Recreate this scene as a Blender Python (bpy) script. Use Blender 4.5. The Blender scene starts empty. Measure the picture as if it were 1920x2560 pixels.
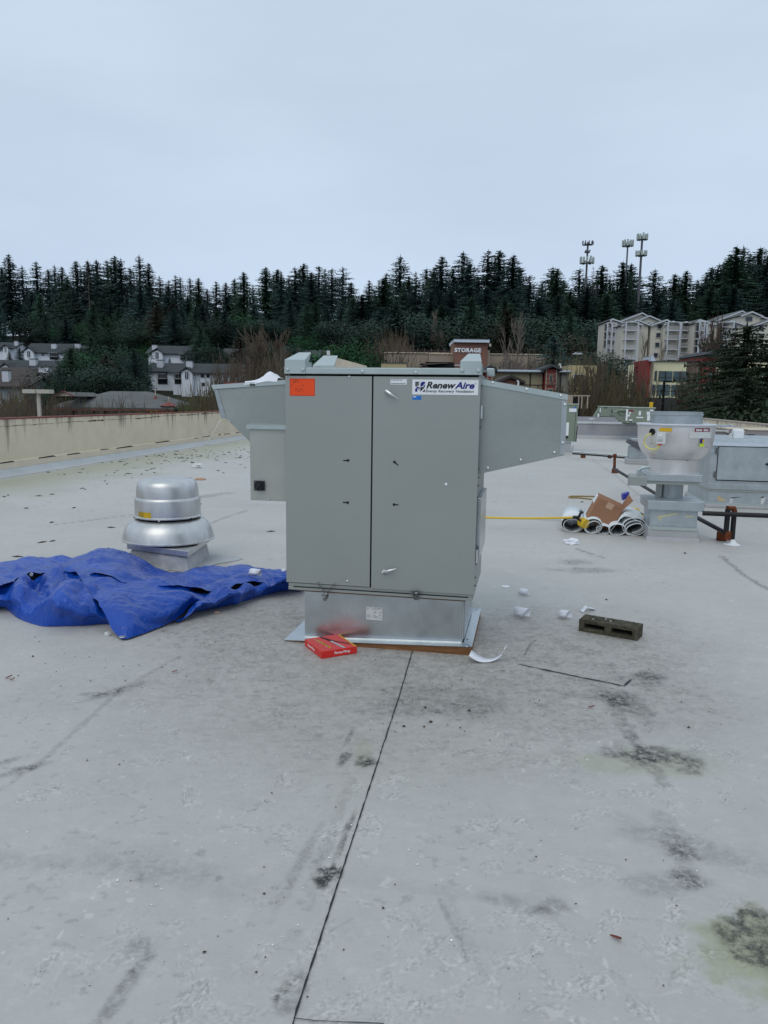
import bpy, bmesh, math, random
import numpy as np
from mathutils import Vector, Matrix, noise as mnoise
R = math.radians
sc = bpy.context.scene
COL = sc.collection

# ------------------------------------------------------------------ camera
FPX = 1850.0; HZ = 1004.0; ROLL = R(0.8); EYE = 1.5
PITCH = math.atan((1280 - HZ) / FPX)
cd = bpy.data.cameras.new('camera'); cam = bpy.data.objects.new('camera', cd); COL.objects.link(cam)
cd.sensor_fit = 'VERTICAL'; cd.sensor_height = 36.0; cd.lens = 36.0 * FPX / 2560.0
cd.clip_start = 0.05; cd.clip_end = 3000
cam.matrix_world = Matrix.Translation((0, 0, EYE)) @ Matrix.Rotation(R(90) - PITCH, 4, 'X') @ Matrix.Rotation(ROLL, 4, 'Z')
sc.camera = cam

# ------------------------------------------------------------------ world, sun, exposure
SUN_EL, SUN_AZ = 52, 205
w = bpy.data.worlds.new('World'); sc.world = w; w.use_nodes = True
nt = w.node_tree; nt.nodes.clear()
def wn(t): return nt.nodes.new(t)
wo = wn('ShaderNodeOutputWorld'); bg = wn('ShaderNodeBackground'); sky = wn('ShaderNodeTexSky')
sky.sky_type = 'NISHITA'; sky.sun_disc = False; sky.sun_elevation = R(SUN_EL); sky.sun_rotation = R(SUN_AZ)
sky.air_density = 1.0; sky.dust_density = 2.0
tc = wn('ShaderNodeTexCoord'); sep = wn('ShaderNodeSeparateXYZ'); nt.links.new(tc.outputs['Generated'], sep.inputs[0])
mp = wn('ShaderNodeMapping'); mp.inputs['Scale'].default_value = (1.0, 1.0, 3.4); nt.links.new(tc.outputs['Generated'], mp.inputs[0])
nz = wn('ShaderNodeTexNoise'); nz.inputs['Scale'].default_value = 1.5; nz.inputs['Detail'].default_value = 5; nz.inputs['Roughness'].default_value = 0.5
nt.links.new(mp.outputs[0], nz.inputs['Vector'])
cr = wn('ShaderNodeValToRGB')
cr.color_ramp.elements[0].position = 0.0; cr.color_ramp.elements[0].color = (5.2, 6.5, 8.0, 1)
cr.color_ramp.elements[1].position = 0.62; cr.color_ramp.elements[1].color = (5.75, 6.9, 8.0, 1)
e = cr.color_ramp.elements.new(0.16); e.color = (5.1, 6.15, 7.6, 1)
e = cr.color_ramp.elements.new(0.36); e.color = (5.2, 6.2, 7.5, 1)
nt.links.new(sep.outputs['Z'], cr.inputs[0])
cl = wn('ShaderNodeValToRGB')
cl.color_ramp.elements[0].position = 0.3; cl.color_ramp.elements[0].color = (0.88, 0.885, 0.90, 1)
cl.color_ramp.elements[1].position = 0.72; cl.color_ramp.elements[1].color = (1.08, 1.075, 1.065, 1)
nt.links.new(nz.outputs['Fac'], cl.inputs[0])
mul = wn('ShaderNodeMixRGB'); mul.blend_type = 'MULTIPLY'; mul.inputs[0].default_value = 1
nt.links.new(cr.outputs[0], mul.inputs[1]); nt.links.new(cl.outputs[0], mul.inputs[2])
mx = wn('ShaderNodeMixRGB'); mx.inputs[0].default_value = 0.95
nt.links.new(sky.outputs[0], mx.inputs[1]); nt.links.new(mul.outputs[0], mx.inputs[2])
nt.links.new(mx.outputs[0], bg.inputs[0]); bg.inputs[1].default_value = 0.112
nt.links.new(bg.outputs[0], wo.inputs[0])
sd = bpy.data.lights.new('sun', 'SUN'); sun = bpy.data.objects.new('sun', sd); COL.objects.link(sun)
sd.energy = 0.7; sd.angle = R(40); sd.color = (1, 0.93, 0.84)
az = R(SUN_AZ); el = R(SUN_EL)
dvec = Vector((math.sin(az) * math.cos(el), math.cos(az) * math.cos(el), math.sin(el)))
sun.rotation_euler = dvec.to_track_quat('Z', 'Y').to_euler()
vs = sc.view_settings; vs.view_transform = 'Standard'; vs.look = 'None'; vs.gamma = 1; vs.use_curve_mapping = False; vs.exposure = 0.0
sc.cycles.max_bounces = 6; sc.cycles.diffuse_bounces = 3; sc.cycles.glossy_bounces = 3; sc.cycles.transparent_max_bounces = 6
sc.cycles.use_denoising = True

# ------------------------------------------------------------------ tracing helpers: photo pixel -> place
_f = np.array([0, math.cos(PITCH), -math.sin(PITCH)]); _r0 = np.array([1., 0, 0]); _u0 = np.cross(_r0, _f)
_r = math.cos(ROLL) * _r0 + math.sin(ROLL) * _u0; _u = -math.sin(ROLL) * _r0 + math.cos(ROLL) * _u0
def ray(px, py): return _f + _r * (px - 960) / FPX - _u * (py - 1280) / FPX
def G(px, py, z=0.0):
    d = ray(px, py); t = (z - EYE) / d[2]; return Vector((t * d[0], t * d[1], z))
def P(px, py, Y):
    d = ray(px, py); t = Y / d[1]; return Vector((t * d[0], Y, EYE + t * d[2]))
class Frame:
    def __init__(s, o, yaw):
        s.o = Vector((o[0], o[1], 0)); A = R(yaw); s.yaw = yaw
        s.ux = np.array([math.cos(A), -math.sin(A), 0]); s.vx = np.array([math.sin(A), math.cos(A), 0])
    def px(s, px, py, v=0.0):
        d = ray(px, py); o = np.array([0, 0, EYE]) - np.array(s.o)
        t = (v - o @ s.vx) / (d @ s.vx); p = o + t * d
        return float(p @ s.ux), float(p[2])

# ------------------------------------------------------------------ materials
def mat(name, col, rough=0.6, metal=0.0, spec=0.4, var=0.0, vscale=8.0, bump=0.0, bscale=60.0, stretch=None, objvar=0.0, col2=None, coat=0.0, detail=6, dist=0.0):
    m = bpy.data.materials.new(name); m.use_nodes = True; t = m.node_tree
    b = t.nodes['Principled BSDF']; b.inputs['Roughness'].default_value = rough; b.inputs['Metallic'].default_value = metal
    b.inputs['Specular IOR Level'].default_value = spec; b.inputs['Coat Weight'].default_value = coat
    c = (*col, 1); b.inputs['Base Color'].default_value = c
    co = t.nodes.new('ShaderNodeTexCoord'); mpn = t.nodes.new('ShaderNodeMapping')
    t.links.new(co.outputs['Object'], mpn.inputs[0])
    if stretch: mpn.inputs['Scale'].default_value = stretch
    last = None
    if var > 0 or col2:
        n = t.nodes.new('ShaderNodeTexNoise'); n.inputs['Scale'].default_value = vscale; n.inputs['Detail'].default_value = detail
        n.inputs['Roughness'].default_value = 0.65; n.inputs['Distortion'].default_value = dist
        t.links.new(mpn.outputs[0], n.inputs['Vector'])
        rmp = t.nodes.new('ShaderNodeValToRGB'); rmp.color_ramp.elements[0].position = 0.32; rmp.color_ramp.elements[1].position = 0.68
        c2 = col2 or tuple(x * (1 + var) for x in col); c1 = tuple(x * (1 - var) for x in col)
        rmp.color_ramp.elements[0].color = (*c1, 1); rmp.color_ramp.elements[1].color = (*c2, 1)
        t.links.new(n.outputs['Fac'], rmp.inputs[0]); last = rmp.outputs[0]
        rr = t.nodes.new('ShaderNodeMapRange'); rr.inputs['To Min'].default_value = max(0.02, rough - 0.08); rr.inputs['To Max'].default_value = min(1, rough + 0.08)
        t.links.new(n.outputs['Fac'], rr.inputs['Value']); t.links.new(rr.outputs[0], b.inputs['Roughness'])
    if objvar > 0:
        oi = t.nodes.new('ShaderNodeObjectInfo'); hs = t.nodes.new('ShaderNodeHueSaturation')
        ma = t.nodes.new('ShaderNodeMapRange'); ma.inputs['To Min'].default_value = 1 - objvar; ma.inputs['To Max'].default_value = 1 + objvar
        t.links.new(oi.outputs['Random'], ma.inputs['Value']); t.links.new(ma.outputs[0], hs.inputs['Value'])
        mh = t.nodes.new('ShaderNodeMapRange'); mh.inputs['To Min'].default_value = 0.485; mh.inputs['To Max'].default_value = 0.515
        t.links.new(oi.outputs['Random'], mh.inputs['Value']); t.links.new(mh.outputs[0], hs.inputs['Hue'])
        if last: t.links.new(last, hs.inputs['Color'])
        else: hs.inputs['Color'].default_value = c
        last = hs.outputs[0]
    if last: t.links.new(last, b.inputs['Base Color'])
    if bump > 0:
        n2 = t.nodes.new('ShaderNodeTexNoise'); n2.inputs['Scale'].default_value = bscale; n2.inputs['Detail'].default_value = 4
        t.links.new(mpn.outputs[0], n2.inputs['Vector'])
        bp = t.nodes.new('ShaderNodeBump'); bp.inputs['Strength'].default_value = bump; bp.inputs['Distance'].default_value = 0.01
        t.links.new(n2.outputs['Fac'], bp.inputs['Height']); t.links.new(bp.outputs[0], b.inputs['Normal'])
    return m
M = {}
M['galv'] = mat('galvanised_panel', (0.34, 0.36, 0.338), 0.46, 0.5, 0.4, var=0.035, vscale=1.3, bump=0.04, bscale=5)
M['boxm'] = mat('disconnect_box_metal', (0.40, 0.405, 0.375), 0.45, 0.5, 0.4, var=0.08, vscale=2.5)
M['galv2'] = mat('galvanised_hood', (0.335, 0.36, 0.343), 0.42, 0.6, 0.4, var=0.10, vscale=2.2, bump=0.1, bscale=30)
M['galv_edge'] = mat('galvanised_edge', (0.46, 0.52, 0.51), 0.35, 0.5, 0.5, var=0.06, vscale=6)
M['curb'] = mat('bright_galvanised', (0.50, 0.54, 0.56), 0.25, 0.95, 0.5, var=0.14, vscale=5, bump=0.05, bscale=8)
M['galv_duct'] = mat('weathered_galvanised', (0.42, 0.46, 0.48), 0.42, 0.6, 0.4, var=0.14, vscale=5, bump=0.08, bscale=20)
M['alu'] = mat('spun_aluminium', (0.60, 0.60, 0.59), 0.40, 0.85, 0.5, var=0.13, vscale=4, stretch=(2.5, 2.5, 1), bump=0.05, bscale=25)
M['alu_matt'] = mat('matt_aluminium', (0.74, 0.72, 0.715), 0.36, 0.7, 0.5, var=0.09, vscale=4, bump=0.04, bscale=25)
M['black'] = mat('black_plastic', (0.008, 0.008, 0.01), 0.4)
M['dark'] = mat('dark_gap', (0.006, 0.006, 0.007), 0.9)
M['steel'] = mat('bright_steel', (0.62, 0.64, 0.64), 0.28, 0.9)
M['chain'] = mat('chain_steel', (0.18, 0.19, 0.19), 0.4, 0.9)
M['wood'] = mat('curb_wood', (0.20, 0.095, 0.04), 0.75, 0, 0.2, var=0.35, vscale=9, stretch=(0.6, 3, 9), bump=0.3, bscale=30)
M['white'] = mat('white_label', (0.78, 0.80, 0.82), 0.45)
M['white_dull'] = mat('dull_white', (0.62, 0.63, 0.62), 0.6, var=0.08)
M['paper'] = mat('white_paper', (0.80, 0.81, 0.86), 0.6)
M['letter_white'] = mat('white_letter_paint', (0.90, 0.91, 0.93), 0.5)
M['orange'] = mat('orange_label', (0.85, 0.075, 0.008), 0.5)
M['ink'] = mat('dark_ink', (0.02, 0.02, 0.022), 0.6)
M['ink_blue'] = mat('navy_ink', (0.01, 0.015, 0.19), 0.5)
M['ink_grey'] = mat('grey_ink', (0.07, 0.075, 0.08), 0.5)
M['red_ink'] = mat('dark_red_ink', (0.22, 0.01, 0.025), 0.5)
M['blue_sticker'] = mat('blue_sticker', (0.01, 0.17, 0.58), 0.4)
M['yellow'] = mat('yellow_sticker', (0.68, 0.42, 0.01), 0.5)
M['yellow_old'] = mat('faded_yellow_sticker', (0.42, 0.27, 0.01), 0.5)
M['lime'] = mat('lime_sticker', (0.55, 0.72, 0.02), 0.5)
M['cable'] = mat('yellow_cable', (0.70, 0.47, 0.03), 0.45)
M['conduit'] = mat('pale_yellow_conduit', (0.72, 0.66, 0.18), 0.45)
M['wall'] = mat('tan_parapet', (0.68, 0.585, 0.445), 0.9, 0, 0.2, var=0.07, vscale=1.6, bump=0.1, bscale=30)
M['membrane'] = mat('grey_membrane', (0.40, 0.405, 0.41), 0.55, 0, 0.35, var=0.10, vscale=2.5, bump=0.25, bscale=9)
M['membrane_dark'] = mat('membrane_wall', (0.335, 0.335, 0.355), 0.6, 0, 0.3, var=0.06, vscale=2.0, bump=0.2, bscale=7)
M['white_roll_top'] = mat('white_membrane', (0.74, 0.77, 0.78), 0.45, 0, 0.4, var=0.04)
M['roll_back'] = mat('grey_membrane_back', (0.26, 0.28, 0.28), 0.45, 0, 0.4, var=0.1)
M['cardboard'] = mat('cardboard', (0.33, 0.175, 0.105), 0.85, 0, 0.1, var=0.06, vscale=10)
M['cardboard_tape'] = mat('cardboard_label', (0.52, 0.34, 0.24), 0.7)
M['redbox'] = mat('red_carton', (0.66, 0.02, 0.012), 0.35, 0, 0.5, var=0.04)
M['blackpipe'] = mat('black_iron_pipe', (0.018, 0.017, 0.018), 0.5, 0.3, var=0.3, vscale=20)
M['rust'] = mat('rusty_fitting', (0.15, 0.045, 0.02), 0.85, 0.1, 0.2, var=0.5, vscale=25)
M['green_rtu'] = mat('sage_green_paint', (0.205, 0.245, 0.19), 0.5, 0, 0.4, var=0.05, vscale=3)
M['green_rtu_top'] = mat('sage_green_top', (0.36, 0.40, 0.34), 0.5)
M['york'] = mat('taupe_paint', (0.29, 0.265, 0.255), 0.5, var=0.05)
M['blockm'] = mat('mossy_concrete', (0.085, 0.077, 0.056), 0.95, 0, 0.1, var=0.5, vscale=22, bump=0.9, bscale=90)
M['blockm_top'] = M['blockm']
M['leafred'] = mat('red_brown_leaf', (0.16, 0.035, 0.022), 0.6)
M['leafbrown'] = mat('brown_debris', (0.06, 0.045, 0.03), 0.9)
M['redpaint'] = mat('dark_red_siding', (0.235, 0.035, 0.028), 0.7, var=0.12, vscale=2)
M['redcoping'] = mat('red_coping', (0.19, 0.045, 0.035), 0.6, var=0.25, vscale=2)
M['brickred'] = mat('brown_red_stucco', (0.235, 0.115, 0.085), 0.85, var=0.06)
M['stucco_pale'] = mat('pale_grimy_stucco', (0.60, 0.53, 0.42), 0.9, var=0.16, vscale=1.1)
M['tan'] = mat('tan_stucco', (0.35, 0.285, 0.22), 0.9, var=0.06, vscale=0.6)
M['beige'] = mat('beige_panel', (0.47, 0.39, 0.225), 0.85, var=0.06, vscale=0.6)
M['beige2'] = mat('khaki_siding', (0.31, 0.275, 0.175), 0.85, var=0.05, vscale=0.6)
M['cream'] = mat('cream_stucco', (0.74, 0.69, 0.45), 0.85, var=0.04, vscale=0.6)
M['greysid'] = mat('grey_green_siding', (0.26, 0.26, 0.215), 0.8, var=0.05)
M['aptwall'] = mat('taupe_siding', (0.64, 0.60, 0.51), 0.8, var=0.05, vscale=0.4)
M['aptdark'] = mat('brown_siding', (0.30, 0.26, 0.21), 0.8, var=0.05)
M['trim'] = mat('white_trim', (0.56, 0.58, 0.62), 0.6)
M['hwall'] = mat('white_siding', (0.72, 0.75, 0.80), 0.8, var=0.05, vscale=0.4)
M['hwall2'] = mat('grey_siding', (0.24, 0.26, 0.27), 0.8, var=0.05, vscale=0.4)
M['hroof'] = mat('dark_shingle', (0.045, 0.052, 0.056), 0.9, var=0.25, vscale=1.2)
M['hroof_b'] = mat('brown_shingle', (0.058, 0.046, 0.042), 0.9, var=0.25, vscale=1.2)
M['hroof2'] = mat('grey_shingle', (0.115, 0.12, 0.115), 0.9, var=0.2, vscale=0.8)
M['roofmetal'] = mat('pale_metal_roof', (0.62, 0.68, 0.76), 0.4, 0.2, var=0.06)
M['glass'] = mat('window_glass', (0.018, 0.026, 0.034), 0.12, 0, 0.6, var=0.3, vscale=1.5)
M['glass_teal'] = mat('teal_window_glass', (0.04, 0.075, 0.08), 0.15, 0, 0.6, var=0.6, vscale=0.9, stretch=(3, 1, 0.4))
M['brick'] = mat('brown_brick', (0.17, 0.125, 0.10), 0.9, var=0.2, vscale=3)
M['darkwall'] = mat('charcoal_wall', (0.045, 0.043, 0.045), 0.9, var=0.1)
M['pole'] = mat('grey_steel_pole', (0.10, 0.10, 0.115), 0.6)
M['antenna'] = mat('pale_antenna_panel', (0.42, 0.48, 0.44), 0.6)
M['lamp'] = mat('beige_lamp_paint', (0.50, 0.47, 0.40), 0.6)
M['bark'] = mat('bark', (0.035, 0.028, 0.024), 0.95, var=0.3)
M['bark_pale'] = mat('pale_bark', (0.16, 0.13, 0.105), 0.95, var=0.3)
M['twig'] = mat('brown_twigs', (0.105, 0.078, 0.060), 0.95, objvar=0.25)
M['twig_olive'] = mat('olive_twigs', (0.10, 0.085, 0.042), 0.95, objvar=0.25)
def folmat(name, c, ov=0.3): return mat(name, c, 0.75, 0, 0.12, var=0.4, vscale=0.35, objvar=ov, detail=2)
M['fir'] = folmat('fir_needles', (0.055, 0.095, 0.085))  # lifted teal needle colour stands in for distance haze
M['fir2'] = folmat('green_fir_needles', (0.062, 0.115, 0.075))
M['fir3'] = folmat('brownish_needles', (0.062, 0.060, 0.042))
M['dead'] = folmat('grey_dead_needles', (0.08, 0.085, 0.08))
M['fol_green'] = folmat('dark_green_leaves', (0.032, 0.095, 0.042))
M['fol_dark'] = folmat('blackish_leaves', (0.034, 0.060, 0.044))
M['fol_bright'] = folmat('yellow_green_leaves', (0.075, 0.125, 0.018), 0.2)
M['cedar'] = folmat('near_conifer_needles', (0.032, 0.048, 0.028), 0.1)
M['groundm'] = mat('hillside_soil', (0.032, 0.034, 0.022), 0.95, 0, 0.1, var=0.4, vscale=0.12)
M['carwhite'] = mat('white_car_paint', (0.6, 0.62, 0.64), 0.25, coat=0.5)
M['carblue'] = mat('blue_car_paint', (0.015, 0.05, 0.18), 0.25, coat=0.5)

# streaks of dirt on the tan parapet (wear with its own shape)
def wall_wear(m, zc, streak=(0.10, 0.08, 0.06)):
    t = m.node_tree; b = t.nodes['Principled BSDF']; old = b.inputs['Base Color'].links[0].from_socket
    g = t.nodes.new('ShaderNodeTexCoord'); mp_ = t.nodes.new('ShaderNodeMapping'); mp_.inputs['Scale'].default_value = (3.2, 3.2, 0.35)
    t.links.new(g.outputs['Object'], mp_.inputs[0])
    n = t.nodes.new('ShaderNodeTexNoise'); n.inputs['Scale'].default_value = 1.6; n.inputs['Detail'].default_value = 5; t.links.new(mp_.outputs[0], n.inputs['Vector'])
    s = t.nodes.new('ShaderNodeSeparateXYZ'); t.links.new(g.outputs['Object'], s.inputs[0])
    zr = t.nodes.new('ShaderNodeMapRange'); zr.inputs['From Min'].default_value = zc - 0.7; zr.inputs['From Max'].default_value = zc; zr.inputs['To Min'].default_value = -0.14; zr.inputs['To Max'].default_value = 0.10
    t.links.new(s.outputs['Z'], zr.inputs['Value'])
    ad = t.nodes.new('ShaderNodeMath'); ad.operation = 'ADD'; t.links.new(n.outputs['Fac'], ad.inputs[0]); t.links.new(zr.outputs[0], ad.inputs[1])
    th = t.nodes.new('ShaderNodeMapRange'); th.inputs['From Min'].default_value = 0.56; th.inputs['From Max'].default_value = 0.74; th.inputs['To Max'].default_value = 0.75
    t.links.new(ad.outputs[0], th.inputs['Value'])
    mix = t.nodes.new('ShaderNodeMixRGB'); mix.inputs[2].default_value = (*streak, 1)
    t.links.new(th.outputs[0], mix.inputs[0]); t.links.new(old, mix.inputs[1]); t.links.new(mix.outputs[0], b.inputs['Base Color'])
wall_wear(M['wall'], 1.07)

# ------------------------------------------------------------------ mesh helpers
class MB:
    def __init__(s): s.v = []; s.f = []; s.mi = []; s.cur = 0
    def add(s, vs, fs):
        o = len(s.v); s.v.extend([tuple(p) for p in vs]); s.f.extend([tuple(i + o for i in f) for f in fs]); s.mi.extend([s.cur] * len(fs)); return s
    def box(s, x0, x1, y0, y1, z0, z1):
        return s.add([(x0, y0, z0), (x1, y0, z0), (x1, y1, z0), (x0, y1, z0), (x0, y0, z1), (x1, y0, z1), (x1, y1, z1), (x0, y1, z1)],
                     [(0, 3, 2, 1), (4, 5, 6, 7), (0, 1, 5, 4), (1, 2, 6, 5), (2, 3, 7, 6), (3, 0, 4, 7)])
    def obox(s, c, sx, sy, sz, rot):   # oriented box, rot = Matrix 3x3
        pts = []
        for dz in (-1, 1):
            for dx, dy in ((-1, -1), (1, -1), (1, 1), (-1, 1)):
                pts.append(Vector(c) + rot @ Vector((dx * sx / 2, dy * sy / 2, dz * sz / 2)))
        return s.add(pts, [(0, 3, 2, 1), (4, 5, 6, 7), (0, 1, 5, 4), (1, 2, 6, 5), (2, 3, 7, 6), (3, 0, 4, 7)])
    def prism_y(s, poly, y0, y1):      # poly of (x,z) counter-clockwise seen from -y
        n = len(poly)
        vs = [(x, y0, z) for x, z in poly] + [(x, y1, z) for x, z in poly]
        fs = [tuple(range(n)), tuple(range(2 * n - 1, n - 1, -1))] + [(i, i + n, (i + 1) % n + n, (i + 1) % n) for i in range(n)]
        return s.add(vs, fs)
    def prism_z(s, poly, z0, z1):
        n = len(poly)
        vs = [(x, y, z0) for x, y in poly] + [(x, y, z1) for x, y in poly]
        fs = [tuple(range(n - 1, -1, -1)), tuple(range(n, 2 * n))] + [(i, (i + 1) % n, (i + 1) % n + n, i + n) for i in range(n)]
        return s.add(vs, fs)
    def prism_x(s, poly, x0, x1):      # poly of (y,z)
        n = len(poly)
        vs = [(x0, y, z) for y, z in poly] + [(x1, y, z) for y, z in poly]
        fs = [tuple(range(n)), tuple(range(2 * n - 1, n - 1, -1))] + [(i, i + n, (i + 1) % n + n, (i + 1) % n) for i in range(n)]
        return s.add(vs, fs)
    def tube(s, pts, r, seg=6, r1=None, cap=True):
        pts = [Vector(p) for p in pts]; n = len(pts); rings = []
        up = Vector((0.13, 0.21, 0.97)).normalized()
        for i, p in enumerate(pts):
            d = (pts[min(i + 1, n - 1)] - pts[max(i - 1, 0)]).normalized()
            a = d.cross(up)
            if a.length < 1e-4: a = d.cross(Vector((1, 0, 0)))
            a.normalize(); b = d.cross(a)
            rr = r if r1 is None else r + (r1 - r) * i / (n - 1)
            rings.append([p + (a * math.cos(2 * math.pi * k / seg) + b * math.sin(2 * math.pi * k / seg)) * rr for k in range(seg)])
        vs = [q for rg in rings for q in rg]
        fs = [(i * seg + k, i * seg + (k + 1) % seg, (i + 1) * seg + (k + 1) % seg, (i + 1) * seg + k) for i in range(n - 1) for k in range(seg)]
        if cap: fs += [tuple(range(seg - 1, -1, -1)), tuple(range((n - 1) * seg, n * seg))]
        return s.add(vs, fs)
    def lathe(s, prof, c=(0, 0, 0), seg=48, cap0=False, cap1=False):
        n = len(prof); vs = [(c[0] + r * math.cos(2 * math.pi * k / seg), c[1] + r * math.sin(2 * math.pi * k / seg), c[2] + z) for r, z in prof for k in range(seg)]
        fs = [(i * seg + k, i * seg + (k + 1) % seg, (i + 1) * seg + (k + 1) % seg, (i + 1) * seg + k) for i in range(n - 1) for k in range(seg)]
        if cap0: fs.append(tuple(range(seg - 1, -1, -1)))
        if cap1: fs.append(tuple(range((n - 1) * seg, n * seg)))
        return s.add(vs, fs)
    def disc_y(s, x, z, r, y0, y1, seg=16):   # short cylinder along y, facing -y
        poly = [(x + r * math.cos(2 * math.pi * k / seg), z + r * math.sin(2 * math.pi * k / seg)) for k in range(seg)]
        return s.prism_y(poly, y0, y1)
    def build(s, name, m, parent=None, smooth=False, bevel=0.0, solid=0.0, autos=True):
        me = bpy.data.meshes.new(name); me.from_pydata(s.v, [], s.f)
        ms = m if isinstance(m, (list, tuple)) else [m]
        for q in ms: me.materials.append(M[q] if isinstance(q, str) else q)
        if len(ms) > 1: me.polygons.foreach_set('material_index', s.mi)
        me.update()
        if smooth:
            me.polygons.foreach_set('use_smooth', [True] * len(me.polygons))
            if smooth != 'all': me.set_sharp_from_angle(angle=R(38))
        o = bpy.data.objects.new(name, me); COL.objects.link(o)
        if parent: o.parent = parent
        if solid: md = o.modifiers.new('solid', 'SOLIDIFY'); md.thickness = solid; md.offset = 0
        if bevel: md = o.modifiers.new('bevel', 'BEVEL'); md.width = bevel; md.segments = 2; md.limit_method = 'ANGLE'
        return o
def tag(o, label=None, cat=None, group=None, kind=None):
    if label: o['label'] = label
    if cat: o['category'] = cat
    if group: o['group'] = group
    if kind: o['kind'] = kind
    return o
def thing(name, label, cat, loc=(0, 0, 0), rz=0.0, group=None):
    o = bpy.data.objects.new(name, None); COL.objects.link(o); o.location = loc; o.rotation_euler = (0, 0, rz)
    return tag(o, label, cat, group)
def copy_thing(root, label=None, group=None):
    r = root.copy(); COL.objects.link(r)
    for k, v in (('label', label), ('group', group)):
        if v: r[k] = v
    for ch in list(root.children):
        c = ch.copy(); COL.objects.link(c); c.parent = r
        for g in list(ch.children):
            d = g.copy(); COL.objects.link(d); d.parent = c
    return r
def text(name, s, size, m, parent, loc, rot=(math.pi / 2, 0, 0), shear=0.0, bold=0.0, ext=0.0008, ax='LEFT', sx=1.0, spacing=1.0):
    cu = bpy.data.curves.new(name, 'FONT'); cu.body = s; cu.size = size; cu.shear = shear; cu.offset = bold; cu.extrude = ext
    cu.align_x = ax; cu.align_y = 'BOTTOM_BASELINE' if False else 'BOTTOM'; cu.space_character = spacing; cu.resolution_u = 3
    to = bpy.data.objects.new(name + '_tmp', cu); COL.objects.link(to)
    bpy.context.view_layer.update()
    me = bpy.data.meshes.new_from_object(to.evaluated_get(bpy.context.evaluated_depsgraph_get()))
    bpy.data.objects.remove(to); me.name = name; me.materials.clear(); me.materials.append(M[m])
    o = bpy.data.objects.new(name, me); COL.objects.link(o); o.location = loc; o.rotation_euler = rot; o.scale = (sx, 1, 1)
    if parent: o.parent = parent
    return o
rng = np.random.default_rng(7)
def fbm(x, y, scale, seed, octs=4, gain=0.5):
    x = np.asarray(x, float) / scale; y = np.asarray(y, float) / scale; out = np.zeros(np.broadcast(x, y).shape); a = 1.0; tot = 0
    for o in range(octs):
        rg = np.random.default_rng(seed * 31 + o); tab = rg.random((256, 256))
        xi = np.floor(x).astype(int); yi = np.floor(y).astype(int); fx = x - xi; fy = y - yi
        fx = fx * fx * (3 - 2 * fx); fy = fy * fy * (3 - 2 * fy)
        g = lambda i, j: tab[(xi + i) & 255, (yi + j) & 255]
        out += a * ((g(0, 0) * (1 - fx) + g(1, 0) * fx) * (1 - fy) + (g(0, 1) * (1 - fx) + g(1, 1) * fx) * fy); tot += a
        a *= gain; x = x * 2.03 + 17; y = y * 2.03 + 9
    return out / tot
def sstep(a, b, x): t = np.clip((x - a) / (b - a), 0, 1); return t * t * (3 - 2 * t)

# ------------------------------------------------------------------ roof surface (membrane with wear)
def wallL(Y): return -7.42 + (Y - 14.22) * 0.1125
def wallR(Y): return 5.8 + 0.222 * Y
rows = np.concatenate([[-5.0, -2.0, 0.4, 1.0], 1.0 / np.linspace(1 / 1.35, 1 / 32.0, 660), [33.5]])
s_mid = np.linspace(-0.66, 0.66, 800); cols = np.concatenate([[-12, -6, -3, -1.6, -1.0, -0.8], s_mid, [0.8, 1.0, 1.6, 3, 6, 12]])
SX, YY = np.meshgrid(cols, rows); XX = SX * np.maximum(YY, 1.0)
XX = np.clip(XX, wallL(YY) - 0.02, wallR(YY) + 0.02)
tone = np.ones_like(XX); dirt = np.zeros_like(XX); dark = np.zeros_like(XX); algae = np.zeros_like(XX); hgt = np.zeros_like(XX)
tone += (fbm(XX, YY, 2.2, 1) - 0.5) * 0.16 + (fbm(XX, YY, 0.35, 2) - 0.5) * 0.09
st = fbm(XX * 0.35, YY * 1.0, 0.5, 3); tone += (st - 0.5) * 0.10 * sstep(5, 9, YY)
# brown grime round the new unit and to the right of it
def blob(px, py, rx, ry, ang=0.0, soft=0.5, nz_=0.5, seed=11, ns=0.25):
    c = G(px, py); a = R(ang); dx = XX - c.x; dy = YY - c.y
    u_ = (dx * math.cos(a) + dy * math.sin(a)) / rx; v_ = (-dx * math.sin(a) + dy * math.cos(a)) / ry
    d = np.sqrt(u_ * u_ + v_ * v_) + (fbm(XX, YY, ns, seed) - 0.5) * nz_ * 2
    return 1 - sstep(1 - soft, 1 + soft, d)
g1 = blob(980, 1650, 1.55, 1.05, 0, 0.8, 0.6, 5, 0.5); g2 = blob(1380, 1640, 0.9, 1.0, 0, 0.5, 0.4, 6, 0.5); g3 = blob(700, 1560, 0.8, 0.6, 0, 0.5, 0.4, 8, 0.4)
scr = np.abs(fbm(XX * 1.0, YY * 2.0, 0.16, 12, 5, 0.62) - 0.5) * 2
dirt += np.clip(g1 * 0.50 + g2 * 0.34 + g3 * 0.32, 0, 0.62) * (0.55 + 0.45 * sstep(0.0, 0.35, scr))
fleck = sstep(0.60, 0.72, fbm(XX * 1.2, YY * 2.6, 0.055, 14, 3, 0.6)) * np.clip(g1 + g2 * 0.8 + g3 * 0.8, 0, 1)
dark += 0.26 * fleck
allf = sstep(0.69, 0.78, fbm(XX * 1.5, YY * 2.2, 0.07, 15, 3, 0.6)) * sstep(0.5, 0.62, fbm(XX, YY, 0.8, 16)); dark += 0.20 * allf
lt = sstep(0.66, 0.78, fbm(XX * 1.3, YY * 2.2, 0.10, 17, 4, 0.6)); tone += 0.05 * lt
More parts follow.
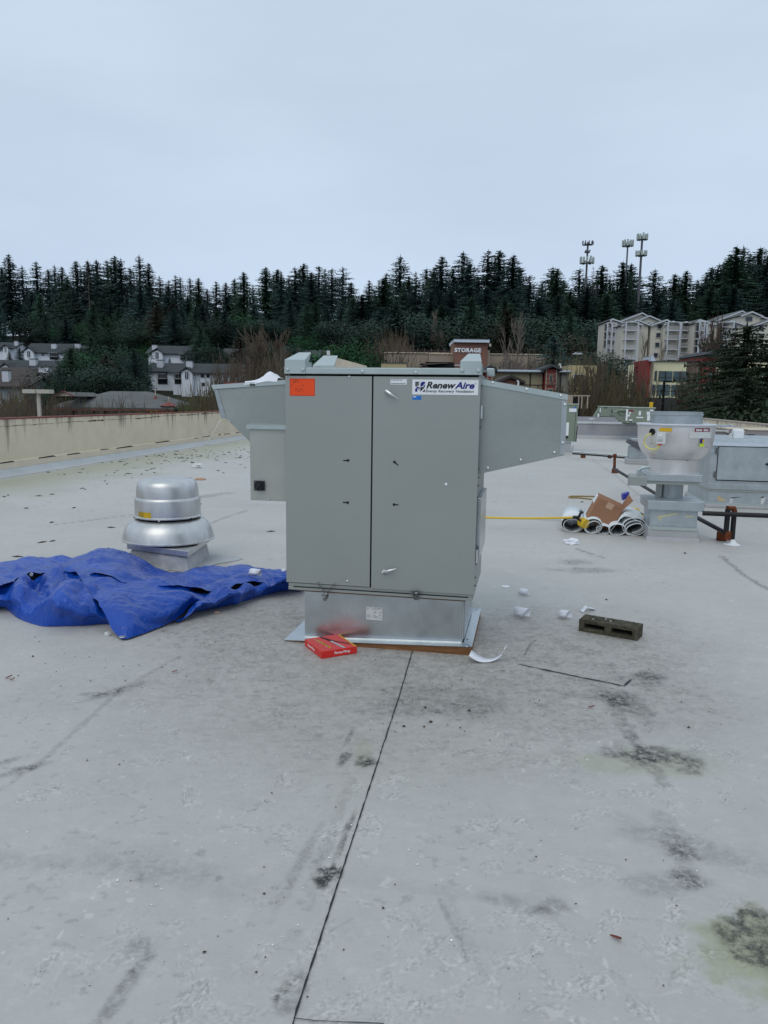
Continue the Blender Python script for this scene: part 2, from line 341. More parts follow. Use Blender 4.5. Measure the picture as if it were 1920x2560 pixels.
# dark stains
for a_ in [(1080, 1760, .30, .16, 0, .6, .8, 21, .12, .34), (1650, 1893, .19, .10, -12, .45, .75, 22, .07, .7), (1560, 1755, .10, .22, 12, .5, .6, 23, .1, .45), (1530, 1752, .07, .06, 0, .5, .6, 23, .1, .5),
           (1598, 1700, .13, .12, 10, .5, .6, 23, .1, .35), (1490, 1740, .16, .07, 0, .5, .6, 24, .1, .25),
           (1720, 2110, .20, .08, -30, .6, .7, 25, .10, .26), (1630, 1690, .09, .07, 0, .4, .3, 26, .1, .5), (1905, 2345, .13, .115, 25, .28, .45, 27, .05, .72),
           (862, 1893, .022, .075, -14, .6, .4, 28, .04, .7), (872, 1845, .012, .08, -12, .6, .4, 28, .04, .5), (913, 1905, .035, .05, 0, .5, .5, 29, .04, .75), (820, 2190, .035, .055, -30, .4, .5, 30, .03, .95),
           (862, 2090, .012, .16, -10, .5, .4, 31, .05, .55), (750, 2160, .02, .2, -12, .6, .5, 32, .05, .28), (735, 2480, .035, .07, -10, .5, .5, 33, .04, .4), (345, 2360, .03, .03, -40, .5, .5, 33, .04, .3), (693, 2495, .012, .012, 0, .4, .2, 33, .04, .5),
           (310, 2470, .022, .13, -12, .5, .6, 34, .03, .38), (295, 1728, .045, .16, -40, .5, .4, 35, .05, .42), (55, 1925, .03, .10, -50, .5, .4, 36, .05, .5), (10, 1905, .02, .07, -50, .5, .4, 36, .05, .4), (232, 1736, .07, .025, 0, .4, .5, 37, .04, .5),
           (1290, 2260, .12, .03, -20, .5, .5, 38, .05, .18), (1150, 2230, .28, .03, -8, .6, .5, 38, .05, .08), (1380, 2270, .05, .04, 0, .5, .5, 38, .05, .35), (1165, 2340, .02, .18, 12, .5, .5, 39, .04, .12),
           (1720, 2200, .045, .05, 0, .5, .5, 40, .05, .35), (1640, 2210, .12, .05, 10, .5, .5, 41, .06, .25), (1440, 1405, .16, .12, 0, .5, .6, 42, .1, .42), (1470, 1425, .3, .1, 0, .5, .6, 43, .1, .42), (1420, 1250, .02, .5, 20, .5, .4, 44, .1, .3),
           (540, 1415, .06, .25, -20, .5, .5, 45, .1, .3), (230, 1300, .03, .55, -38, .5, .5, 46, .12, .45), (520, 1240, .12, .5, -30, .5, .5, 47, .15, .4), (1375, 1300, .2, .1, 0, .5, .5, 48, .1, .3), (30, 2150, .5, .05, -6, .5, .5, 49, .08, .14), (430, 2170, .3, .08, -20, .5, .5, 49, .08, .13)]:
    dark += blob(*a_[:9]) * a_[9]
algae += blob(1885, 2370, .19, .14, 28, .35, .5, 27, .05) * 0.6 + blob(1640, 1910, .3, .12, 0, .5, .6, 22, .1) * 0.3 + blob(910, 1880, .04, .1, 0, .5, .6, 22, .1) * 0.25
dl = XX - wallL(YY)
algae += np.clip(sstep(0.45, 0.8, dl) * (1 - sstep(1.4, 3.2, dl + (fbm(XX, YY, 1.5, 51) - .5) * 2)), 0, 1) * 0.42
tone -= 0.05 * np.clip(1 - sstep(1.5, 4.0, dl), 0, 1) * sstep(.4, .8, fbm(XX, YY, .6, 52))
tone += 0.16 * (1 - sstep(0.40, 0.46, dl)) * (dl > 0)
# drifted leaves scar: dark seam lines
def segd(p, q):
    p = G(*p); q = G(*q); ex, ey = q.x - p.x, q.y - p.y; L2 = ex * ex + ey * ey
    t = np.clip(((XX - p.x) * ex + (YY - p.y) * ey) / L2, 0, 1); return np.hypot(XX - p.x - t * ex, YY - p.y - t * ey), t
def line(pts, wd, amt, seed=60, ns=0.02, brk=0.0):
    global dark
    for p, q in zip(pts[:-1], pts[1:]):
        d, t = segd(p, q); d = d + (fbm(XX, YY, ns * 3, seed) - .5) * wd * 1.2
        k = (1 - sstep(wd * .4, wd, d)) * amt
        if brk: k = k * sstep(brk, brk + .1, fbm(XX, YY, .12, seed + 3))
        dark = dark + k
for pts_, w_, a_, b_ in [([(1300, 1661), (1325, 1612), (1340, 1600)], .012, .5, .35), ([(1340, 1600), (1440, 1628), (1510, 1640)], .010, .28, .3),
                    ([(620, 1275), (560, 1295), (470, 1330), (300, 1395)], .035, .45, .25), ([(1560, 1262), (1660, 1340), (1800, 1385)], .02, .0, .2), ([(1802, 1390), (1860, 1438), (1920, 1474)], .035, .55, 0), ([(470, 1100), (390, 1118), (200, 1172)], .02, .0, .3),
                    ([(1475, 1145), (1540, 1190), (1600, 1240)], .03, .35, .1), ([(1440, 1372), (1510, 1395)], .03, .6, .2), ([(1700, 1640), (1560, 1790), (1600, 1850), (1640, 1890)], .03, .0, 0), ([(1550, 1790), (1580, 1840), (1660, 1960)], .05, .3, 0), ([(1660, 2040), (1700, 2130), (1740, 2200)], .06, .22, .2),
                    ([(0, 1975), (120, 1890), (300, 1725), (450, 1640)], .02, .24, .3), ([(720, 2400), (800, 2150), (880, 1950)], .03, .16, .3), ([(1100, 2250), (1170, 2400)], .012, .25, .3), ([(1250, 1560), (1120, 1700)], .01, .0, 0)]:
    if a_ > 0: line(pts_, w_, a_, 60, 0.02, b_)
# boot prints: treads of light dots with darker rims
prr = random.Random(5)
prints = [(820, 2170, 80), (700, 1965, 70), (830, 2090, 80), (1230, 2450, 40), (1300, 2440, 60), (1420, 2490, 30), (1680, 2350, 70), (1690, 2300, 60), (1780, 2420, 20), (1620, 1980, 10), (1650, 1900, -30), (1860, 2400, 40), (1850, 2310, 60), (1800, 2370, 0),
          (1340, 2380, 30), (1180, 2470, 70), (1100, 2440, 60), (1380, 2480, 120), (1470, 2440, 80), (1250, 2300, 20), (1320, 2310, -20), (1450, 2180, 0), (1180, 2130, 30), (1240, 2060, 10), (1380, 2060, 0), (1510, 2030, 20), (1700, 2030, 30), (1740, 2100, 0), (1640, 2200, 0),
          (600, 2430, 60), (640, 2400, 80), (150, 1980, 10), (190, 1965, 20), (30, 2000, 0), (500, 1895, 20), (430, 1860, 10), (560, 1940, 0), (590, 2050, 30), (880, 2050, 40), (570, 2530, 10), (780, 2380, 70), (760, 2400, 60), (820, 2370, 40), (40, 1793, 0), (345, 1765, 0), (1350, 1830, 0), (1290, 1870, 20), (1480, 1860, 0), (1090, 1850, 20), (1180, 1880, 10), (900, 2500, 60), (970, 2480, 50), (1030, 2520, 60), (1060, 2380, 40), (250, 2200, 10)]
for i in range(34): prints.append((prr.uniform(900, 1900), prr.uniform(1700, 2540), prr.uniform(-90, 90)))
for i in range(16): prints.append((prr.uniform(60, 900), prr.uniform(1700, 2540), prr.uniform(-90, 90)))
for i, (px, py, an) in enumerate(prints):
    c = G(px, py); a = R(an); L_, W_ = .15, .052; msk = (np.abs(XX - c.x) < .2) & (np.abs(YY - c.y) < .2)
    if not msk.any(): continue
    dx = XX[msk] - c.x; dy = YY[msk] - c.y; u_ = dx * math.cos(a) + dy * math.sin(a); v_ = -dx * math.sin(a) + dy * math.cos(a)
    sh = 1 - sstep(.82, 1.05, np.sqrt((u_ / L_) ** 2 + (v_ / (W_ * (1 - .25 * (np.abs(u_ / L_) < .3)))) ** 2))
    pt = prr.choice([0, 0, 2, 2, 1]); k = 2 * math.pi / prr.uniform(.028, .038)
    wob = (fbm(XX[msk], YY[msk], .05, 70 + i % 7) - .5) * 9.0
    nq = (fbm(u_ + 9, v_ * 1.7 + 9, .011, 60 + i % 9, 2, .6) - .5) * 5.0
    if pt == 0: q = np.sin(u_ * k + wob) * np.sin(v_ * k + (np.floor(u_ * k / math.pi / 2) % 2) * 1.5) * .5 + nq * .6
    elif pt == 1: q = np.sin(u_ * k + np.abs(v_) * k * .7 + wob) * .35 + nq * .8
    else: q = nq
    patch = sstep(.42, .6, fbm(XX[msk], YY[msk], .05, 80 + i % 5)); amt = prr.uniform(.35, 1.0)
    tone[msk] += sh * patch * amt * (.16 * sstep(.2, .55, q)); dark[msk] += sh * patch * amt * .30 * sstep(.25, .55, -q) * (1 - sstep(.75, 1.0, -q) * .6)
    hgt[msk] += sh * patch * q * amt * .25
# scuffs
for i in range(46):
    px, py = prr.uniform(0, 1900), prr.uniform(1650, 2540); ln = prr.uniform(40, 150); an = prr.uniform(-.9, .9); d, t = segd((px, py), (px + ln * math.cos(an), py + ln * math.sin(an) * .6))
    tone += (1 - sstep(.002, .008, d)) * prr.choice([-.10, .10, .08]) * sstep(.45, .55, fbm(XX, YY, .03, 90 + i % 6))
white = sstep(.80, .86, fbm(XX, YY, .028, 97, 2)) * sstep(.45, .6, fbm(XX, YY, .5, 98)); tone += .2 * white * (YY < 6)
nR, nC = XX.shape
me = bpy.data.meshes.new('roof')
co = np.stack([XX.ravel(), YY.ravel(), np.zeros(XX.size)], 1).astype(np.float32)
me.vertices.add(XX.size); me.vertices.foreach_set('co', co.ravel())
ii = np.arange(nR * nC).reshape(nR, nC); quads = np.stack([ii[:-1, :-1], ii[:-1, 1:], ii[1:, 1:], ii[1:, :-1]], -1).reshape(-1, 4)
me.loops.add(quads.size); me.loops.foreach_set('vertex_index', quads.ravel().astype(np.int32))
me.polygons.add(len(quads)); me.polygons.foreach_set('loop_start', np.arange(0, quads.size, 4, dtype=np.int32))
me.update(calc_edges=True)
for nm, arr in (('tone', np.clip(tone, .3, 2)), ('dirt', np.clip(dirt, 0, 1)), ('dark', np.clip(dark, 0, 1)), ('algae', np.clip(algae, 0, 1)), ('hgt', hgt)):
    at = me.attributes.new(nm, 'FLOAT', 'POINT'); at.data.foreach_set('value', arr.ravel().astype(np.float32))
m = bpy.data.materials.new('roof_membrane'); m.use_nodes = True; t = m.node_tree; b = t.nodes['Principled BSDF']; N = t.nodes.new; LK = t.links.new
def attr(n): a = N('ShaderNodeAttribute'); a.attribute_name = n; return a.outputs['Fac']
g = N('ShaderNodeTexCoord'); n1 = N('ShaderNodeTexNoise'); n1.inputs['Scale'].default_value = 9; n1.inputs['Detail'].default_value = 8; n1.inputs['Roughness'].default_value = .7; LK(g.outputs['Object'], n1.inputs['Vector'])
rm = N('ShaderNodeMapRange'); rm.inputs['To Min'].default_value = .86; rm.inputs['To Max'].default_value = 1.14; LK(n1.outputs['Fac'], rm.inputs['Value'])
mm = N('ShaderNodeMath'); mm.operation = 'MULTIPLY'; LK(attr('tone'), mm.inputs[0]); LK(rm.outputs[0], mm.inputs[1])
c0 = N('ShaderNodeMixRGB'); c0.blend_type = 'MULTIPLY'; c0.inputs[0].default_value = 1; c0.inputs[1].default_value = (.468, .453, .426, 1); LK(mm.outputs[0], c0.inputs[2])
def mixc(prev, fac, col):
    x = N('ShaderNodeMixRGB'); LK(fac, x.inputs[0]); LK(prev, x.inputs[1]); x.inputs[2].default_value = (*col, 1); return x.outputs[0]
def mth(op, a, b_, c_=None, cl=False):
    x = N('ShaderNodeMath'); x.operation = op; x.use_clamp = cl
    for k_, v_ in enumerate((a, b_, c_)):
        if v_ is None: continue
        if isinstance(v_, (int, float)): x.inputs[k_].default_value = v_
        else: LK(v_, x.inputs[k_])
    return x.outputs[0]
def nois(sc_, det, st_, rough=.65, dist=0.0, ang=0.0):
    mp_ = N('ShaderNodeMapping'); mp_.inputs['Scale'].default_value = st_; mp_.inputs['Rotation'].default_value = (0, 0, ang); LK(g.outputs['Object'], mp_.inputs[0]); x = N('ShaderNodeTexNoise'); x.inputs['Scale'].default_value = sc_; x.inputs['Detail'].default_value = det; x.inputs['Roughness'].default_value = rough; x.inputs['Distortion'].default_value = dist; LK(mp_.outputs[0], x.inputs['Vector']); return x.outputs['Fac']
def rng_(v, a, b_, lo=0.0, hi=1.0):
    x = N('ShaderNodeMapRange'); x.interpolation_type = 'SMOOTHSTEP'; x.inputs['From Min'].default_value = a; x.inputs['From Max'].default_value = b_; x.inputs['To Min'].default_value = lo; x.inputs['To Max'].default_value = hi; LK(v, x.inputs['Value']); return x.outputs[0]
wear = rng_(nois(1.1, 4, (1, 1, 1)), .42, .62)                       # where boots have walked
scr_d = rng_(nois(46, 5, (1, .55, 1), .7, 1.5, .5), .60, .72); scr_l = rng_(nois(38, 5, (.6, 1, 1), .7, 1.8, -.6), .60, .72)
base_c = mixc(c0.outputs[0], mth('MULTIPLY', scr_l, mth('MULTIPLY_ADD', wear, .42, .10)), (.56, .565, .555)); base_c = mixc(base_c, mth('MULTIPLY', scr_d, mth('MULTIPLY_ADD', wear, .40, .06)), (.20, .20, .19))
dn = nois(30, 6, (1, .7, 1), .75, 1.0); dirt_f = mth('MULTIPLY', attr('dirt'), rng_(dn, .32, .62, .25, 1.25), None, True)
cc = mixc(base_c, dirt_f, (.235, .21, .185)); cc = mixc(cc, mth('MULTIPLY', attr('dirt'), rng_(nois(70, 4, (1, .5, 1), .7, 2.0, 1.0), .60, .70, 0, .75), None, True), (.07, .062, .052))
cc = mixc(cc, attr('algae'), (.27, .29, .13))
dk = mth('MULTIPLY', attr('dark'), rng_(nois(26, 8, (1, 1, 1), .8, .15), .36, .60, .15, 1.2), None, True); cc = mixc(cc, dk, (.035, .037, .033))
LK(cc, b.inputs['Base Color'])
rg = N('ShaderNodeMapRange'); rg.inputs['To Min'].default_value = .42; rg.inputs['To Max'].default_value = .7; LK(n1.outputs['Fac'], rg.inputs['Value']); LK(rg.outputs[0], b.inputs['Roughness'])
b.inputs['Specular IOR Level'].default_value = .4
n2 = N('ShaderNodeTexNoise'); n2.inputs['Scale'].default_value = 55; n2.inputs['Detail'].default_value = 5; LK(g.outputs['Object'], n2.inputs['Vector'])
n3 = N('ShaderNodeTexNoise'); n3.inputs['Scale'].default_value = 2.5; n3.inputs['Detail'].default_value = 3; LK(g.outputs['Object'], n3.inputs['Vector'])
ah = N('ShaderNodeMath'); ah.operation = 'MULTIPLY_ADD'; LK(n3.outputs['Fac'], ah.inputs[0]); ah.inputs[1].default_value = 7.0; LK(n2.outputs['Fac'], ah.inputs[2])
ah2 = N('ShaderNodeMath'); ah2.operation = 'ADD'; LK(ah.outputs[0], ah2.inputs[0]); LK(attr('hgt'), ah2.inputs[1])
bp = N('ShaderNodeBump'); bp.inputs['Strength'].default_value = .35; bp.inputs['Distance'].default_value = .006; LK(ah2.outputs[0], bp.inputs['Height']); LK(bp.outputs[0], b.inputs['Normal'])
me.materials.append(m)
roof = bpy.data.objects.new('roof', me); COL.objects.link(roof); tag(roof, kind='structure')

def strip(name, pts, wd, m_, z=0.003, kind='structure', jit=0.0):
    mb = MB(); L_, R_ = [], []
    P_ = []
    for (a, b_) in zip(pts[:-1], pts[1:]):
        n = max(2, int((Vector(b_) - Vector(a)).length / .03))
        for k in range(n): P_.append(Vector(a).lerp(Vector(b_), k / n))
    P_.append(Vector(pts[-1])); rr_ = random.Random(3)
    vs = []
    for i, p in enumerate(P_):
        d = (P_[min(i + 1, len(P_) - 1)] - P_[max(i - 1, 0)]); d.z = 0; d.normalize(); nn = Vector((-d.y, d.x, 0)); ww = wd * (1 + jit * rr_.uniform(-1, 1)); sh = nn * rr_.uniform(-1, 1) * wd * jit * .4
        vs += [(p + nn * ww / 2 + sh).to_tuple()[:2] + (z,), (p - nn * ww / 2 + sh).to_tuple()[:2] + (z,)]
    mb.add(vs, [(2 * i, 2 * i + 1, 2 * i + 3, 2 * i + 2) for i in range(len(P_) - 1)])
    o = mb.build(name, m_); tag(o, kind=kind); return o
strip('roof_seam', [G(1032, 1625), G(1000, 1735), G(735, 2550), G(715, 2620)], .0048, 'ink', .004, jit=.5)
strip('roof_patch_edge', [G(1300, 1662), G(1440, 1692), G(1560, 1716), G(1577, 1700)], .010, 'ink', .004, jit=.6)
strip('roof_patch_edge', [G(733, 2548), G(790, 2555), G(960, 2562)], .003, 'ink_grey', .004, jit=.3)

# ------------------------------------------------------------------ parapets and raised roof
def line_wall(name, p0, p1, h, th, m_, label, cat='parapet wall', coping=None, zb=-6.0, outward=-1, base=True):
    p0 = Vector((*p0, 0)); p1 = Vector((*p1, 0)); L_ = (p1 - p0).length; ang = math.atan2(p1.y - p0.y, p1.x - p0.x)
    t_ = thing(name, label, cat, p0, ang)
    MB().box(0, L_, 0 if outward > 0 else -th, th if outward > 0 else 0, zb, h).build('wall_panel', m_, t_)
    return t_, L_
y0, y1 = -5.0, 42.0
pw, Lw = line_wall('parapet_wall', (wallL(y0), y0), (wallL(y1), y1), 1.055, .2, 'wall', 'long tan parapet wall with peeling streaks and red coping, along the left roof edge', outward=1)
mb = MB(); mb.box(-.02, Lw, -.015, .215, 1.057, 1.085); mb.build('coping', 'redcoping', pw)
mb = MB(); mb.prism_x([(-.001, .0), (-.001, .26), (-.03, .26), (-.05, .23), (-.055, .0)][::-1], 0, Lw); mb.build('base_moulding', 'wall', pw)
# peeled dark joint line running along the wall
mb = MB(); rr = random.Random(8); xq = 8.0; zq = .80; vs = []; fs = []
while xq < Lw - 6:
    n = rr.randint(6, 30); on = rr.random() < .75; k0 = len(vs)
    for k in range(n):
        wd = rr.choice([.004, .007, .012, .02]) * (1 if on else .35); vs += [(xq, -.006, zq - wd), (xq, -.006, zq + wd * rr.uniform(.3, 1))]; xq += .08; zq += rr.uniform(-.004, .0052)
    fs += [(k0 + 2 * k, k0 + 2 * k + 2, k0 + 2 * k + 3, k0 + 2 * k + 1) for k in range(n - 1)]
mb.add(vs, fs)
xq = 6.0
while xq < Lw - 4:
    ln = rr.uniform(.2, 1.3); zz = .25 + rr.uniform(-.02, .0); mb.add([(xq, -.052, zz - .02), (xq + ln, -.052, zz - .02), (xq + ln * .8, -.052, zz + rr.uniform(0, .02)), (xq, -.052, zz + .004)], [(0, 1, 2, 3)]); xq += ln + rr.uniform(.3, 2)
mb.build('peeling_joint', 'leafbrown', pw)
# membrane cove at the wall's foot
mb = MB(); mb.prism_x([(-.06, .004), (-.06, .1), (-.12, .075), (-.22, .03), (-.42, .008), (-.45, .004)][::-1], 0, Lw); cv = mb.build('membrane_cove', mat('pale_membrane', (.50, .53, .56), .4, 0, .4, var=.08, vscale=1.5, bump=.3, bscale=5), pw, smooth=True)
# pale conduit brace leaning on wall
br = MB(); br.tube([G(515, 1113, .03), P(552, 1050, G(515, 1113).y + .55)], .022, 6); tag(br.build('brace_pipe', 'lamp'), 'thin cream pipe brace leaning against the tan parapet wall below the left hood', 'pipe brace')

fr = Frame(G(1450, 1094), 11)
zt = fr.px(1450, 1057)[1]; zt2 = fr.px(1450, 1041, 6.0)[1]
RF = thing('raised_roof', 'higher grey membrane roof section with pale edge, beyond the main unit\'s right hood', 'roof section', fr.o, -R(11))
MB().box(-13.5, 11.5, 0, 7.4, -6, zt - .06).build('wall', 'membrane_dark', RF)
MB().box(-13.5, 11.5, -.03, 7.4, zt - .058, zt).build('coping', 'membrane', RF, bevel=.02)
mb = MB(); mb.prism_x([(-.001, .004), (-.001, .12), (-.02, .1), (-.35, .006), (-.36, .004)][::-1], -13.5, 11.5); mb.build('membrane_cove', 'membrane', RF, smooth=True)
MB().box(-13.5, fr.px(1546, 1046, 3.5)[0], 3.5, 3.7, zt, fr.px(1450, 1041.5, 3.5)[1]).build('inner_curb', 'membrane_dark', RF)
farw = thing('far_parapet', 'low tan parapet with a dark opening, far behind the green rooftop units', 'parapet wall', P(1452, 1042, 37.6)); 
p_ = P(1452, 1026.5, 41); q_ = P(1500, 1027.5, 41); MB().box(-9, P(1470, 1030, 37.6).x - P(1452, 1042, 37.6).x, 3.4, 3.6, -6, 1.12).build('wall_panel', 'tan', farw)
mb = MB(); x0 = P(1470, 1030, 37.6).x - P(1452, 1042, 37.6).x
for a_ in (0, 1.0, 1.5, 2.4): mb.box(x0 + .002 + a_ * .35, x0 + .06 + a_ * .35, 3.4, 3.46, .4, 1.06)
mb.box(x0 + .002, x0 + 1.0, 3.4, 3.46, 1.062, 1.12); mb.build('railing', 'tan', farw)
MB().box(x0 + .1, x0 + .5, 3.5, 3.6, -6, 1.0).build('dark_opening', 'dark', farw)
# right parapet
pA = (wallR(-4.0) + 0.0, -4.0); pB = (wallR(29.5), 29.5)
pr_, Lr = line_wall('parapet_wall', pA, pB, 1.0, .25, 'wall', 'tan parapet wall with grimy top and wavy sealant line, before the big dark conifer', outward=-1)
MB().box(-.02, Lr, -.27, .02, 1.003, 1.04).build('coping', mat('grimy_coping', (.36, .31, .26), .9, var=.35, vscale=3), pr_)
mb = MB(); mb.tube([(x * Lr / 60, .03, .86 + .05 * math.sin(x * .9) + .03 * math.sin(x * 2.3)) for x in range(61)], .02, 5); mb.build('sealant_line', 'white_dull', pr_)
MB().box(2, Lr, .002, .05, 0, .55).build('membrane_upstand', 'membrane_dark', pr_)

# ------------------------------------------------------------------ main ventilation unit
FU = Frame(G(1179, 1618, .055), 11); UZ = -R(11)
U = thing('ventilation_unit', 'large grey galvanised ventilation unit with two doors and side hoods, on a shiny metal curb', 'ventilation unit', FU.o, UZ)
UL, UR, UD = -1.155, 0.0, 0.75; ZB, ZD0, ZD1, ZT = .338, .385, 1.644, 1.692
MB().box(UL + .012, UR - .004, .024, UD, ZB + .004, ZT - .03).build('cabinet', 'galv2', U)
MB().box(UL + .02, UR - .012, .018, .0235, ZD0 - .01, ZD1 + .02).build('door_gap', 'dark', U)
# base rail with groove
mb = MB(); mb.box(UL + .012, UR - .006, .0, .022, ZB, ZD0 - .026); mb.box(UL + .012, UR - .006, .004, .022, ZD0 - .0255, ZD0 - .004); mb.build('base_rail', 'galv', U, bevel=.002)
MB().box(UL + .045, UR - .03, -.0015, .001, ZD0 - .029, ZD0 - .0235).build('rail_groove', 'dark', U)
gx = (FU.px(929, 1200)[0]); 
dL = MB().box(UL, gx - .004, -.004, .017, ZD0, ZD1).build('access_door', 'galv', U, bevel=.002)
dR = MB().box(gx + .005, UR + .003, -.004, .017, ZD0 - .008, ZD1).build('access_door', 'galv', U, bevel=.002); dR['label'] = 'wide right door with handles'
dL['label'] = 'narrow left door'
def uat(px, py, v=-.006): u_, z_ = FU.px(px, py, v); return u_, z_
def screw(px, py, parent, r=.0065, m_='steel', v=-.004):
    u_, z_ = uat(px, py); mb = MB()
    prof = [(r * 1.25, 0), (r * 1.2, .0015), (r * .9, .004), (r * .4, .0055), (.0001, .006)]
    mb.lathe(prof, seg=12); mb.v = [(u_ + x, v - z, z_ + y) for x, y, z in mb.v]; return mb.build('screw', m_, parent, smooth=True)
screw(873, 942, dL); screw(868, 1453, dL); screw(1115, 1211, dR, .007, 'white')
def keyslot(px, py, tx, ty, parent):
    u0, z0 = uat(px, py); u1, z1 = uat(tx, ty); mb = MB(); mb.disc_y(u0, z0, .0085, -.0062, -.0035, 8)
    a = math.atan2(z1 - z0, u1 - u0); L_ = math.hypot(u1 - u0, z1 - z0); Rm = Matrix.Rotation(-a, 3, 'Y')
    mb.obox(((u0 + u1) / 2, -.0047, (z0 + z1) / 2), L_, .0026, .0068, Rm); return mb.build('key_slot', 'black', parent)
keyslot(870, 1151, 858, 1151.5, dL); keyslot(869, 1256.5, 857, 1256, dL); keyslot(986, 1155, 995, 1163, dR); keyslot(985, 1261.5, 996, 1262, dR)
def handle(px, py, tx, ty):
    u0, z0 = uat(px, py); u1, z1 = uat(tx, ty); mb = MB(); mb.disc_y(u0, z0, .014, -.018, -.004, 16); dx, dz = u1 - u0, z1 - z0; L_ = math.hypot(dx, dz); dx /= L_; dz /= L_
    n = 10; vs = []; fs = []
    for i in range(n + 1):
        t_ = i / n; s_ = -.012 + t_ * (L_ + .012); rr_ = .0115 * math.sin(math.pi * min(1, .12 + t_ * .85)) ** .6 * (1.15 - .65 * t_); yy = -.020 - .010 * math.sin(math.pi * t_)
        for k in range(8):
            a = 2 * math.pi * k / 8; o1 = math.cos(a) * rr_; o2 = math.sin(a) * rr_ * .6; vs.append((u0 + dx * s_ - dz * o1, yy + o2, z0 + dz * s_ + dx * o1))
    for i in range(n):
        for k in range(8): fs.append((i * 8 + k, i * 8 + (k + 1) % 8, (i + 1) * 8 + (k + 1) % 8, (i + 1) * 8 + k))
    fs += [tuple(range(8)), tuple(range(n * 8 + 7, n * 8 - 1, -1))]; mb.add(vs, fs); return mb.build('handle', 'steel', dR, smooth='all')
handle(968, 979, 997, 997); handle(961, 1429, 993, 1420)
# top trim and roof sheet
mb = MB(); mb.box(UL - .002, UR + .004, -.016, .02, ZD1 + .012, ZT); mb.build('top_trim', 'galv_edge', U, bevel=.003)
mb = MB(); mb.add([(UL - .002, -.0162, ZT + .0008), (UR + .004, -.0162, ZT + .0008), (UR + .004, UD + .01, ZT + .012), (UL - .002, UD + .01, ZT + .012)], [(0, 1, 2, 3)]); mb.build('roof_sheet', 'galv_edge', U, solid=.003)
screw(907, 929.5, U, .0095, 'galv_edge', -.016); screw(1040, 932, U, .0095, 'galv_edge', -.016)
# corner lifting caps
def cap(u0, u1, v0, z0, zf, zt_, bolts, flip=1):
    c = MB(); c.box(u0, u1, v0, v0 + .004, z0, zf)
    b0 = (u0 + .035 if flip > 0 else u0 + .03, u1 - (.012 if flip > 0 else .02)); d_ = .16
    c.add([(u0, v0, zf), (u1, v0, zf), (b0[1], v0 + d_, zt_), (b0[0], v0 + d_, zt_), (u0, v0 + d_ + .02, z0), (u1 - .05, v0 + d_ + .02, z0)],
          [(0, 1, 2, 3), (3, 2, 5, 4), (0, 3, 4), (1, 5, 2)])
    c.box(u0 + .001, u0 + .004, v0 + .004, v0 + .14, z0, zf - .01); c.box(u1 - .004, u1 - .001, v0 + .004, v0 + .14, z0, zf - .01)
    o = c.build('corner_cap', 'galv_edge', U)
    for bu in bolts:
        mbb = MB(); mbb.lathe([(.012, 0), (.012, .003), (.009, .007), (.0001, .009)], seg=12); mbb.v = [(bu + x, v0 - z, z0 + .022 + y) for x, y, z in mbb.v]; mbb.build('bolt', 'galv_edge', o, smooth=True)
ucl, zcl = uat(712, 899, -.02); ucr = uat(763, 899, -.02)[0]
cap(ucl, ucr, -.022, ZD1 + .013, zcl, zcl + .052, (ucl + .018, ucr - .014))
ucl2, zc2 = uat(1151, 903, -.02); ucr2 = uat(1204, 903, -.02)[0]
cap(ucl2, ucr2, -.022, ZD1 + .013, zc2, zc2 + .052, (ucl2 + .012, ucr2 - .016), -1)
bl = FU.px(784, 914, UD - .14)[0]; brr = FU.px(838, 914, UD - .14)[0]; zb_ = FU.px(800, 914, UD - .14)[1]
cap(bl - .0, brr, UD - .16, ZT + .014, zb_, zb_ + .075, (bl + .04,), -1)
MB().box(UR + .004, UR + .05, UD - .25, UD - .1, ZT - .02, zc2 - .015).build('side_bracket', 'galv_edge', U, bevel=.004)
# labels
def plate(name, px0, py0, px1, py1, m_, parent, v=-.0045, th=.0008):
    u0, z1 = uat(px0, py0); u1, z0 = uat(px1, py1); return MB().box(u0, u1, v - th, v + .0002, z0, z1).build(name, m_, parent), (u0, u1, z0, z1)
_, (a0, a1, b0, b1) = plate('orange_label', 724, 946, 787, 990, 'orange', dL)
mb = MB()
for (x, z, wd, h_) in [(.12, .93, .26, .035), (.12, .82, .26, .045), (.06, .68, .08, .02), (.07, .62, .07, .02), (.05, .53, .08, .02), (.50, .62, .09, .03), (.36, .53, .08, .02), (.18, .40, .36, .028), (.24, .28, .30, .02)]:
    n = max(2, int(wd / .035))
    for k in range(n):
        if (k * 7 + int(z * 100)) % 5 == 0: continue
        mb.box(a0 + (a1 - a0) * (x + wd * k / n), a0 + (a1 - a0) * (x + wd * (k + .78) / n), -.0058, -.0054, b0 + (b1 - b0) * (z - h_), b0 + (b1 - b0) * z)
mb.build('label_print', 'ink', _ )
mb = MB(); e_ = .002
e2_ = e_ * 1.7; mb.add([(a0 + e_, -.0056, b0 + e_), (a1 - e_, -.0056, b0 + e_), (a1 - e_, -.0056, b1 - e_), (a0 + e_, -.0056, b1 - e_), (a0 + e2_, -.0056, b0 + e2_), (a1 - e2_, -.0056, b0 + e2_), (a1 - e2_, -.0056, b1 - e2_), (a0 + e2_, -.0056, b1 - e2_)], [(0, 1, 5, 4), (1, 2, 6, 5), (2, 3, 7, 6), (3, 0, 4, 7)]); mb.build('label_border', 'red_ink', _)
lp, (a0, a1, b0, b1) = plate('name_plate', 1031, 948.5, 1195, 988, 'white', dR)
W_, H_ = a1 - a0, b1 - b0
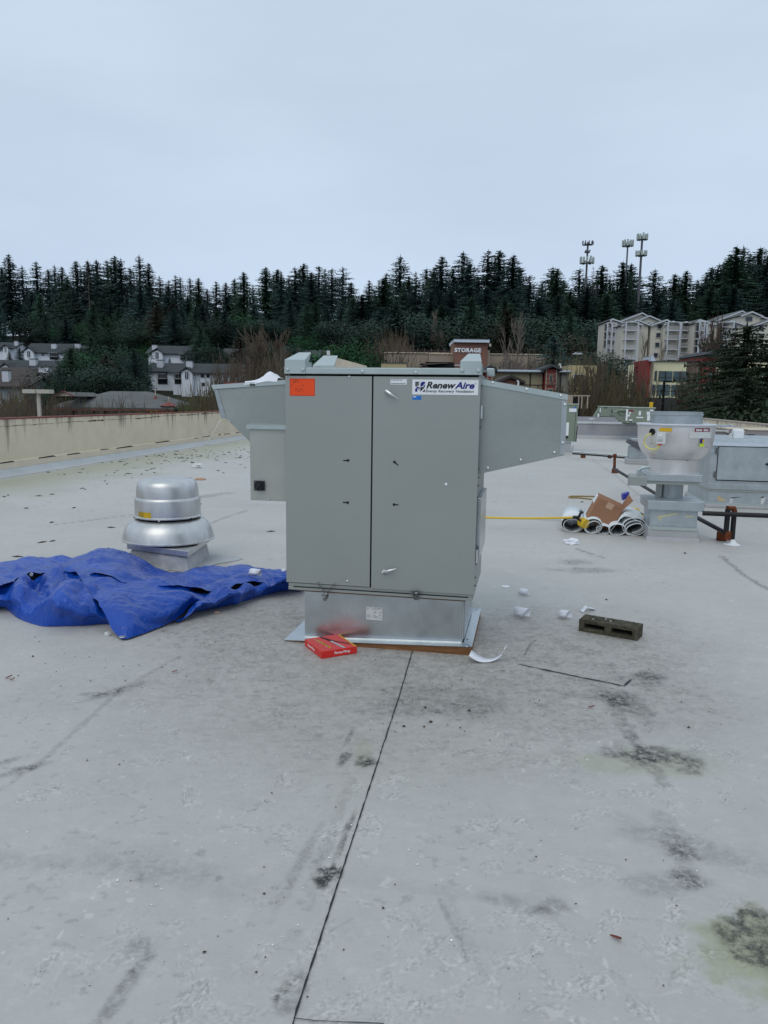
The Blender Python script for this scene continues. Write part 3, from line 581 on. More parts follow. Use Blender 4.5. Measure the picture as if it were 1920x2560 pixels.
# emblem: four tiles with triangles and arrow shapes
ex, ez, es = a0 + W_ * .045, b0 + H_ * .18, H_ * .335
def tri(mb, pts, y=-.0059): mb.add([(ex + es * p[0], y, ez + es * p[1]) for p in pts], [tuple(range(len(pts)))])
mk = MB(); tri(mk, [(0, 1.05), (.95, 2.0), (0, 2.0)]); tri(mk, [(.02, 1.05), (.45, 1.05), (.8, 1.45), (.8, 1.75)]); mk.build('emblem_grey', 'ink_grey', lp)
mk = MB(); tri(mk, [(1.05, 1.05), (1.35, 1.05), (2.0, 1.7), (2.0, 2.0), (1.25, 2.0), (1.25, 1.85), (1.05, 1.6)]); tri(mk, [(1.5, 1.05), (2.0, 1.05), (2.0, 1.5)])
tri(mk, [(.0, .0), (.45, .0), (.45, .55), (.95, .98), (.3, .98), (.3, .8), (.0, .6)]); tri(mk, [(.55, .45), (.95, .45), (.95, .9)]); mk.build('emblem_blue', 'ink_blue', lp)
mk = MB(); tri(mk, [(1.05, .0), (2.0, .95), (1.05, .95)]); tri(mk, [(1.45, 0), (2.0, 0), (2.0, .55)]); mk.build('emblem_black', 'ink', lp)
tx = ex + es * 2.25
o1 = text('lettering', 'Renew', H_ * .60, 'ink', lp, (0, -.0052, 0), shear=.28, bold=.0018, sx=.98); o2 = text('lettering', 'Aire', H_ * .60, 'ink_blue', lp, (0, -.0052, 0), shear=.28, bold=.0018, sx=.98)
def fit(o, x0, x1, z):
    xs = [v.co.x for v in o.data.vertices]; zs = [v.co.y for v in o.data.vertices]; s_ = (x1 - x0) / (max(xs) - min(xs)); o.scale = (s_, o.scale[1], 1); o.location.x = x0 - min(xs) * s_; o.location.z = z - min(zs) * o.scale[1]
fit(o1, tx, a0 + W_ * .665, b0 + H_ * .40); fit(o2, a0 + W_ * .645, a0 + W_ * .945, b0 + H_ * .40)
o3 = text('lettering', 'Energy Recovery Ventilation', H_ * .24, 'ink_grey', lp, (0, -.0052, 0), shear=.25, bold=.0004); fit(o3, tx - .004, a0 + W_ * .935, b0 + H_ * .10)
o4 = text('lettering', '®', H_ * .12, 'ink_grey', lp, (a0 + W_ * .95, -.0052, b0 + H_ * .68))
bs, q = plate('blue_sticker', 1031, 989.5, 1053, 999.5, 'blue_sticker', dR); MB().box(q[0] + .004, q[0] + .022, -.0058, -.0053, q[3] - .008, q[3] - .003).build('sticker_print', 'white', bs)
ws, q = plate('outdoor_label', 976, 947.5, 1017, 961.5, 'white', dR)
o5 = text('lettering', 'OUTDOOR USE', .011, 'ink', ws, (0, -.0052, 0)); fit(o5, q[0] + .003, q[0] + (q[1] - q[0]) * .72, q[2] + .022)
mb = MB()
for k in range(14): mb.box(q[0] + .004 + k * .0062, q[0] + .0085 + k * .0062, -.0058, -.0053, q[2] + .004, q[2] + .0085)
mb.build('label_print', 'ink_grey', ws)
# hinges / side panel on the right face
for (py0, py1) in ((1014, 1046), (1375, 1405)):
    u0, z1 = FU.px(1201, py0, .03); _z0 = FU.px(1201, py1, .03)[1]; m2 = MB(); m2.box(UR + .003, UR + .018, .018, .045, _z0, z1); m2.tube([(UR + .012, .012, _z0), (UR + .012, .012, z1)], .007, 8); m2.build('hinge', 'steel', U)
zs0 = FU.px(1200, 1382, .3)[1]; zs1 = FU.px(1200, 1235, .3)[1]
MB().box(UR - .003, UR + .022, .10, .66, zs0, zs1).build('side_panel', 'curb', U, bevel=.003)
for zz in (.42, .47, .55, .62, 1.02, 1.07, 1.12, 1.36, 1.46, 1.6): MB().box(UR - .003, UR + .010, .05, .058, zz - .004, zz + .004).build('screw', 'chain', U)
# right hood
V2 = .062
def hp(lst, F=FU, v=V2): return [F.px(x, y, v) for x, y in lst]
poly = hp([(1206, 949), (1196, 1186), (1412, 1138), (1418, 988)])
poly[0] = (UR - .003, poly[0][1]); poly[1] = (UR - .003, poly[1][1])
RH = MB().prism_y(poly, V2, .66).build('intake_hood', 'galv2', U, bevel=.002)
(x0, z0), (x1, z1) = poly[0], poly[3]; mb = MB(); mb.add([(x0, V2 - .003, z0 + .003), (x1 + .004, V2 - .003, z1 + .003), (x1 + .004, V2 - .003, z1 - .028), (x0, V2 - .003, z0 - .028), (x0, .665, z0 + .003), (x1 + .004, .665, z1 + .003)], [(0, 3, 2, 1), (0, 1, 5, 4)]); mb.build('hood_lip', 'galv_edge', RH, solid=.003)
mb = MB(); mb.add([(x1 - .028, V2 - .002, z1 - .03), (poly[2][0] - .028, V2 - .002, poly[2][1] + .005), (poly[2][0], V2 - .002, poly[2][1]), (x1, V2 - .002, z1 - .03)], [(0, 1, 2, 3)]); mb.build('hood_flange', 'galv_duct', RH, solid=.0025)
for (px, py) in [(1232, 957), (1317, 974), (1402, 989.5), (1412, 1012), (1407, 1107), (1386, 1131), (1302, 1150), (1220, 1170)]:
    u_, z_ = FU.px(px, py, V2); m3 = MB(); m3.lathe([(.0085, 0), (.0075, .003), (.0001, .006)], seg=10); m3.v = [(u_ + x, V2 - .004 - z, z_ + y) for x, y, z in m3.v]; m3.build('screw', 'steel', RH, smooth=True)
# left hood
V1 = .10
po = hp([(718, 957), (536, 974), (554, 1030), (562, 1043), (623, 1103), (640, 1120), (718, 1120)], v=V1)
po[0] = (UL + .013, po[0][1]); po[-1] = (UL + .013, po[-1][1])
LH = MB().prism_y(po[::1], V1, .66).build('exhaust_hood', 'galv2', U, bevel=.002)
a_, b_ = FU.px(529, 962.5, V1 - .005), FU.px(716, 949, V1 - .005); c_, d_ = FU.px(533, 973, V1 - .005), FU.px(716, 959.5, V1 - .005)
mb = MB(); mb.add([(a_[0], V1 - .006, a_[1]), (UL + .013, V1 - .006, b_[1]), (UL + .013, V1 - .006, d_[1]), (c_[0], V1 - .006, c_[1]), (a_[0], .67, a_[1]), (UL + .013, .67, b_[1])], [(0, 3, 2, 1), (0, 1, 5, 4), (0, 4, 3)]); mb.build('hood_lip', 'galv_edge', LH, solid=.003)
e0, e1, e2, e3 = hp([(535, 974), (553, 1046), (566, 1047), (545, 974)], v=V1 - .002)
e1b = FU.px(551, 1047, V1 - .002)
mb = MB(); mb.add([(e0[0], V1 - .001, e0[1]), (e1[0], V1 - .001, e1[1]), (e2[0], V1 - .003, e2[1] + .004), (e3[0], V1 - .003, e3[1])], [(0, 1, 2, 3)]); mb.build('opening_frame', 'curb', LH, solid=.002)
m3 = MB(); u_, z_ = FU.px(577, 1052, V1); m3.disc_y(u_, z_, .006, V1 - .006, V1, 10); m3.build('screw', 'steel', LH)
# disconnect box
V0 = .03
u0, z1 = FU.px(624, 1066, V0); u1 = FU.px(716.5, 1066, V0)[0]; z0 = FU.px(624, 1250, V0)[1]
DB = MB().box(u0, UL - .006, V0, .28, z0, z1).build('disconnect_box', 'boxm', U, bevel=.003)
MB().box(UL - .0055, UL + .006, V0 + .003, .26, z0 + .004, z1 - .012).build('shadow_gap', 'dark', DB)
lu, lz = FU.px(616, 1062, V0 - .014); MB().prism_x([(V0 - .016, z1 + .010), (V0 - .016, z1 - .014), (V0 - .001, z1 - .014), (V0 - .001, z1 + .002), (.28, z1 + .002), (.28, z1 + .03)][::-1], lu, UL - .004).build('rain_lip', 'galv_edge', DB)
ku, kz = FU.px(648, 1214.5, V0 - .02); pu0, pz1 = FU.px(635, 1201, V0); pu1, pz0 = FU.px(663, 1227, V0)
KP = MB().box(pu0, pu1, V0 - .004, V0 - .0003, pz0, pz1).build('switch_plate', 'ink_grey', DB)
mb = MB(); mb.disc_y(ku, kz, .031, V0 - .026, V0 - .004, 24); mb.disc_y(ku, kz, .027, V0 - .034, V0 - .026, 24); mb.build('rotary_switch', 'black', DB, smooth=True)
mb = MB(); mb.obox((ku, V0 - .037, kz), .012, .008, .046, Matrix.Rotation(R(40), 3, 'Y')); mb.build('switch_grip', 'ink', DB)
m3 = MB(); u_, z_ = FU.px(672, 1247, V0); m3.disc_y(u_, z_, .007, V0 - .005, V0, 10); m3.build('screw', 'steel', DB)
# chains hanging below the doors
def chain(px_l, px_r, pxc, pyc, n_bundle, seed):
    rc = random.Random(seed); ul, zl = uat(px_l, 1458 + (px_l - 800) * .09); ur, zr = uat(px_r, 1458 + (px_r - 800) * .09); uc, zc = uat(pxc, pyc); mb = MB()
    def link(c, d, roll, s=.009):
        d = Vector(d).normalized(); q_ = d.to_track_quat('X', 'Y').to_matrix() @ Matrix.Rotation(roll, 3, 'X'); pts = [Vector(c) + q_ @ Vector((math.cos(t_) * s, math.sin(t_) * s * .6, 0)) for t_ in [2 * math.pi * k / 8 for k in range(9)]]
        mb.tube(pts, .0017, 5, cap=False)
    for (a0_, z0_) in ((ul, zl), (ur, zr)):
        L_ = math.hypot(uc - a0_, zc - z0_); n = int(L_ / .0135)
        for i in range(n + 1): t_ = i / max(1, n); link((a0_ + (uc - a0_) * t_, -.015 - .004 * (i % 2), z0_ + (zc - z0_) * t_), (uc - a0_, 0, zc - z0_), (i % 2) * 1.57)
    for i in range(n_bundle): link((uc + rc.gauss(0, .009), -.022 + rc.uniform(-.006, .006), zc - rc.uniform(-.012, .036)), (rc.uniform(-1, 1), rc.uniform(-.5, .5), rc.uniform(-1, 1)), rc.uniform(0, 3))
    o = mb.build('chain', 'chain', U); m4 = MB(); m4.disc_y(uc + .004, zc + .006, .006, -.034, -.026, 10); m4.build('clip', 'steel', o)
chain(796, 836, 817, 1484, 16, 1); chain(1030, 1053, 1040, 1482, 34, 2)
# loose white paper bag lying on the left hood
rgp = random.Random(4); mb = MB(); vs = []; nu, nv = 14, 8
for i in range(nu + 1):
    for j in range(nv + 1):
        px = 612 + 82 * i / nu; base = 956.5 - (px - 612) * .075; u_, z_ = FU.px(px, base, V1); bump_ = .045 * math.exp(-((px - 668) / 20) ** 2) + .004
        vs.append((u_, V1 - .012 + .14 * j / nv, z_ + .006 + (bump_ * math.sin(math.pi * (j + .25) / (nv + .5)) ** .6) * rgp.uniform(.8, 1.15) - (.02 if j == 0 else 0)))
mb.add(vs, [(i * (nv + 1) + j, (i + 1) * (nv + 1) + j, (i + 1) * (nv + 1) + j + 1, i * (nv + 1) + j + 1) for i in range(nu) for j in range(nv)])
bag = mb.build('paper_bag', 'paper', None, smooth='all'); bag.matrix_world = Matrix.Translation(FU.o) @ Matrix.Rotation(UZ, 4, 'Z'); tag(bag, 'crumpled white paper bag with a small printed label lying on top of the left hood', 'paper bag')
_m = MB(); u_, z_ = FU.px(628, 960, V1 - .02)
for k in range(3): _m.box(u_ - .012 + k * .011, u_ - .004 + k * .011, V1 - .0145, V1 - .0135, z_ - .012, z_ + .004)
_o = _m.build('label_print', 'ink_grey', bag)

# ------------------------------------------------------------------ roof curb under the unit
Cb = thing('roof_curb', 'shiny galvanised roof curb with wide bottom flange on wood, carrying the ventilation unit', 'roof curb', FU.o, UZ)
VC = .075
cl_, _z = FU.px(762, 1500, VC); cr_, _z = FU.px(1157, 1520, VC); zct = .315; zfl, zfr = .030, .062
def wl(u): return .008 + (.056 - .008) * (u + 1.175) / 1.175
mb = MB(); xs = np.linspace(cl_, cr_, 12)
for a_, b_ in zip(xs[:-1], xs[1:]): mb.add([(a_, VC, wl(a_) + .02), (b_, VC, wl(b_) + .02), (b_, VC, zct), (a_, VC, zct), (a_, VC - .002, wl(a_) + .006), (b_, VC - .002, wl(b_) + .006)], [(0, 1, 2, 3), (4, 5, 1, 0)])
mb.add([(cr_, VC, wl(cr_) + .02), (cr_ + .012, VC + .02, wl(cr_) + .02), (cr_ + .012, VC + .02, zct), (cr_, VC, zct), (cr_ + .012, .7, wl(cr_) + .02), (cr_ + .012, .7, zct)], [(0, 1, 2, 3), (1, 4, 5, 2)])
mb.add([(cl_, VC, .02), (cl_, VC, zct), (cl_, .7, zct), (cl_, .7, .02), (cr_ + .012, .7, .05), (cr_ + .012, .7, zct)], [(0, 1, 2, 3), (3, 2, 5, 4)])
cw = mb.build('curb_wall', 'curb', Cb)
mb = MB(); uA, uB = -1.175, .002; vD = .86
mb.add([(uA, 0, wl(uA)), (uB, 0, wl(uB)), (uB, vD, wl(uB)), (uA, vD, wl(uA)), (cl_, VC - .002, wl(cl_) + .006), (cr_ + .01, VC - .002, wl(cr_) + .006), (cr_ + .012, .7, wl(cr_) + .006), (cl_, .7, wl(cl_) + .006)], [(0, 1, 5, 4), (1, 2, 6, 5), (2, 3, 7, 6), (3, 0, 4, 7)])
mb.build('flange', 'curb', Cb, solid=.0025)
mb = MB(); mb.box(cl_ - .022, cr_ + .016, VC - .012, .72, zct + .0005, ZB - .001); mb.build('wood_nailer', 'wood', Cb)
mb = MB(); n = 16
for i in range(n):
    a_ = uA + .01 + (uB - .012 - uA) * i / n; b_ = uA + .01 + (uB - .012 - uA) * (i + 1) / n
    mb.add([(a_, .006, .0), (b_, .006, .0), (b_, .006, wl(b_) - .002), (a_, .006, wl(a_) - .002)], [(0, 1, 2, 3)])
mb.add([(uB - .004, .006, 0), (uB - .004, .855, 0), (uB - .004, .855, wl(uB) - .002), (uB - .004, .006, wl(uB) - .002)], [(0, 1, 2, 3)]); mb.build('wood_base', 'wood', Cb)
sm = MB(); sm.tube([(cr_ + .004, VC - .003, wl(cr_) + .012), (cr_ + .004, VC - .003, zct)], .0025, 5); sm.tube([(cr_ - .006, VC - .003, wl(cr_) + .012), (cr_ - .006, VC - .003, zct)], .0015, 5); sm.build('seam_bead', 'galv_edge', cw)
u0, z1 = FU.px(916, 1516, VC); u1, z0 = FU.px(956, 1551, VC)
sl = MB().box(u0, u1, VC - .0022, VC - .001, z0, z1).build('data_label', 'white_dull', cw)
mb = MB(); rt = random.Random(2)
for r_ in range(9):
    x = u0 + .005
    while x < u1 - .012:
        l_ = rt.uniform(.004, .016); 
        if rt.random() < .7 and not (r_ in (2, 5)): mb.box(x, min(x + l_, u1 - .005), VC - .0029, VC - .0024, z1 - .007 - r_ * (z1 - z0 - .012) / 9, z1 - .0045 - r_ * (z1 - z0 - .012) / 9)
        x += l_ + .004
mb.build('label_print', 'ink_grey', sl)
mb = MB()
for (px, py) in [(1177, 1534), (1167, 1616), (1169, 1597)]:
    p = G(px, py, .062); q_ = p - FU.o; lu_, lv_ = q_.x * math.cos(R(11)) - q_.y * math.sin(R(11)), q_.x * math.sin(R(11)) + q_.y * math.cos(R(11)); mb.lathe([(.008, 0), (.006, .004), (.0001, .006)], c=(lu_, lv_, .061), seg=8)
mb.build('screws', 'steel', Cb)
# round black-edged duct stub lying behind the curb
pv = G(1165, 1514, 0); vt = thing('capped_pipe', 'low black pipe stub with pale flat cap, just behind the curb\'s right corner', 'pipe cap', (pv.x - .05, pv.y + .08, 0))
MB().lathe([(.085, 0), (.085, .035)], seg=24, cap1=True).build('pipe', 'black', vt, smooth=True); MB().lathe([(.088, .036), (.088, .042)], seg=24, cap0=True, cap1=True).build('cap', 'white_dull', vt)

# ------------------------------------------------------------------ blue tarp
def patch(mb, ctrl, nu, nv, amp=.02, seed=0, fine=.006):
    A_ = np.array([[list(G(px, py, z)) for px, py, z in row] for row in ctrl])
    def cr_(a, t):
        n = a.shape[0]; x = t * (n - 1); i = np.clip(np.floor(x).astype(int), 0, n - 2); f = (x - i)
        g = lambda k: a[np.clip(i + k, 0, n - 1)]; f = f.reshape(-1, *([1] * (a.ndim - 1)))
        return .5 * ((2 * g(0)) + (-g(-1) + g(1)) * f + (2 * g(-1) - 5 * g(0) + 4 * g(1) - g(2)) * f ** 2 + (-g(-1) + 3 * g(0) - 3 * g(1) + g(2)) * f ** 3)
    B_ = cr_(A_, np.linspace(0, 1, nv + 1)); B_ = cr_(B_.transpose(1, 0, 2), np.linspace(0, 1, nu + 1)).transpose(1, 0, 2)
    X, Y, Z = B_[..., 0], B_[..., 1], B_[..., 2]
    def ridge(x, y, s_, sd_): return 1 - np.abs(fbm(x, y, s_, sd_, 2) - .5) * 4
    rq = np.random.default_rng(seed); D = np.zeros_like(X); kk = sstep(0, .07, Z)
    tri_ = lambda q: np.abs(q - np.floor(q) - .5) * 2
    wx = X + .35 * (fbm(X, Y, .45, seed + 5, 2) - .5); wy = Y * 1.2 + .35 * (fbm(X, Y, .45, seed + 6, 2) - .5)
    for wl_, am_, cnt in ((.62, 1.0, 3), (.31, .50, 4), (.15, .24, 5), (.07, .10, 5)):
        for _k in range(cnt):
            th_ = rq.uniform(0, math.pi); ph_ = rq.uniform(0, 1); q = (wx * math.cos(th_) + wy * math.sin(th_)) / wl_ / rq.uniform(.8, 1.25) + ph_
            mod = sstep(.38, .62, fbm(X, Y, wl_ * 1.3, seed + 20 + _k + int(wl_ * 100), 2)); D += am_ * (tri_(q) - .5) * mod * amp / cnt ** .5 * 1.6
    Z = np.maximum(Z + D * kk + fine * .0, .003 + .004 * (kk > .05)); X = X + (fbm(X, Y, .12, seed + 8) - .5) * .04 * kk; Y = Y + D * .5 * kk
    vs = np.stack([X, Y, Z], -1).reshape(-1, 3); nn = nu + 1
    mb.add([tuple(p) for p in vs.tolist()], [(r_ * nn + c_, (r_ + 1) * nn + c_, (r_ + 1) * nn + c_ + 1, r_ * nn + c_ + 1) for r_ in range(nv) for c_ in range(nu)])
mtarp = mat('blue_tarp', (.003, .056, .36), .30, 0, .5, var=.16, vscale=3, bump=.0)
t = mtarp.node_tree; b = t.nodes['Principled BSDF']; g = t.nodes.new('ShaderNodeTexCoord'); vo = t.nodes.new('ShaderNodeTexVoronoi'); vo.inputs['Scale'].default_value = 11; vo.feature = 'DISTANCE_TO_EDGE'
nzz = t.nodes.new('ShaderNodeTexNoise'); nzz.inputs['Scale'].default_value = 6; nzz.inputs['Detail'].default_value = 3; mxv = t.nodes.new('ShaderNodeMixRGB'); mxv.inputs[0].default_value = .35
t.links.new(g.outputs['Object'], nzz.inputs['Vector']); t.links.new(g.outputs['Object'], mxv.inputs[1]); t.links.new(nzz.outputs['Color'], mxv.inputs[2]); t.links.new(mxv.outputs[0], vo.inputs['Vector'])
vo2 = t.nodes.new('ShaderNodeTexVoronoi'); vo2.inputs['Scale'].default_value = 26; t.links.new(mxv.outputs[0], vo2.inputs['Vector'])
av = t.nodes.new('ShaderNodeMath'); av.operation = 'MULTIPLY_ADD'; av.inputs[1].default_value = .35; t.links.new(vo2.outputs['Distance'], av.inputs[0]); t.links.new(vo.outputs['Distance'], av.inputs[2])
bp = t.nodes.new('ShaderNodeBump'); bp.inputs['Strength'].default_value = .5; bp.inputs['Distance'].default_value = .014; t.links.new(av.outputs[0], bp.inputs['Height']); t.links.new(bp.outputs[0], b.inputs['Normal'])
TC = [-90, 0, 75, 150, 210, 245, 320, 400, 470, 540, 610, 680, 760]
r1y = [1408, 1405, 1402, 1397, 1384, 1371, 1382, 1424, 1428, 1417, 1410, 1424, 1436]; r1z = [.10, .10, .10, .10, .15, .19, .15, .05, .06, .09, .11, .10, .08]
r2y = [1432, 1430, 1425, 1422, 1412, 1405, 1412, 1442, 1452, 1442, 1432, 1440, 1448]; r2z = [.14, .14, .15, .16, .19, .21, .19, .10, .09, .10, .13, .12, .09]
r3y = [1490, 1470, 1428, 1430, 1436, 1440, 1450, 1462, 1475, 1478, 1456, 1456, 1460]; r3z = [.17, .17, .21, .22, .23, .22, .20, .17, .13, .12, .14, .12, .09]
mb = MB()
row1 = list(zip(TC, r1y, r1z)); row0 = []
for px, py, z in row1:
    p = G(px, py, z); row0.append((px, py, z))
def back(px, py, z):   # ground point just behind the silhouette
    p = G(px, py, z); d = .12; q = Vector((p.x * (1 + d / p.y), p.y + d, 0)); v = np.array(q) - np.array([0, 0, EYE]); return (960 + FPX * (v @ _r) / (v @ _f), 1280 - FPX * (v @ _u) / (v @ _f), 0.0)
patch(mb, [[back(*c) for c in row1], row1, list(zip(TC, r2y, r2z)), list(zip(TC, r3y, r3z))], 420, 100, .044, 100, .007)
BC = [-90, 0, 50, 95, 135, 165, 205, 250, 290, 320]
patch(mb, [list(zip(BC, [1484, 1464, 1436, 1430, 1428, 1430, 1440, 1470, 1530, 1560], [.15, .15, .18, .20, .19, .2, .2, .15, .08, .03])),
           list(zip(BC, [1500, 1495, 1480, 1478, 1475, 1480, 1490, 1510, 1545, 1570], [.12, .11, .16, .10, .20, .22, .18, .12, .05, .02])),
           list(zip([-90, 0, 50, 88, 135, 165, 205, 250, 290, 320], [1512, 1508, 1512, 1508, 1512, 1516, 1525, 1538, 1555, 1575], [.06, .06, .09, .12, .17, .16, .13, .08, .03, .01])),
           list(zip([-90, 0, 46, 98, 132, 165, 205, 250, 285, 318], [1522, 1518, 1547, 1565, 1567, 1566, 1565, 1561, 1562, 1578], [0] * 10))], 260, 110, .07, 120, .012)
patch(mb, [[(183, 1434, .24), (280, 1438, .21), (370, 1450, .18), (460, 1465, .14), (560, 1478, .12)],
           [(210, 1460, .21), (290, 1470, .20), (370, 1480, .18), (455, 1490, .14), (530, 1490, .10)],
           [(243, 1515, .14), (300, 1515, .15), (365, 1520, .14), (432, 1522, .11), (495, 1510, .07)],
           [(272, 1566, .055), (312, 1560, .08), (358, 1556, .07), (405, 1550, .05), (452, 1540, .03)],
           [(301, 1597, .008), (316, 1597, .012), (342, 1589, .012), (372, 1578, .012), (402, 1566, .012)]], 150, 150, .040, 140, .007)
DC = [395, 450, 500, 550, 600, 650, 700, 760]
patch(mb, [list(zip(DC, [1558, 1535, 1500, 1480, 1466, 1458, 1456, 1460], [.02, .06, .10, .12, .13, .12, .12, .10])),
           list(zip(DC, [1563, 1540, 1515, 1497, 1482, 1474, 1467, 1467], [.012, .04, .09, .11, .12, .08, .09, .06])),
           list(zip(DC, [1569, 1547, 1529, 1520, 1508, 1493, 1480, 1475], [0] * 8))], 260, 70, .06, 160, .010)
TP = mb.build('blue_tarp', mtarp, None, smooth='all'); tag(TP, 'crumpled blue plastic tarp spread on the roof in front of the round aluminium exhaust fan', 'tarp')
mb = MB(); p = G(306, 1592, .022); mb.lathe([(.022, 0), (.02, .005), (.009, .005), (.008, 0)], c=p, seg=16); mb.build('grommet', 'steel', TP, smooth=True)
mb = MB(); p = P(79, 1436, G(79, 1436, .22).y - .03); mb.lathe([(.013, 0), (.012, .004), (.005, .004), (.004, 0)], seg=12); mb.v = [(p.x + x, p.y - z, p.z + y) for x, y, z in mb.v]; mb.build('grommet', 'steel', TP, smooth=True)

# ------------------------------------------------------------------ round aluminium exhaust fan on the left
cA = G(317, 1368, .16); cB = G(524, 1350, .16); cN = G(470, 1388, .16); cen = (cA + cB) / 2
LF = thing('exhaust_fan', 'round aluminium dome exhaust fan with yellow sticker, on a low curb behind the tarp', 'exhaust fan', (cen.x, cen.y, 0))
YC = cen.y; pxw = lambda px, py: P(px, py, YC)
cx_ = P(420.7, 1290, YC).x
def prof(lst, cpx, Y): 
    out = []
    for r_, py in lst: out.append((P(cpx + r_, py, Y).x - P(cpx, py, Y).x, P(cpx, py, Y).z))
    return out
off = (cx_ - cen.x, 0, 0)
pr = prof([(.01, 1196), (40, 1196), (57, 1197), (64, 1199), (70, 1204), (73, 1213), (75, 1226), (75.5, 1240), (78.5, 1243), (79.5, 1247), (79.5, 1284), (82, 1286), (82, 1288.5), (77, 1289)], 420.7, YC)
MH = MB().lathe(pr, c=off, seg=72).build('motor_dome', 'alu', LF, smooth=True)
pr = prof([(73, 1287.5), (73, 1299)], 420.7, YC); MB().lathe(pr, c=off, seg=48).build('dark_gap', 'dark', LF)
pr = prof([(70, 1294), (79, 1294), (88, 1298.5), (98, 1307.5), (105, 1320), (109, 1334), (110.5, 1341), (112.5, 1342), (112.5, 1345), (108, 1345)], 420.7, YC)
MB().lathe(pr, c=off, seg=72).build('shroud', 'alu', LF, smooth=True)
zr = P(420, 1345, YC).z; MB().lathe([(.36, zr + .01), (.22, zr - .01), (.2, .16)], c=off, seg=40).build('fan_throat', 'dark', LF)
# square curb cap with corner at cN
e1 = (cN - cA); e2 = (cB - cN); sA = [Vector((p.x - cen.x, p.y - cen.y)) for p in (cA, cN, cB, cA + cB - cN)]
def quadbox(mb, pts, z0, z1, flare=0.0):
    lo = [p * (1 + flare) for p in pts]; mb.add([(p.x, p.y, z0) for p in lo] + [(p.x, p.y, z1) for p in pts], [(0, 1, 5, 4), (1, 2, 6, 5), (2, 3, 7, 6), (3, 0, 4, 7), (4, 5, 6, 7)])
mb = MB(); quadbox(mb, sA, .145, .195); mb.build('curb_cap', 'alu', LF, bevel=.004)
mb = MB(); quadbox(mb, [p * .93 for p in sA], .005, .145, .10); 
cbm = mb.build('curb_flashing', 'membrane', LF, bevel=.03); 
md = cbm.modifiers.new('sub', 'SUBSURF'); md.subdivision_type = 'SIMPLE'; md.levels = md.render_levels = 5
tx_ = bpy.data.textures.new('wrinkle', 'CLOUDS'); tx_.noise_scale = .12; dm = cbm.modifiers.new('wr', 'DISPLACE'); dm.texture = tx_; dm.strength = .035; dm.mid_level = .5
# flared apron sheet lying on the roof round the curb
mb = MB(); n = 40; vs = []
for k in range(n):
    a = 2 * math.pi * k / n; rr = .52 + .10 * math.sin(3 * a + 1) + .05 * math.sin(7 * a); vs.append((math.cos(a) * rr * 1.02, math.sin(a) * rr * .9, .004))
for k in range(n):
    a = 2 * math.pi * k / n; vs.append((math.cos(a) * .30, math.sin(a) * .30, .02))
mb.add(vs, [(k, (k + 1) % n, n + (k + 1) % n, n + k) for k in range(n)]); mb.build('apron', 'membrane', LF)
# sticker bent round the drum
def sticker_arc(cpx, cpy0, cpy1, px0, px1, Y, rad_px, name, m_, parent, offx, cpx0, extra=.0015, n=10):
    mb = MB(); z1, z0 = P(cpx0, cpy0, Y).z, P(cpx0, cpy1, Y).z; rad = P(cpx0 + rad_px, cpy0, Y).x - P(cpx0, cpy0, Y).x + extra
    a0_ = math.asin(max(-.999, min(.999, (px0 - cpx0) / rad_px))); a1_ = math.asin(max(-.999, min(.999, (px1 - cpx0) / rad_px))); vs = []
    va = math.atan2(P(cpx0, cpy0, Y).x, Y)
    for k in range(n + 1):
        a = a0_ + (a1_ - a0_) * k / n - va; x, y = rad * math.sin(a), -rad * math.cos(a); vs += [(offx + x, y, z0), (offx + x, y, z1)]
    mb.add(vs, [(2 * k, 2 * k + 2, 2 * k + 3, 2 * k + 1) for k in range(n)]); return mb.build(name, m_, parent)
sticker_arc(420, 1271, 1283, 352, 363.5, YC, 79.5, 'warning_sticker', 'yellow_old', MH, off[0], 420.7); sticker_arc(420, 1271, 1284, 363.8, 381, YC, 79.5, 'warning_sticker', 'yellow', MH, off[0], 420.7)
for a in (-1.15, .02, 1.0, 2.2, 3.6):
    rr = pr[0][0]; R2 = P(500.7, 1280, YC).x - P(420.7, 1280, YC).x + .004; b_ = MB().box(-.008, .008, -.006, .004, -.008, .008); zz = P(420, 1289, YC).z; b_.v = [(off[0] + (x) * math.cos(a) + (R2 - y) * math.sin(a) * 1.0, (x) * math.sin(a) - (R2 - y) * math.cos(a), z + zz) for x, y, z in b_.v]; b_.build('clip', 'black' if a != .02 else 'white_dull', LF)

# ------------------------------------------------------------------ upblast fan on the right
base = G(1619, 1351); FR = Frame(base, 11); RFN = thing('upblast_fan', 'tall grey upblast fan with bowl housing, square plate and yellow conduit, on a taped curb', 'exhaust fan', FR.o, UZ)
cw_ = FR.px(1742, 1352)[0]; YF = base.y + .33
wcap = cw_ + .035; z0c = FR.px(1619, 1273)[1]; z1c = FR.px(1619, 1250)[1]; zmb = FR.px(1619, 1316)[1]
MB().box(.012, cw_ - .01, .005, cw_ - .03, zmb, z0c + .01).build('curb_body', 'galv_duct', RFN, bevel=.004)
MB().box(-.004, cw_ + .008, -.008, cw_ - .01, .0, zmb).build('curb_flashing', 'membrane', RFN, bevel=.012)
MB().prism_x([(-.009, .0), (-.03, .0), (-.012, .05)], -.02, cw_ + .02).build('flashing_cove', 'membrane', RFN)
MB().box(.03, cw_ - .005, -.016, -.008, zmb - .03, zmb + .006).build('termination_bar', 'galv_edge', RFN)
MB().box(-.03, wcap + .01, -.035, cw_ + .03, z0c, z1c).build('curb_cap', 'galv_duct', RFN, bevel=.005)
mb = MB()
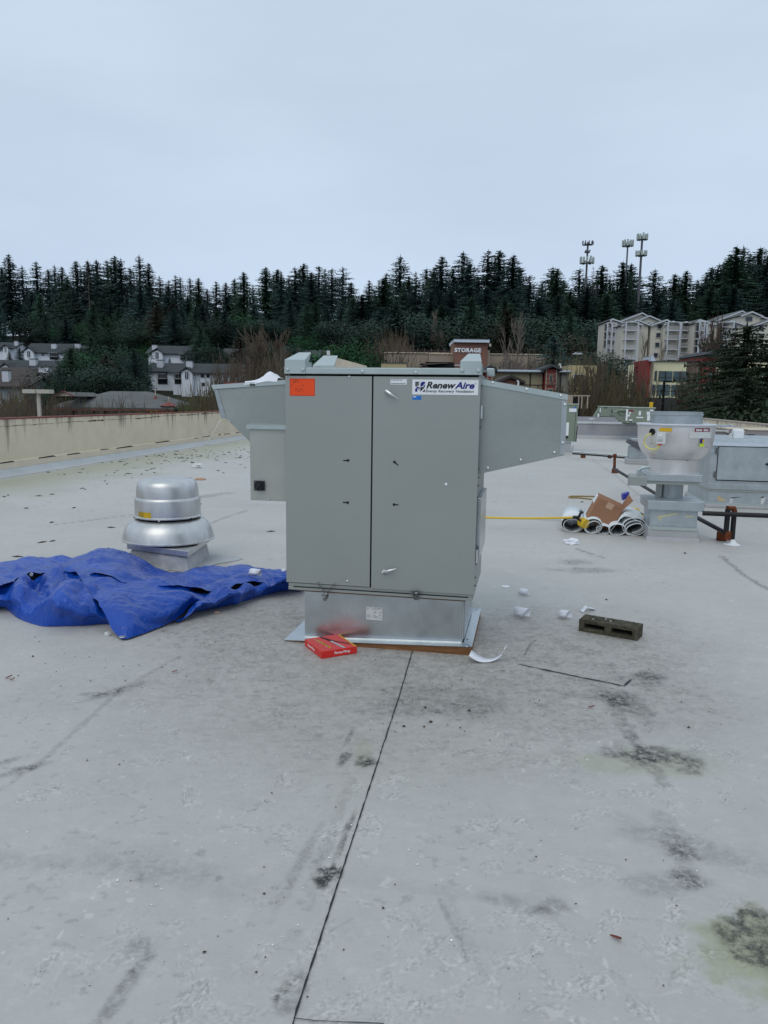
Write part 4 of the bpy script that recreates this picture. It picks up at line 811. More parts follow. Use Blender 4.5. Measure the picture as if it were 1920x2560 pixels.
for pts in ([(1643, 1290), (1697, 1281), (1694, 1285), (1646, 1296)], [(1643, 1294), (1649, 1293), (1656, 1300), (1651, 1303)], [(1714, 1290), (1734, 1289), (1733, 1293), (1715, 1294)]):
    q = [FR.px(x, y, .003) for x, y in pts]; mb.add([(a, .003, b) for a, b in q], [(3, 2, 1, 0)])
mb.build('masking_tape', mat('aged_tape', (.55, .52, .32), .8), RFN)
c2 = P(1680, 1210, YF); d_ = Vector((c2.x, c2.y, 0)) - FR.o; lx = d_.x * math.cos(R(11)) - d_.y * math.sin(R(11)); ly = d_.x * math.sin(R(11)) + d_.y * math.cos(R(11)); 
zd1 = P(1676, 1204, YF).z; MB().lathe([(.125, z1c), (.125, zd1)], c=(lx - .0, ly, 0), seg=32).build('riser_duct', 'galv_duct', RFN, smooth=True)
u_ = FR.px(1644, 1215, ly)[0]; MB().box(u_ - .025, u_ + .025, ly - .08, ly - .04, z1c, zd1).build('hinge_post', 'galv', RFN)
uu = [FR.px(1614, 1185, ly - .30)[0], FR.px(1756, 1191, ly - .30)[0]]; zp1 = FR.px(1614, 1184, ly - .30)[1]; zp0 = FR.px(1614, 1202, ly - .30)[1]
MB().box(uu[0], uu[1], ly - .30, ly + .28, zp0, zp1).build('base_plate', 'galv_duct', RFN, bevel=.006)
MB().box(uu[0] + .01, uu[1] - .02, ly - .28, ly + .26, zp0 - .035, zp0 - .001).build('plate_skirt', 'galv', RFN)
bu0 = FR.px(1575, 1195, ly - .42)[0]; bu1 = FR.px(1618, 1195, ly - .42)[0]; bz1 = FR.px(1590, 1192, ly - .42)[1]; bz0 = FR.px(1590, 1218, ly - .42)[1]
MB().prism_x([(ly - .44, bz0 + .02), (ly - .24, bz0), (ly - .24, bz1 + .02), (ly - .44, bz1)], bu0, bu1).build('grease_box', 'galv', RFN, bevel=.003)
mb = MB(); p0 = FR.px(1595, 1187, ly - .32); mb.tube([(p0[0], ly - .34, p0[1] - .02), (p0[0], ly - .34, p0[1] + .05), (p0[0] + .03, ly - .34, p0[1] + .085), (p0[0] + .12, ly - .32, p0[1] + .09)], .022, 10); mb.build('drain_elbow', 'galv_edge', RFN, smooth=True)
cpx = 1681; 
def pf(lst, cp=cpx): return [(P(cp + r_, py, YF).x - P(cp, py, YF).x, P(cp, py, YF).z) for r_, py in lst]
oc = (lx, ly, 0)
# the vertical axis leans in the photo only through perspective; keep it plumb
MB().lathe(pf([(61.5, 1182.5), (58.5, 1180), (58, 1172), (59.5, 1152), (60, 1146)]), c=oc, seg=64).build('neck', 'alu_matt', RFN, smooth=True)
BW = MB().lathe(pf([(60, 1145.5), (64, 1143), (72, 1137), (80, 1127), (86, 1114), (89, 1098), (90.5, 1080), (91, 1064)]), c=oc, seg=80).build('bowl', 'alu_matt', RFN, smooth=True)
MB().lathe(pf([(60, 1064), (60.5, 1038), (62, 1037), (62, 1035), (60.5, 1034), (60.5, 1030.5), (61.5, 1029.5), (59, 1029), (58, 1034), (57, 1056)]), c=oc, seg=64).build('outlet_ring', 'galv_duct', RFN, smooth=True)
MB().lathe(pf([(91, 1064.5), (94, 1063), (95, 1060.5), (93.5, 1058.5), (88, 1058), (60.8, 1059)]), c=oc, seg=80).build('rim', 'trim', RFN, smooth=True)
zi = P(cpx, 1056, YF).z; MB().lathe([(.001, zi - .01), (.24, zi - .01)], c=oc, seg=32).build('inner_dark', 'dark', RFN)
def bow(px, py, rp=90.5): # point on bowl front surface, local coords
    rad = P(cpx + rp, 1100, YF).x - P(cpx, 1100, YF).x; shift = (1100 - py) * .073
    a = math.asin(max(-.97, min(.97, (px - cpx - shift) / rp))) - math.atan2(c2.x, YF) - UZ * 0 + R(11) * 1.0
    return a, rad, P(cpx, py, YF - rad * .8).z
def bow_patch(px0, py0, px1, py1, name, m_, extra=.003, th=0):
    a0_, rad, z1 = bow(px0, (py0 + py1) / 2); a1_, _, _ = bow(px1, (py0 + py1) / 2); z1 = bow(px0, py0)[2]; z0 = bow(px0, py1)[2]; mb = MB(); vs = []
    for k in range(9):
        a = a0_ + (a1_ - a0_) * k / 8; rr = rad + extra; vs += [(lx + rr * math.sin(a), ly - rr * math.cos(a), z0), (lx + rr * math.sin(a), ly - rr * math.cos(a), z1)]
    mb.add(vs, [(2 * k, 2 * k + 2, 2 * k + 3, 2 * k + 1) for k in range(8)]); return mb.build(name, m_, BW, solid=th)
bow_patch(1646, 1070, 1674, 1079, 'warning_sticker', 'yellow'); bs_ = bow_patch(1725, 1069, 1758, 1078, 'maker_sticker', 'red_ink'); bow_patch(1712, 1079, 1761, 1094, 'data_sticker', 'white_dull')
mb = MB()
a0_, rad, z1 = bow(1728, 1071); a1_ = bow(1755, 1071)[0]; z0 = bow(1728, 1076.5)[2]
for k in range(9):
    if k == 4: continue
    aa = a0_ + (a1_ - a0_) * k / 9; ab = a0_ + (a1_ - a0_) * (k + .72) / 9; rr = rad + .0045; zt_ = z1 if k in (0, 5) else z1 - (z1 - z0) * .15
    mb.add([(lx + rr * math.sin(aa), ly - rr * math.cos(aa), z0), (lx + rr * math.sin(ab), ly - rr * math.cos(ab), z0), (lx + rr * math.sin(ab), ly - rr * math.cos(ab), zt_), (lx + rr * math.sin(aa), ly - rr * math.cos(aa), zt_)], [(0, 1, 2, 3)])
mb.build('sticker_print', 'white', bs_)
bow_patch(1737, 1095, 1744, 1106, 'arrow_sticker', 'ink_blue', .003); bow_patch(1741, 1097, 1745, 1106, 'arrow_sticker', 'yellow', .0045); bow_patch(1735, 1108, 1745, 1115, 'lime_sticker', 'lime')
a, rad, z = bow(1629, 1081); mb = MB(); prf = [(.036, 0), (.036, .012), (.026, .014), (.026, .004), (.0001, .004)]; mb.lathe(prf, seg=24)
mb.v = [(lx + (rad + zz - .006) * math.sin(a) + x * math.cos(a), ly - (rad + zz + .0) * math.cos(a) + x * math.sin(a), z + y) for x, y, zz in mb.v]; mb.build('cable_port', 'black', BW, smooth=True)
a, rad, z = bow(1652, 1096); Rz = Matrix.Rotation(a, 3, 'Z'); cc_ = Vector((lx + (rad + .02) * math.sin(a), ly - (rad + .02) * math.cos(a), z))
sw = MB().obox(cc_, .095, .05, .125, Rz).build('switch_box', 'white_dull', BW, bevel=.008); m2 = MB(); m2.obox(cc_ + Rz @ Vector((-.006, -.028, .028)), .042, .008, .02, Rz); m2.build('switch_lever', 'white', sw, bevel=.003)
m2 = MB(); m2.obox(cc_ + Rz @ Vector((-.012, -.005, -.068)), .04, .03, .014, Rz); m2.build('red_lock', 'redbox', sw, bevel=.003)
m2 = MB()
for k in range(3): m2.obox(cc_ + Rz @ Vector((-.004, -.0265, -.008 - k * .014)), .06, .001, .003, Rz)
m2.build('box_print', 'ink_grey', sw)
pts = []
for (px, py, ex_) in [(1631, 1085, .03), (1625, 1090, .05), (1620, 1098, .055), (1618, 1108, .055), (1621, 1118, .05), (1628, 1124, .04), (1636, 1125.5, .03), (1643, 1121, .02), (1647, 1114, .02)]:
    a, rad, z = bow(px, py); pts.append((lx + (rad + ex_) * math.sin(a), ly - (rad + ex_) * math.cos(a), z))
mb = MB(); mb.tube(pts, .009, 8); mb.build('conduit', 'conduit', BW, smooth=True)
for (px, py) in [(1625, 1111), (1751, 1116), (1640, 1148), (1724, 1152)]:
    a, rad, z = bow(px, py); rr = rad if py < 1140 else rad * .665; m2 = MB(); m2.obox((lx + rr * math.sin(a), ly - rr * math.cos(a), z), .01, .008, .008, Matrix.Rotation(a, 3, 'Z')); m2.build('bolt', 'ink_grey', RFN)

# ------------------------------------------------------------------ rolled membrane, carton, reel, cord coil
def spiral_roll(name, label, turns, Yd, length=.9, th=.006, hole=None):
    """turns: list of closed/open outlines in photo pixels (open end at front), extruded away from the viewer"""
    t_ = thing(name, label, 'membrane roll', G(*turns[0][0], 0).xy.to_3d())
    o = t_.location
    return t_
def roll(px, pyb, w_, h_, label, inner=1, skew=0.0, seed=0, tail=None, length=1.0, group=None):
    g_ = G(px, pyb); t_ = thing('membrane_roll', label, 'membrane roll', g_, -R(14), group); sc_ = g_.y / FPX * 1.02; W2, H2 = w_ * sc_ / 2, h_ * sc_
    mb = MB(); N_ = 26; vs = []; turns_ = 1 + inner * .95; tot = int(N_ * turns_)
    outl = []
    for k in range(tot + 1):
        f = k / N_; a = -math.pi * .62 - 2 * math.pi * f; shr = 1 - .20 * f - .02 * math.sin(seed + f * 5)
        x = math.cos(a) * W2 * shr + skew * W2 * .25 * math.sin(a) * f; z = H2 * .5 * (1 - .1 * f) + math.sin(a) * H2 * .5 * shr; z = max(z, .004 + .006 * int(f + .5)); outl.append((x, z))
    if tail: outl = [(tail * sc_, .004), (tail * sc_ * .8, H2 * .3)] + outl
    for (x, z) in outl: vs += [(x, 0, z), (x * .96, length, z * .96)]
    mb.add(vs, [(2 * k, 2 * k + 1, 2 * k + 3, 2 * k + 2) for k in range(len(outl) - 1)])
    o = mb.build('rolled_sheet', ['roll_back', 'white_roll_top'], t_, smooth='all'); s_ = o.modifiers.new('s', 'SOLIDIFY'); s_.thickness = .007; s_.offset = -1; s_.material_offset = 1; s_.material_offset_rim = 1
    return t_
roll(1431, 1331, 58, 42, 'leftmost rolled grey and white roofing membrane, under the yellow cord reel', 1, seed=1, group='rolls of roofing membrane')
roll(1482, 1335, 46, 40, 'rolled roofing membrane under the brown carton, second from the left', 1, .5, 2, group='rolls of roofing membrane')
roll(1509, 1335.5, 34, 22, 'small flattened membrane roll just left of the carton corner', 0, .0, 3, group='rolls of roofing membrane')
roll(1544, 1339, 42, 30, 'low membrane roll right of the carton, second from the right', 0, .3, 5, group='rolls of roofing membrane')
t_ = roll(1586, 1340, 60, 48, 'biggest rightmost rolled membrane with several inner turns, beside the fan curb', 2, .5, 6, group='rolls of roofing membrane')
# membrane sheet draped over the two right rolls
g_ = G(1560, 1338); mb = MB(); prf_ = [(-.155, .012), (-.14, .06), (-.09, .13), (-.055, .19), (-.01, .225), (.05, .222), (.11, .19), (.165, .165), (.20, .10), (.225, .03), (.21, .008)]
vs = []
for x, z in prf_: vs += [(x, -.01, z), (x * .95 + .05, .5, z * 1.12), (x * .9 + .1, 1.0, z * .9)]
mb.add(vs, [(3 * k + j, 3 * k + j + 1, 3 * k + j + 4, 3 * k + j + 3) for k in range(len(prf_) - 1) for j in (0, 1)])
ds = mb.build('membrane_sheet', ['white_roll_top', 'roll_back'], None, smooth='all', solid=.006); ds.location = g_; ds.rotation_euler = (0, 0, -R(14)); tag(ds, 'white membrane sheet draped over the two rightmost rolls, leaning on the carton', 'membrane sheet')
# carton
def carton():
    Yc = G(1500, 1330).y + .02
    def w(px, py, dy=0): return P(px, py, Yc + dy)
    A_ = w(1498, 1244.5); B_ = w(1467, 1299, -.0); C_ = w(1524, 1329); D_ = w(1560, 1273)
    t_ = thing('cardboard_box', 'brown cardboard carton tipped on its corner on the membrane rolls, one flap open', 'cardboard box', (A_ + C_) / 2)
    o = t_.location; f_ = [p - o for p in (A_, B_, C_, D_)]; bk = [p + Vector((.052, .26, .034)) for p in f_]
    mb = MB(); mb.add(f_ + bk, [(0, 1, 2, 3), (0, 4, 5, 1), (1, 5, 6, 2), (0, 3, 7, 4), (7, 6, 5, 4), (2, 6, 7, 3)]); mb.build('carton_body', 'cardboard', t_, bevel=.003)
    D0, D1 = f_[3], bk[3]; mb = MB(); up = w(1583, 1252, .02) - o; up2 = w(1572, 1236, .14) - o
    mb.add([D0, D0.lerp(D1, .8), up2, up], [(0, 1, 2, 3)]); mb.build('flap', 'cardboard', t_, solid=.004)
    mb = MB(); n = Vector((0, -.002, 0)); q = lambda a, b: f_[0].lerp(f_[3], a).lerp(f_[1].lerp(f_[2], a), b) + n
    mb.add([q(.36, .0), q(.62, .0), q(.62, .24), q(.36, .24)], [(3, 2, 1, 0)]); mb.build('tape', 'cardboard_tape', t_)
    mb = MB(); mb.add([q(.38, .80), q(.64, .80), q(.64, .995), q(.38, .995)], [(3, 2, 1, 0)]); mb.build('tape', 'cardboard_tape', t_)
    mb = MB(); L0 = f_[0].lerp(bk[0], .45); s_ = (f_[1] - f_[0]); nn = Vector((-.002, -.001, .001)); mb.add([L0 + nn, bk[0] + nn, bk[0] + s_ * .38 + nn, L0 + s_ * .38 + nn], [(0, 1, 2, 3)]); mb.build('shipping_label', 'white', t_)
carton()
# blue bag behind carton
mb = MB(); b0 = G(1565, 1262, .0); p = [P(1557, 1236, b0.y - .6), P(1574, 1230, b0.y - .6), P(1573, 1242, b0.y - .6), P(1558, 1252, b0.y - .6)]
mb.add(p + [q + Vector((.01, .12, .0)) for q in p], [(0, 3, 2, 1), (0, 1, 5, 4), (1, 2, 6, 5), (2, 3, 7, 6), (3, 0, 4, 7), (4, 5, 6, 7)]); bb = mb.build('blue_bag', mat('blue_plastic_bag', (.03, .03, .30), .35), None, bevel=.01); tag(bb, 'small shiny blue and white bag sticking up behind the carton flap', 'plastic bag')
# yellow cord: taut run, reel, coil, loop
Yr = G(1440, 1331).y
mb = MB(); a0 = P(1195, 1293, Yr + .25); a1 = P(1432, 1293.5, Yr - .02); mb.tube([a0.lerp(a1, k / 12) + Vector((0, 0, -.012 * math.sin(math.pi * k / 12))) for k in range(13)], .013, 8); tag(mb.build('extension_cord', 'cable', None, smooth=True), 'thick bright yellow cord stretched from behind the main unit to the reel', 'cord')
RL = thing('cord_reel', 'yellow and black cord reel with hooks, resting on the leftmost membrane roll', 'cord reel', P(1456, 1300, Yr - .05))
o = RL.location; Ra = Matrix.Rotation(R(22), 3, 'Y') @ Matrix.Rotation(R(35), 3, 'Z')
mb = MB(); mb.lathe([(.045, -.045), (.05, -.03), (.047, -.02), (.052, -.01), (.048, 0), (.052, .01), (.048, .02), (.05, .035)], seg=20, cap0=True, cap1=True); mb.v = [tuple(Ra @ (Matrix.Rotation(R(90), 3, 'X') @ Vector(v)) * 1.15 + Vector((.015, 0, -.035))) for v in mb.v]; mb.build('spool', 'cable', RL, smooth=True)
mb = MB(); mb.tube([P(1432, 1293, Yr - .05) - o, P(1447, 1293, Yr - .06) - o], .019, 8); mb.tube([P(1447, 1293, Yr - .06) - o, P(1452, 1282, Yr - .06) - o, P(1458, 1280, Yr - .06) - o], .016, 8)
mb.tube([P(1452, 1302, Yr - .1) - o, P(1446, 1298, Yr - .1) - o, P(1449, 1286, Yr - .1) - o, P(1456, 1279, Yr - .08) - o], .013, 8); mb.build('handle', 'black', RL, smooth=True)
mb = MB(); mb.tube([P(1454, 1281, Yr - .06) - o, P(1450, 1278, Yr - .06) - o, P(1447, 1279, Yr - .06) - o], .005, 6); mb.tube([P(1455, 1281, Yr - .06) - o, P(1454, 1276, Yr - .06) - o, P(1449, 1275, Yr - .06) - o], .005, 6); mb.build('hook', 'black', RL, smooth=True)
mb = MB(); rc = random.Random(9); Yk = G(1580, 1288).y
for k in range(9):
    y_ = rc.uniform(-.3, .3); zc = rc.uniform(.01, .06); mb.tube([Vector((P(1540 + 58 * q_ / 10, 1270, Yk).x + rc.uniform(-.01, .01), Yk + y_ + .12 * math.sin(q_ * .8 + k), zc + .02 * math.sin(q_ * 1.3 + k) + .02)) for q_ in range(11)], .011, 6)
ck = mb.build('coiled_cord', ['cable'], None, smooth=True); tag(ck, 'tangled coil of yellow cord lying between the carton and the fan curb', 'cord')
mb = MB()
for k in range(3): mb.tube([Vector((P(1560 + 36 * q_ / 8, 1270, Yk).x, Yk - .2 + .15 * math.sin(q_ + k * 2), .05 + .02 * math.sin(q_ * 2 + k))) for q_ in range(9)], .007, 5)
mb.build('dark_stripe', 'black', ck)
pts = [G(1490, 1243), G(1450, 1242), G(1430, 1242), G(1422, 1244), G(1424, 1246), G(1445, 1246), G(1480, 1250)]
mb = MB(); mb.tube([p + Vector((0, 0, .012)) for p in pts], .012, 6); tag(mb.build('cord_loop', mat('dull_yellow_cord', (.30, .21, .07), .7), None, smooth=True), 'thin dull yellow cord loop on the roof, left of the carton top', 'cord')

# ------------------------------------------------------------------ small litter on the roof
def paper_curl(px, py, size, label, seed, kind=0, z=0.0, name='paper_scrap', group='curled white backing paper scraps'):
    rr = random.Random(seed); g_ = G(px, py, z); mb = MB(); n = 18; vs = []; W_ = size * (.85 if kind == 0 else .48)
    for k in range(n + 1):
        f = k / n
        if kind == 0: a = -1.2 + f * 5.4; r_ = size * (.30 + .16 * (f > .8)) * (1 - .22 * f); x, zz = math.cos(a) * r_, r_ + .004 + math.sin(a) * r_ + (0)      # tight curl
        elif kind == 1: x = (f - .5) * size; zz = .006 + size * .32 * (1 - math.sin(math.pi * f)) ** 1.2 * (1.0 if f > .5 else .7) + (.5 * size * .2 if f > .93 else 0)
        else: x = (f - .5) * size; zz = .006 + size * .30 * math.sin(math.pi * f) ** 1.5 * (.7 + .3 * math.sin(7 * f))
        w_ = W_ * (.8 + .2 * math.sin(f * 5 + seed))
        sh = (f - .5) * W_ * (.8 if kind else .3)
        vs += [(x, -w_ / 2 + sh, max(.003, zz + .15 * w_ * (kind == 0) * 0)), (x + rr.uniform(-.002, .002), w_ / 2 + sh, max(.003, zz * 1.05))]
    mb.add(vs, [(2 * k, 2 * k + 1, 2 * k + 3, 2 * k + 2) for k in range(n)]); o = mb.build(name, 'paper', None, smooth='all', solid=.0008); o.location = g_; o.rotation_euler = (0, 0, (1.25 + rr.uniform(-.25, .25)) if kind == 0 else rr.uniform(-.3, .3)); return tag(o, label, 'paper scrap', group)
paper_curl(1220, 1653, .20, 'curled white paper strip lying by the front right corner of the curb', 1, 1)
paper_curl(1311, 1488, .085, 'curled paper scrap just right of the small flat white disc', 4, 0)
paper_curl(1303, 1543, .12, 'crumpled white paper scrap left of the tight paper roll, near the concrete block', 6, 0)
paper_curl(1410, 1546, .10, 'tight white paper roll just left of the concrete block', 7, 0)
paper_curl(1469, 1527, .13, 'bent white paper strip directly behind the concrete block', 9, 2)
paper_curl(640, 1441, .10, 'white paper curl lying on the right half of the blue tarp', 11, 0, .15)
paper_curl(711, 1432, .05, 'small white paper bit at the tarp edge beside the unit', 12, 0, .12)
g_ = G(1264, 1467); mb = MB(); mb.lathe([(.001, .006), (.034, .005), (.036, .002)], c=g_, seg=24); tag(mb.build('white_disc', 'white', None), 'small flat white disc on the roof behind the curled papers', 'disc')
def lump(px, py, sx, sy, sz, m_, name, label, cat, seed=0, z=0.0):
    me_ = bmesh.new(); bmesh.ops.create_icosphere(me_, subdivisions=3, radius=1); rr = seed * 3.1
    for v in me_.verts:
        n_ = mnoise.noise(v.co * 1.7 + Vector((rr, 0, 0))) * .45 + mnoise.noise(v.co * 4 + Vector((0, rr, 0))) * .18; v.co *= 1 + n_; v.co = Vector((v.co.x * sx, v.co.y * sy, max(0, (v.co.z + .6) * sz * .62)))
    m2 = bpy.data.meshes.new(name); me_.to_mesh(m2); me_.free(); m2.materials.append(M[m_]); o = bpy.data.objects.new(name, m2); COL.objects.link(o); o.location = G(px, py, z); return tag(o, label, cat)
lump(1429, 1360, .085, .05, .06, 'paper', 'crumpled_paper', 'crumpled white plastic wrap on the roof in front of the yellow reel', 'plastic wrap', 1)
lump(494, 1169, .14, .10, .09, 'white_dull', 'crumpled_paper', 'dirty white crumpled wrapper far left near the parapet brace', 'wrapper', 2)
lump(500, 1200, .10, .06, .05, mat('pale_orange_paper', (.55, .32, .24), .8).name if False else 'cardboard_tape', 'crumpled_paper', 'small pinkish crumpled paper behind the aluminium dome fan', 'wrapper', 3)
lump(269, 1588, .022, .02, .022, 'white_dull', 'pebble', 'pale pebble at the left edge of the tarp corner', 'pebble', 4)
lump(543, 1533, .022, .014, .014, 'cardboard_tape', 'pebble', 'flat tan pebble in front of the right part of the tarp', 'pebble', 5)
def leaf(px, py, L_, W_, ang, m_, label):
    g_ = G(px, py); mb = MB(); n = 8; vs = []
    for k in range(n + 1):
        f = k / n; w_ = W_ * math.sin(math.pi * min(.98, max(.04, f))) ** .7; b_ = L_ * .18 * math.sin(math.pi * f); vs += [((f - .5) * L_, b_ - w_ / 2, .006 + .010 * f * f), ((f - .5) * L_, b_, .010 + .012 * f * f), ((f - .5) * L_, b_ + w_ / 2, .005 + .01 * f * f)]
    mb.add(vs, [(3 * k + j, 3 * k + 3 + j, 3 * k + 4 + j, 3 * k + 1 + j) for k in range(n) for j in (0, 1)]); o = mb.build('dry_leaf', m_, None, smooth='all'); o.location = g_; o.rotation_euler = (0, 0, ang); return tag(o, label, 'leaf', 'dry leaves on the roof')
leaf(1539, 2352, .036, .013, -.9, 'leafred', 'dark red curled dry leaf, nearest one, on the right foreground of the roof')
leaf(1478, 1772, .030, .010, -.2, 'leafred', 'small reddish leaf in the dirty area right of the roof seam')
leaf(22, 1697, .035, .012, .6, 'leafred', 'reddish leaf near the left edge of the photo, upper one of two')
leaf(31, 1703, .025, .010, .2, 'leafred', 'tiny reddish leaf near the left edge of the photo, lower one of two')
leaf(436, 1683, .030, .006, 0, 'leafred', 'thin red leaf stalk on the roof below the tarp corner')
# leaf litter on the far left roof, and crumbs of dirt: nobody could count them
rl = random.Random(12); mb = MB()
def crumb(mb, x, y, s_, el_=1.0, h=.5):
    a = rl.uniform(0, 3.14); ca, sa = math.cos(a), math.sin(a); pts = [(rl.uniform(.5, 1) * s_ * el_, 0), (0, rl.uniform(.5, 1) * s_), (-rl.uniform(.5, 1) * s_ * el_, 0), (0, -rl.uniform(.5, 1) * s_)]
    pts = [(x + p[0] * ca - p[1] * sa, y + p[0] * sa + p[1] * ca, .003) for p in pts]; mb.add(pts + [(x, y, .003 + s_ * h)], [(0, 1, 4), (1, 2, 4), (2, 3, 4), (3, 0, 4)])
for i in range(200):
    y = rl.choice([rl.uniform(12, 27), rl.gauss(18, 2.5), rl.gauss(20, 1.5)]); x = wallL(y) + abs(rl.gauss(1.4, 1.7)) + .5
    if x > -1.2: continue
    crumb(mb, x, y, rl.uniform(.012, .042) * (1.6 if rl.random() < .12 else 1), 2.2, .35)
for (px, py) in [(10, 1242), (20, 1238), (97, 1240), (130, 1236), (66, 1271), (185, 1270), (268, 1210), (130, 1306), (105, 1356), (132, 1353), (44, 1392), (276, 1319), (678, 1329), (200, 1182), (385, 1171), (378, 1173), (500, 1260), (1455, 1255)]:
    p = G(px, py); crumb(mb, p.x, p.y, .035, 2, .3)
dl_ = mb.build('leaf_litter', 'leafbrown', None); tag(dl_, 'dark dry leaf fragments scattered over the roof along the left parapet', 'leaf litter', kind='stuff')
mb = MB()
for i in range(650):
    px, py = rl.choice([(rl.gauss(1050, 170), rl.gauss(1740, 55)), (rl.uniform(0, 1900), rl.uniform(1600, 2500)), (rl.gauss(1400, 200), rl.gauss(1680, 80)), (rl.gauss(300, 160), rl.gauss(1660, 40))])
    if py < 1560 or (722 < px < 1185 and py < 1650): continue
    p = G(px, py); crumb(mb, p.x, p.y, rl.choice([.0015, .002, .002, .003, .004, .006]) * rl.uniform(.5, 1.0), 1.3, .6)
for (px, py, s_) in [(1063, 1770, .012), (1173, 1778, .012), (1010, 1817, .010), (1076, 1806, .012), (1060, 1818, .008), (82, 1642, .012), (1516, 1500, .012), (1722, 1820, .010), (1712, 1384 + 0, .02), (1150, 1820, .006)]: p = G(px, py); crumb(mb, p.x, p.y, s_, 1.2, .7)
cr2 = mb.build('dirt_crumbs', 'leafbrown', None); tag(cr2, 'dark crumbs of dirt scattered over the foreground membrane', 'dirt', kind='stuff')
mb = MB()
for i in range(120):
    px, py = rl.uniform(0, 1900), rl.uniform(1540, 2400)
    if 722 < px < 1185 and py < 1650: continue
    p = G(px, py); crumb(mb, p.x, p.y, rl.choice([.003, .004, .006]) * rl.uniform(.6, 1.1), 1.3, .6)
cr3 = mb.build('white_crumbs', 'white', None); tag(cr3, 'tiny white chips scattered over the foreground membrane', 'chips', kind='stuff')

# ------------------------------------------------------------------ red carton
rb = [G(764, 1598, .042), G(801, 1631, .042), G(890, 1617, .042), G(851, 1586, .042)]
ce = (rb[0] + rb[2]) / 2; RB = thing('red_box', 'small red carton with white lettering and a black picture, in front of the curb', 'carton', (ce.x, ce.y, 0))
e_x = (rb[2] - rb[1]); e_x.z = 0; ang = math.atan2(e_x.y, e_x.x); Wb = (rb[2] - rb[1]).length; Db = (rb[0] - rb[1]).length; RB.rotation_euler = (0, 0, ang)
MB().box(-Wb / 2, Wb / 2, -Db / 2, Db / 2, .001, .044).build('carton_body', 'redbox', RB, bevel=.002)
q = text('lettering', 'Perma-Wrap', .022, 'white', RB, (0, -Db / 2 - .0005, .012), bold=.0004, ext=.0003); fit(q, -.035 * Wb / .26, Wb * .30, .012)
q = text('lettering', 'Perma-Wrap', .022, 'white', RB, (-Wb / 2 - .0005, Db * .30, .012), rot=(math.pi / 2, 0, -math.pi / 2), bold=.0004, ext=.0003); q.scale = (Db * .5 / .13 * .9, 1, 1)
mb = MB(); mb.box(Wb * .455, Wb * .495, -Db / 2 + .002, Db / 2 - .002, .0445, .0450); mb.build('yellow_stripe', 'yellow', RB)
def flatq(name, pts, m_, z=.0449): mb = MB(); mb.add([(x * Wb, y * Db, z) for x, y in pts], [tuple(range(len(pts)))]); return mb.build(name, m_, RB)
flatq('hose_picture', [(-.10, .49), (-.03, .49), (.10, .12), (.02, .10)], 'ink'); flatq('hose_picture', [(.06, .12), (.10, .16), (.42, -.22), (.42, -.30), (.38, -.27)], 'ink'); flatq('hose_picture', [(.02, .08), (.09, .11), (.20, -.46), (.12, -.48)], 'steel', .0451)
flatq('yellow_banner', [(-.27, .38), (-.22, .38), (-.14, -.34), (-.20, -.34)], 'yellow')
q = text('lettering', 'Perma-Wrap', .024, 'white', RB, (-.30 * Wb, .36 * Db, .0446), rot=(0, 0, -math.pi / 2 + .1), bold=.0006, ext=.0003); q.scale = (Db * .68 / .135, .9, 1)
mb = MB()
for k in range(6): mb.box(.02 * Wb + k * .02 * Wb, .02 * Wb + k * .02 * Wb + .0018, .1 * Db + .0, .42 * Db - .01 * k, .0446, .0449)
mb.build('small_print', 'red_ink', RB)

# ------------------------------------------------------------------ concrete block with two slots
b0 = G(1446, 1577); b1 = G(1593, 1603); ev = (b1 - b0); Lb = ev.length; ang = math.atan2(ev.y, ev.x); Db = .14; Hb = .083
CB = thing('concrete_block', 'mossy grey concrete block with two dark slots, lying right of the unit', 'concrete block', b0, ang)
bmx = bmesh.new()
def grid_block():
    xs = [0, .035, .03 + .105, .03 + .125, Lb - .165, Lb - .135, Lb - .045, Lb]; xs = [0, .036, .155, .225, .225, Lb - .04, Lb]; xs = [0, .036, Lb / 2 - .022, Lb / 2 + .022, Lb - .036, Lb]; zs_ = [0, .024, .058, Hb]
    mb = MB()
    # front face with holes as cavities
    for i in range(5):
        for j in range(3):
            if j == 1 and i in (1, 3):
                x0, x1, z0, z1 = xs[i], xs[i + 1], zs_[j], zs_[j + 1]; d = .11
                mb.add([(x0, 0, z0), (x1, 0, z0), (x1, 0, z1), (x0, 0, z1), (x0 + .006, d, z0 + .003), (x1 - .006, d, z0 + .003), (x1 - .006, d, z1 - .003), (x0 + .006, d, z1 - .003)], [(0, 1, 5, 4), (1, 2, 6, 5), (2, 3, 7, 6), (3, 0, 4, 7), (4, 5, 6, 7)])
            else: mb.add([(xs[i], 0, zs_[j]), (xs[i + 1], 0, zs_[j]), (xs[i + 1], 0, zs_[j + 1]), (xs[i], 0, zs_[j + 1])], [(0, 1, 2, 3)])
    for i in range(5): mb.add([(xs[i], 0, Hb), (xs[i + 1], 0, Hb), (xs[i + 1], Db, Hb), (xs[i], Db, Hb), (xs[i], Db, 0), (xs[i + 1], Db, 0)], [(0, 1, 2, 3), (3, 2, 5, 4)])
    for j in range(3): mb.add([(0, 0, zs_[j]), (0, Db, zs_[j]), (0, Db, zs_[j + 1]), (0, 0, zs_[j + 1]), (Lb, 0, zs_[j]), (Lb, Db, zs_[j]), (Lb, Db, zs_[j + 1]), (Lb, 0, zs_[j + 1])], [(3, 2, 1, 0), (4, 5, 6, 7)])
    return mb
mb = grid_block(); o = mb.build('block_body', 'blockm', CB); bm = bmesh.new(); bm.from_mesh(o.data); bmesh.ops.remove_doubles(bm, verts=bm.verts, dist=.0005); bmesh.ops.recalc_face_normals(bm, faces=bm.faces); bm.to_mesh(o.data); bm.free()
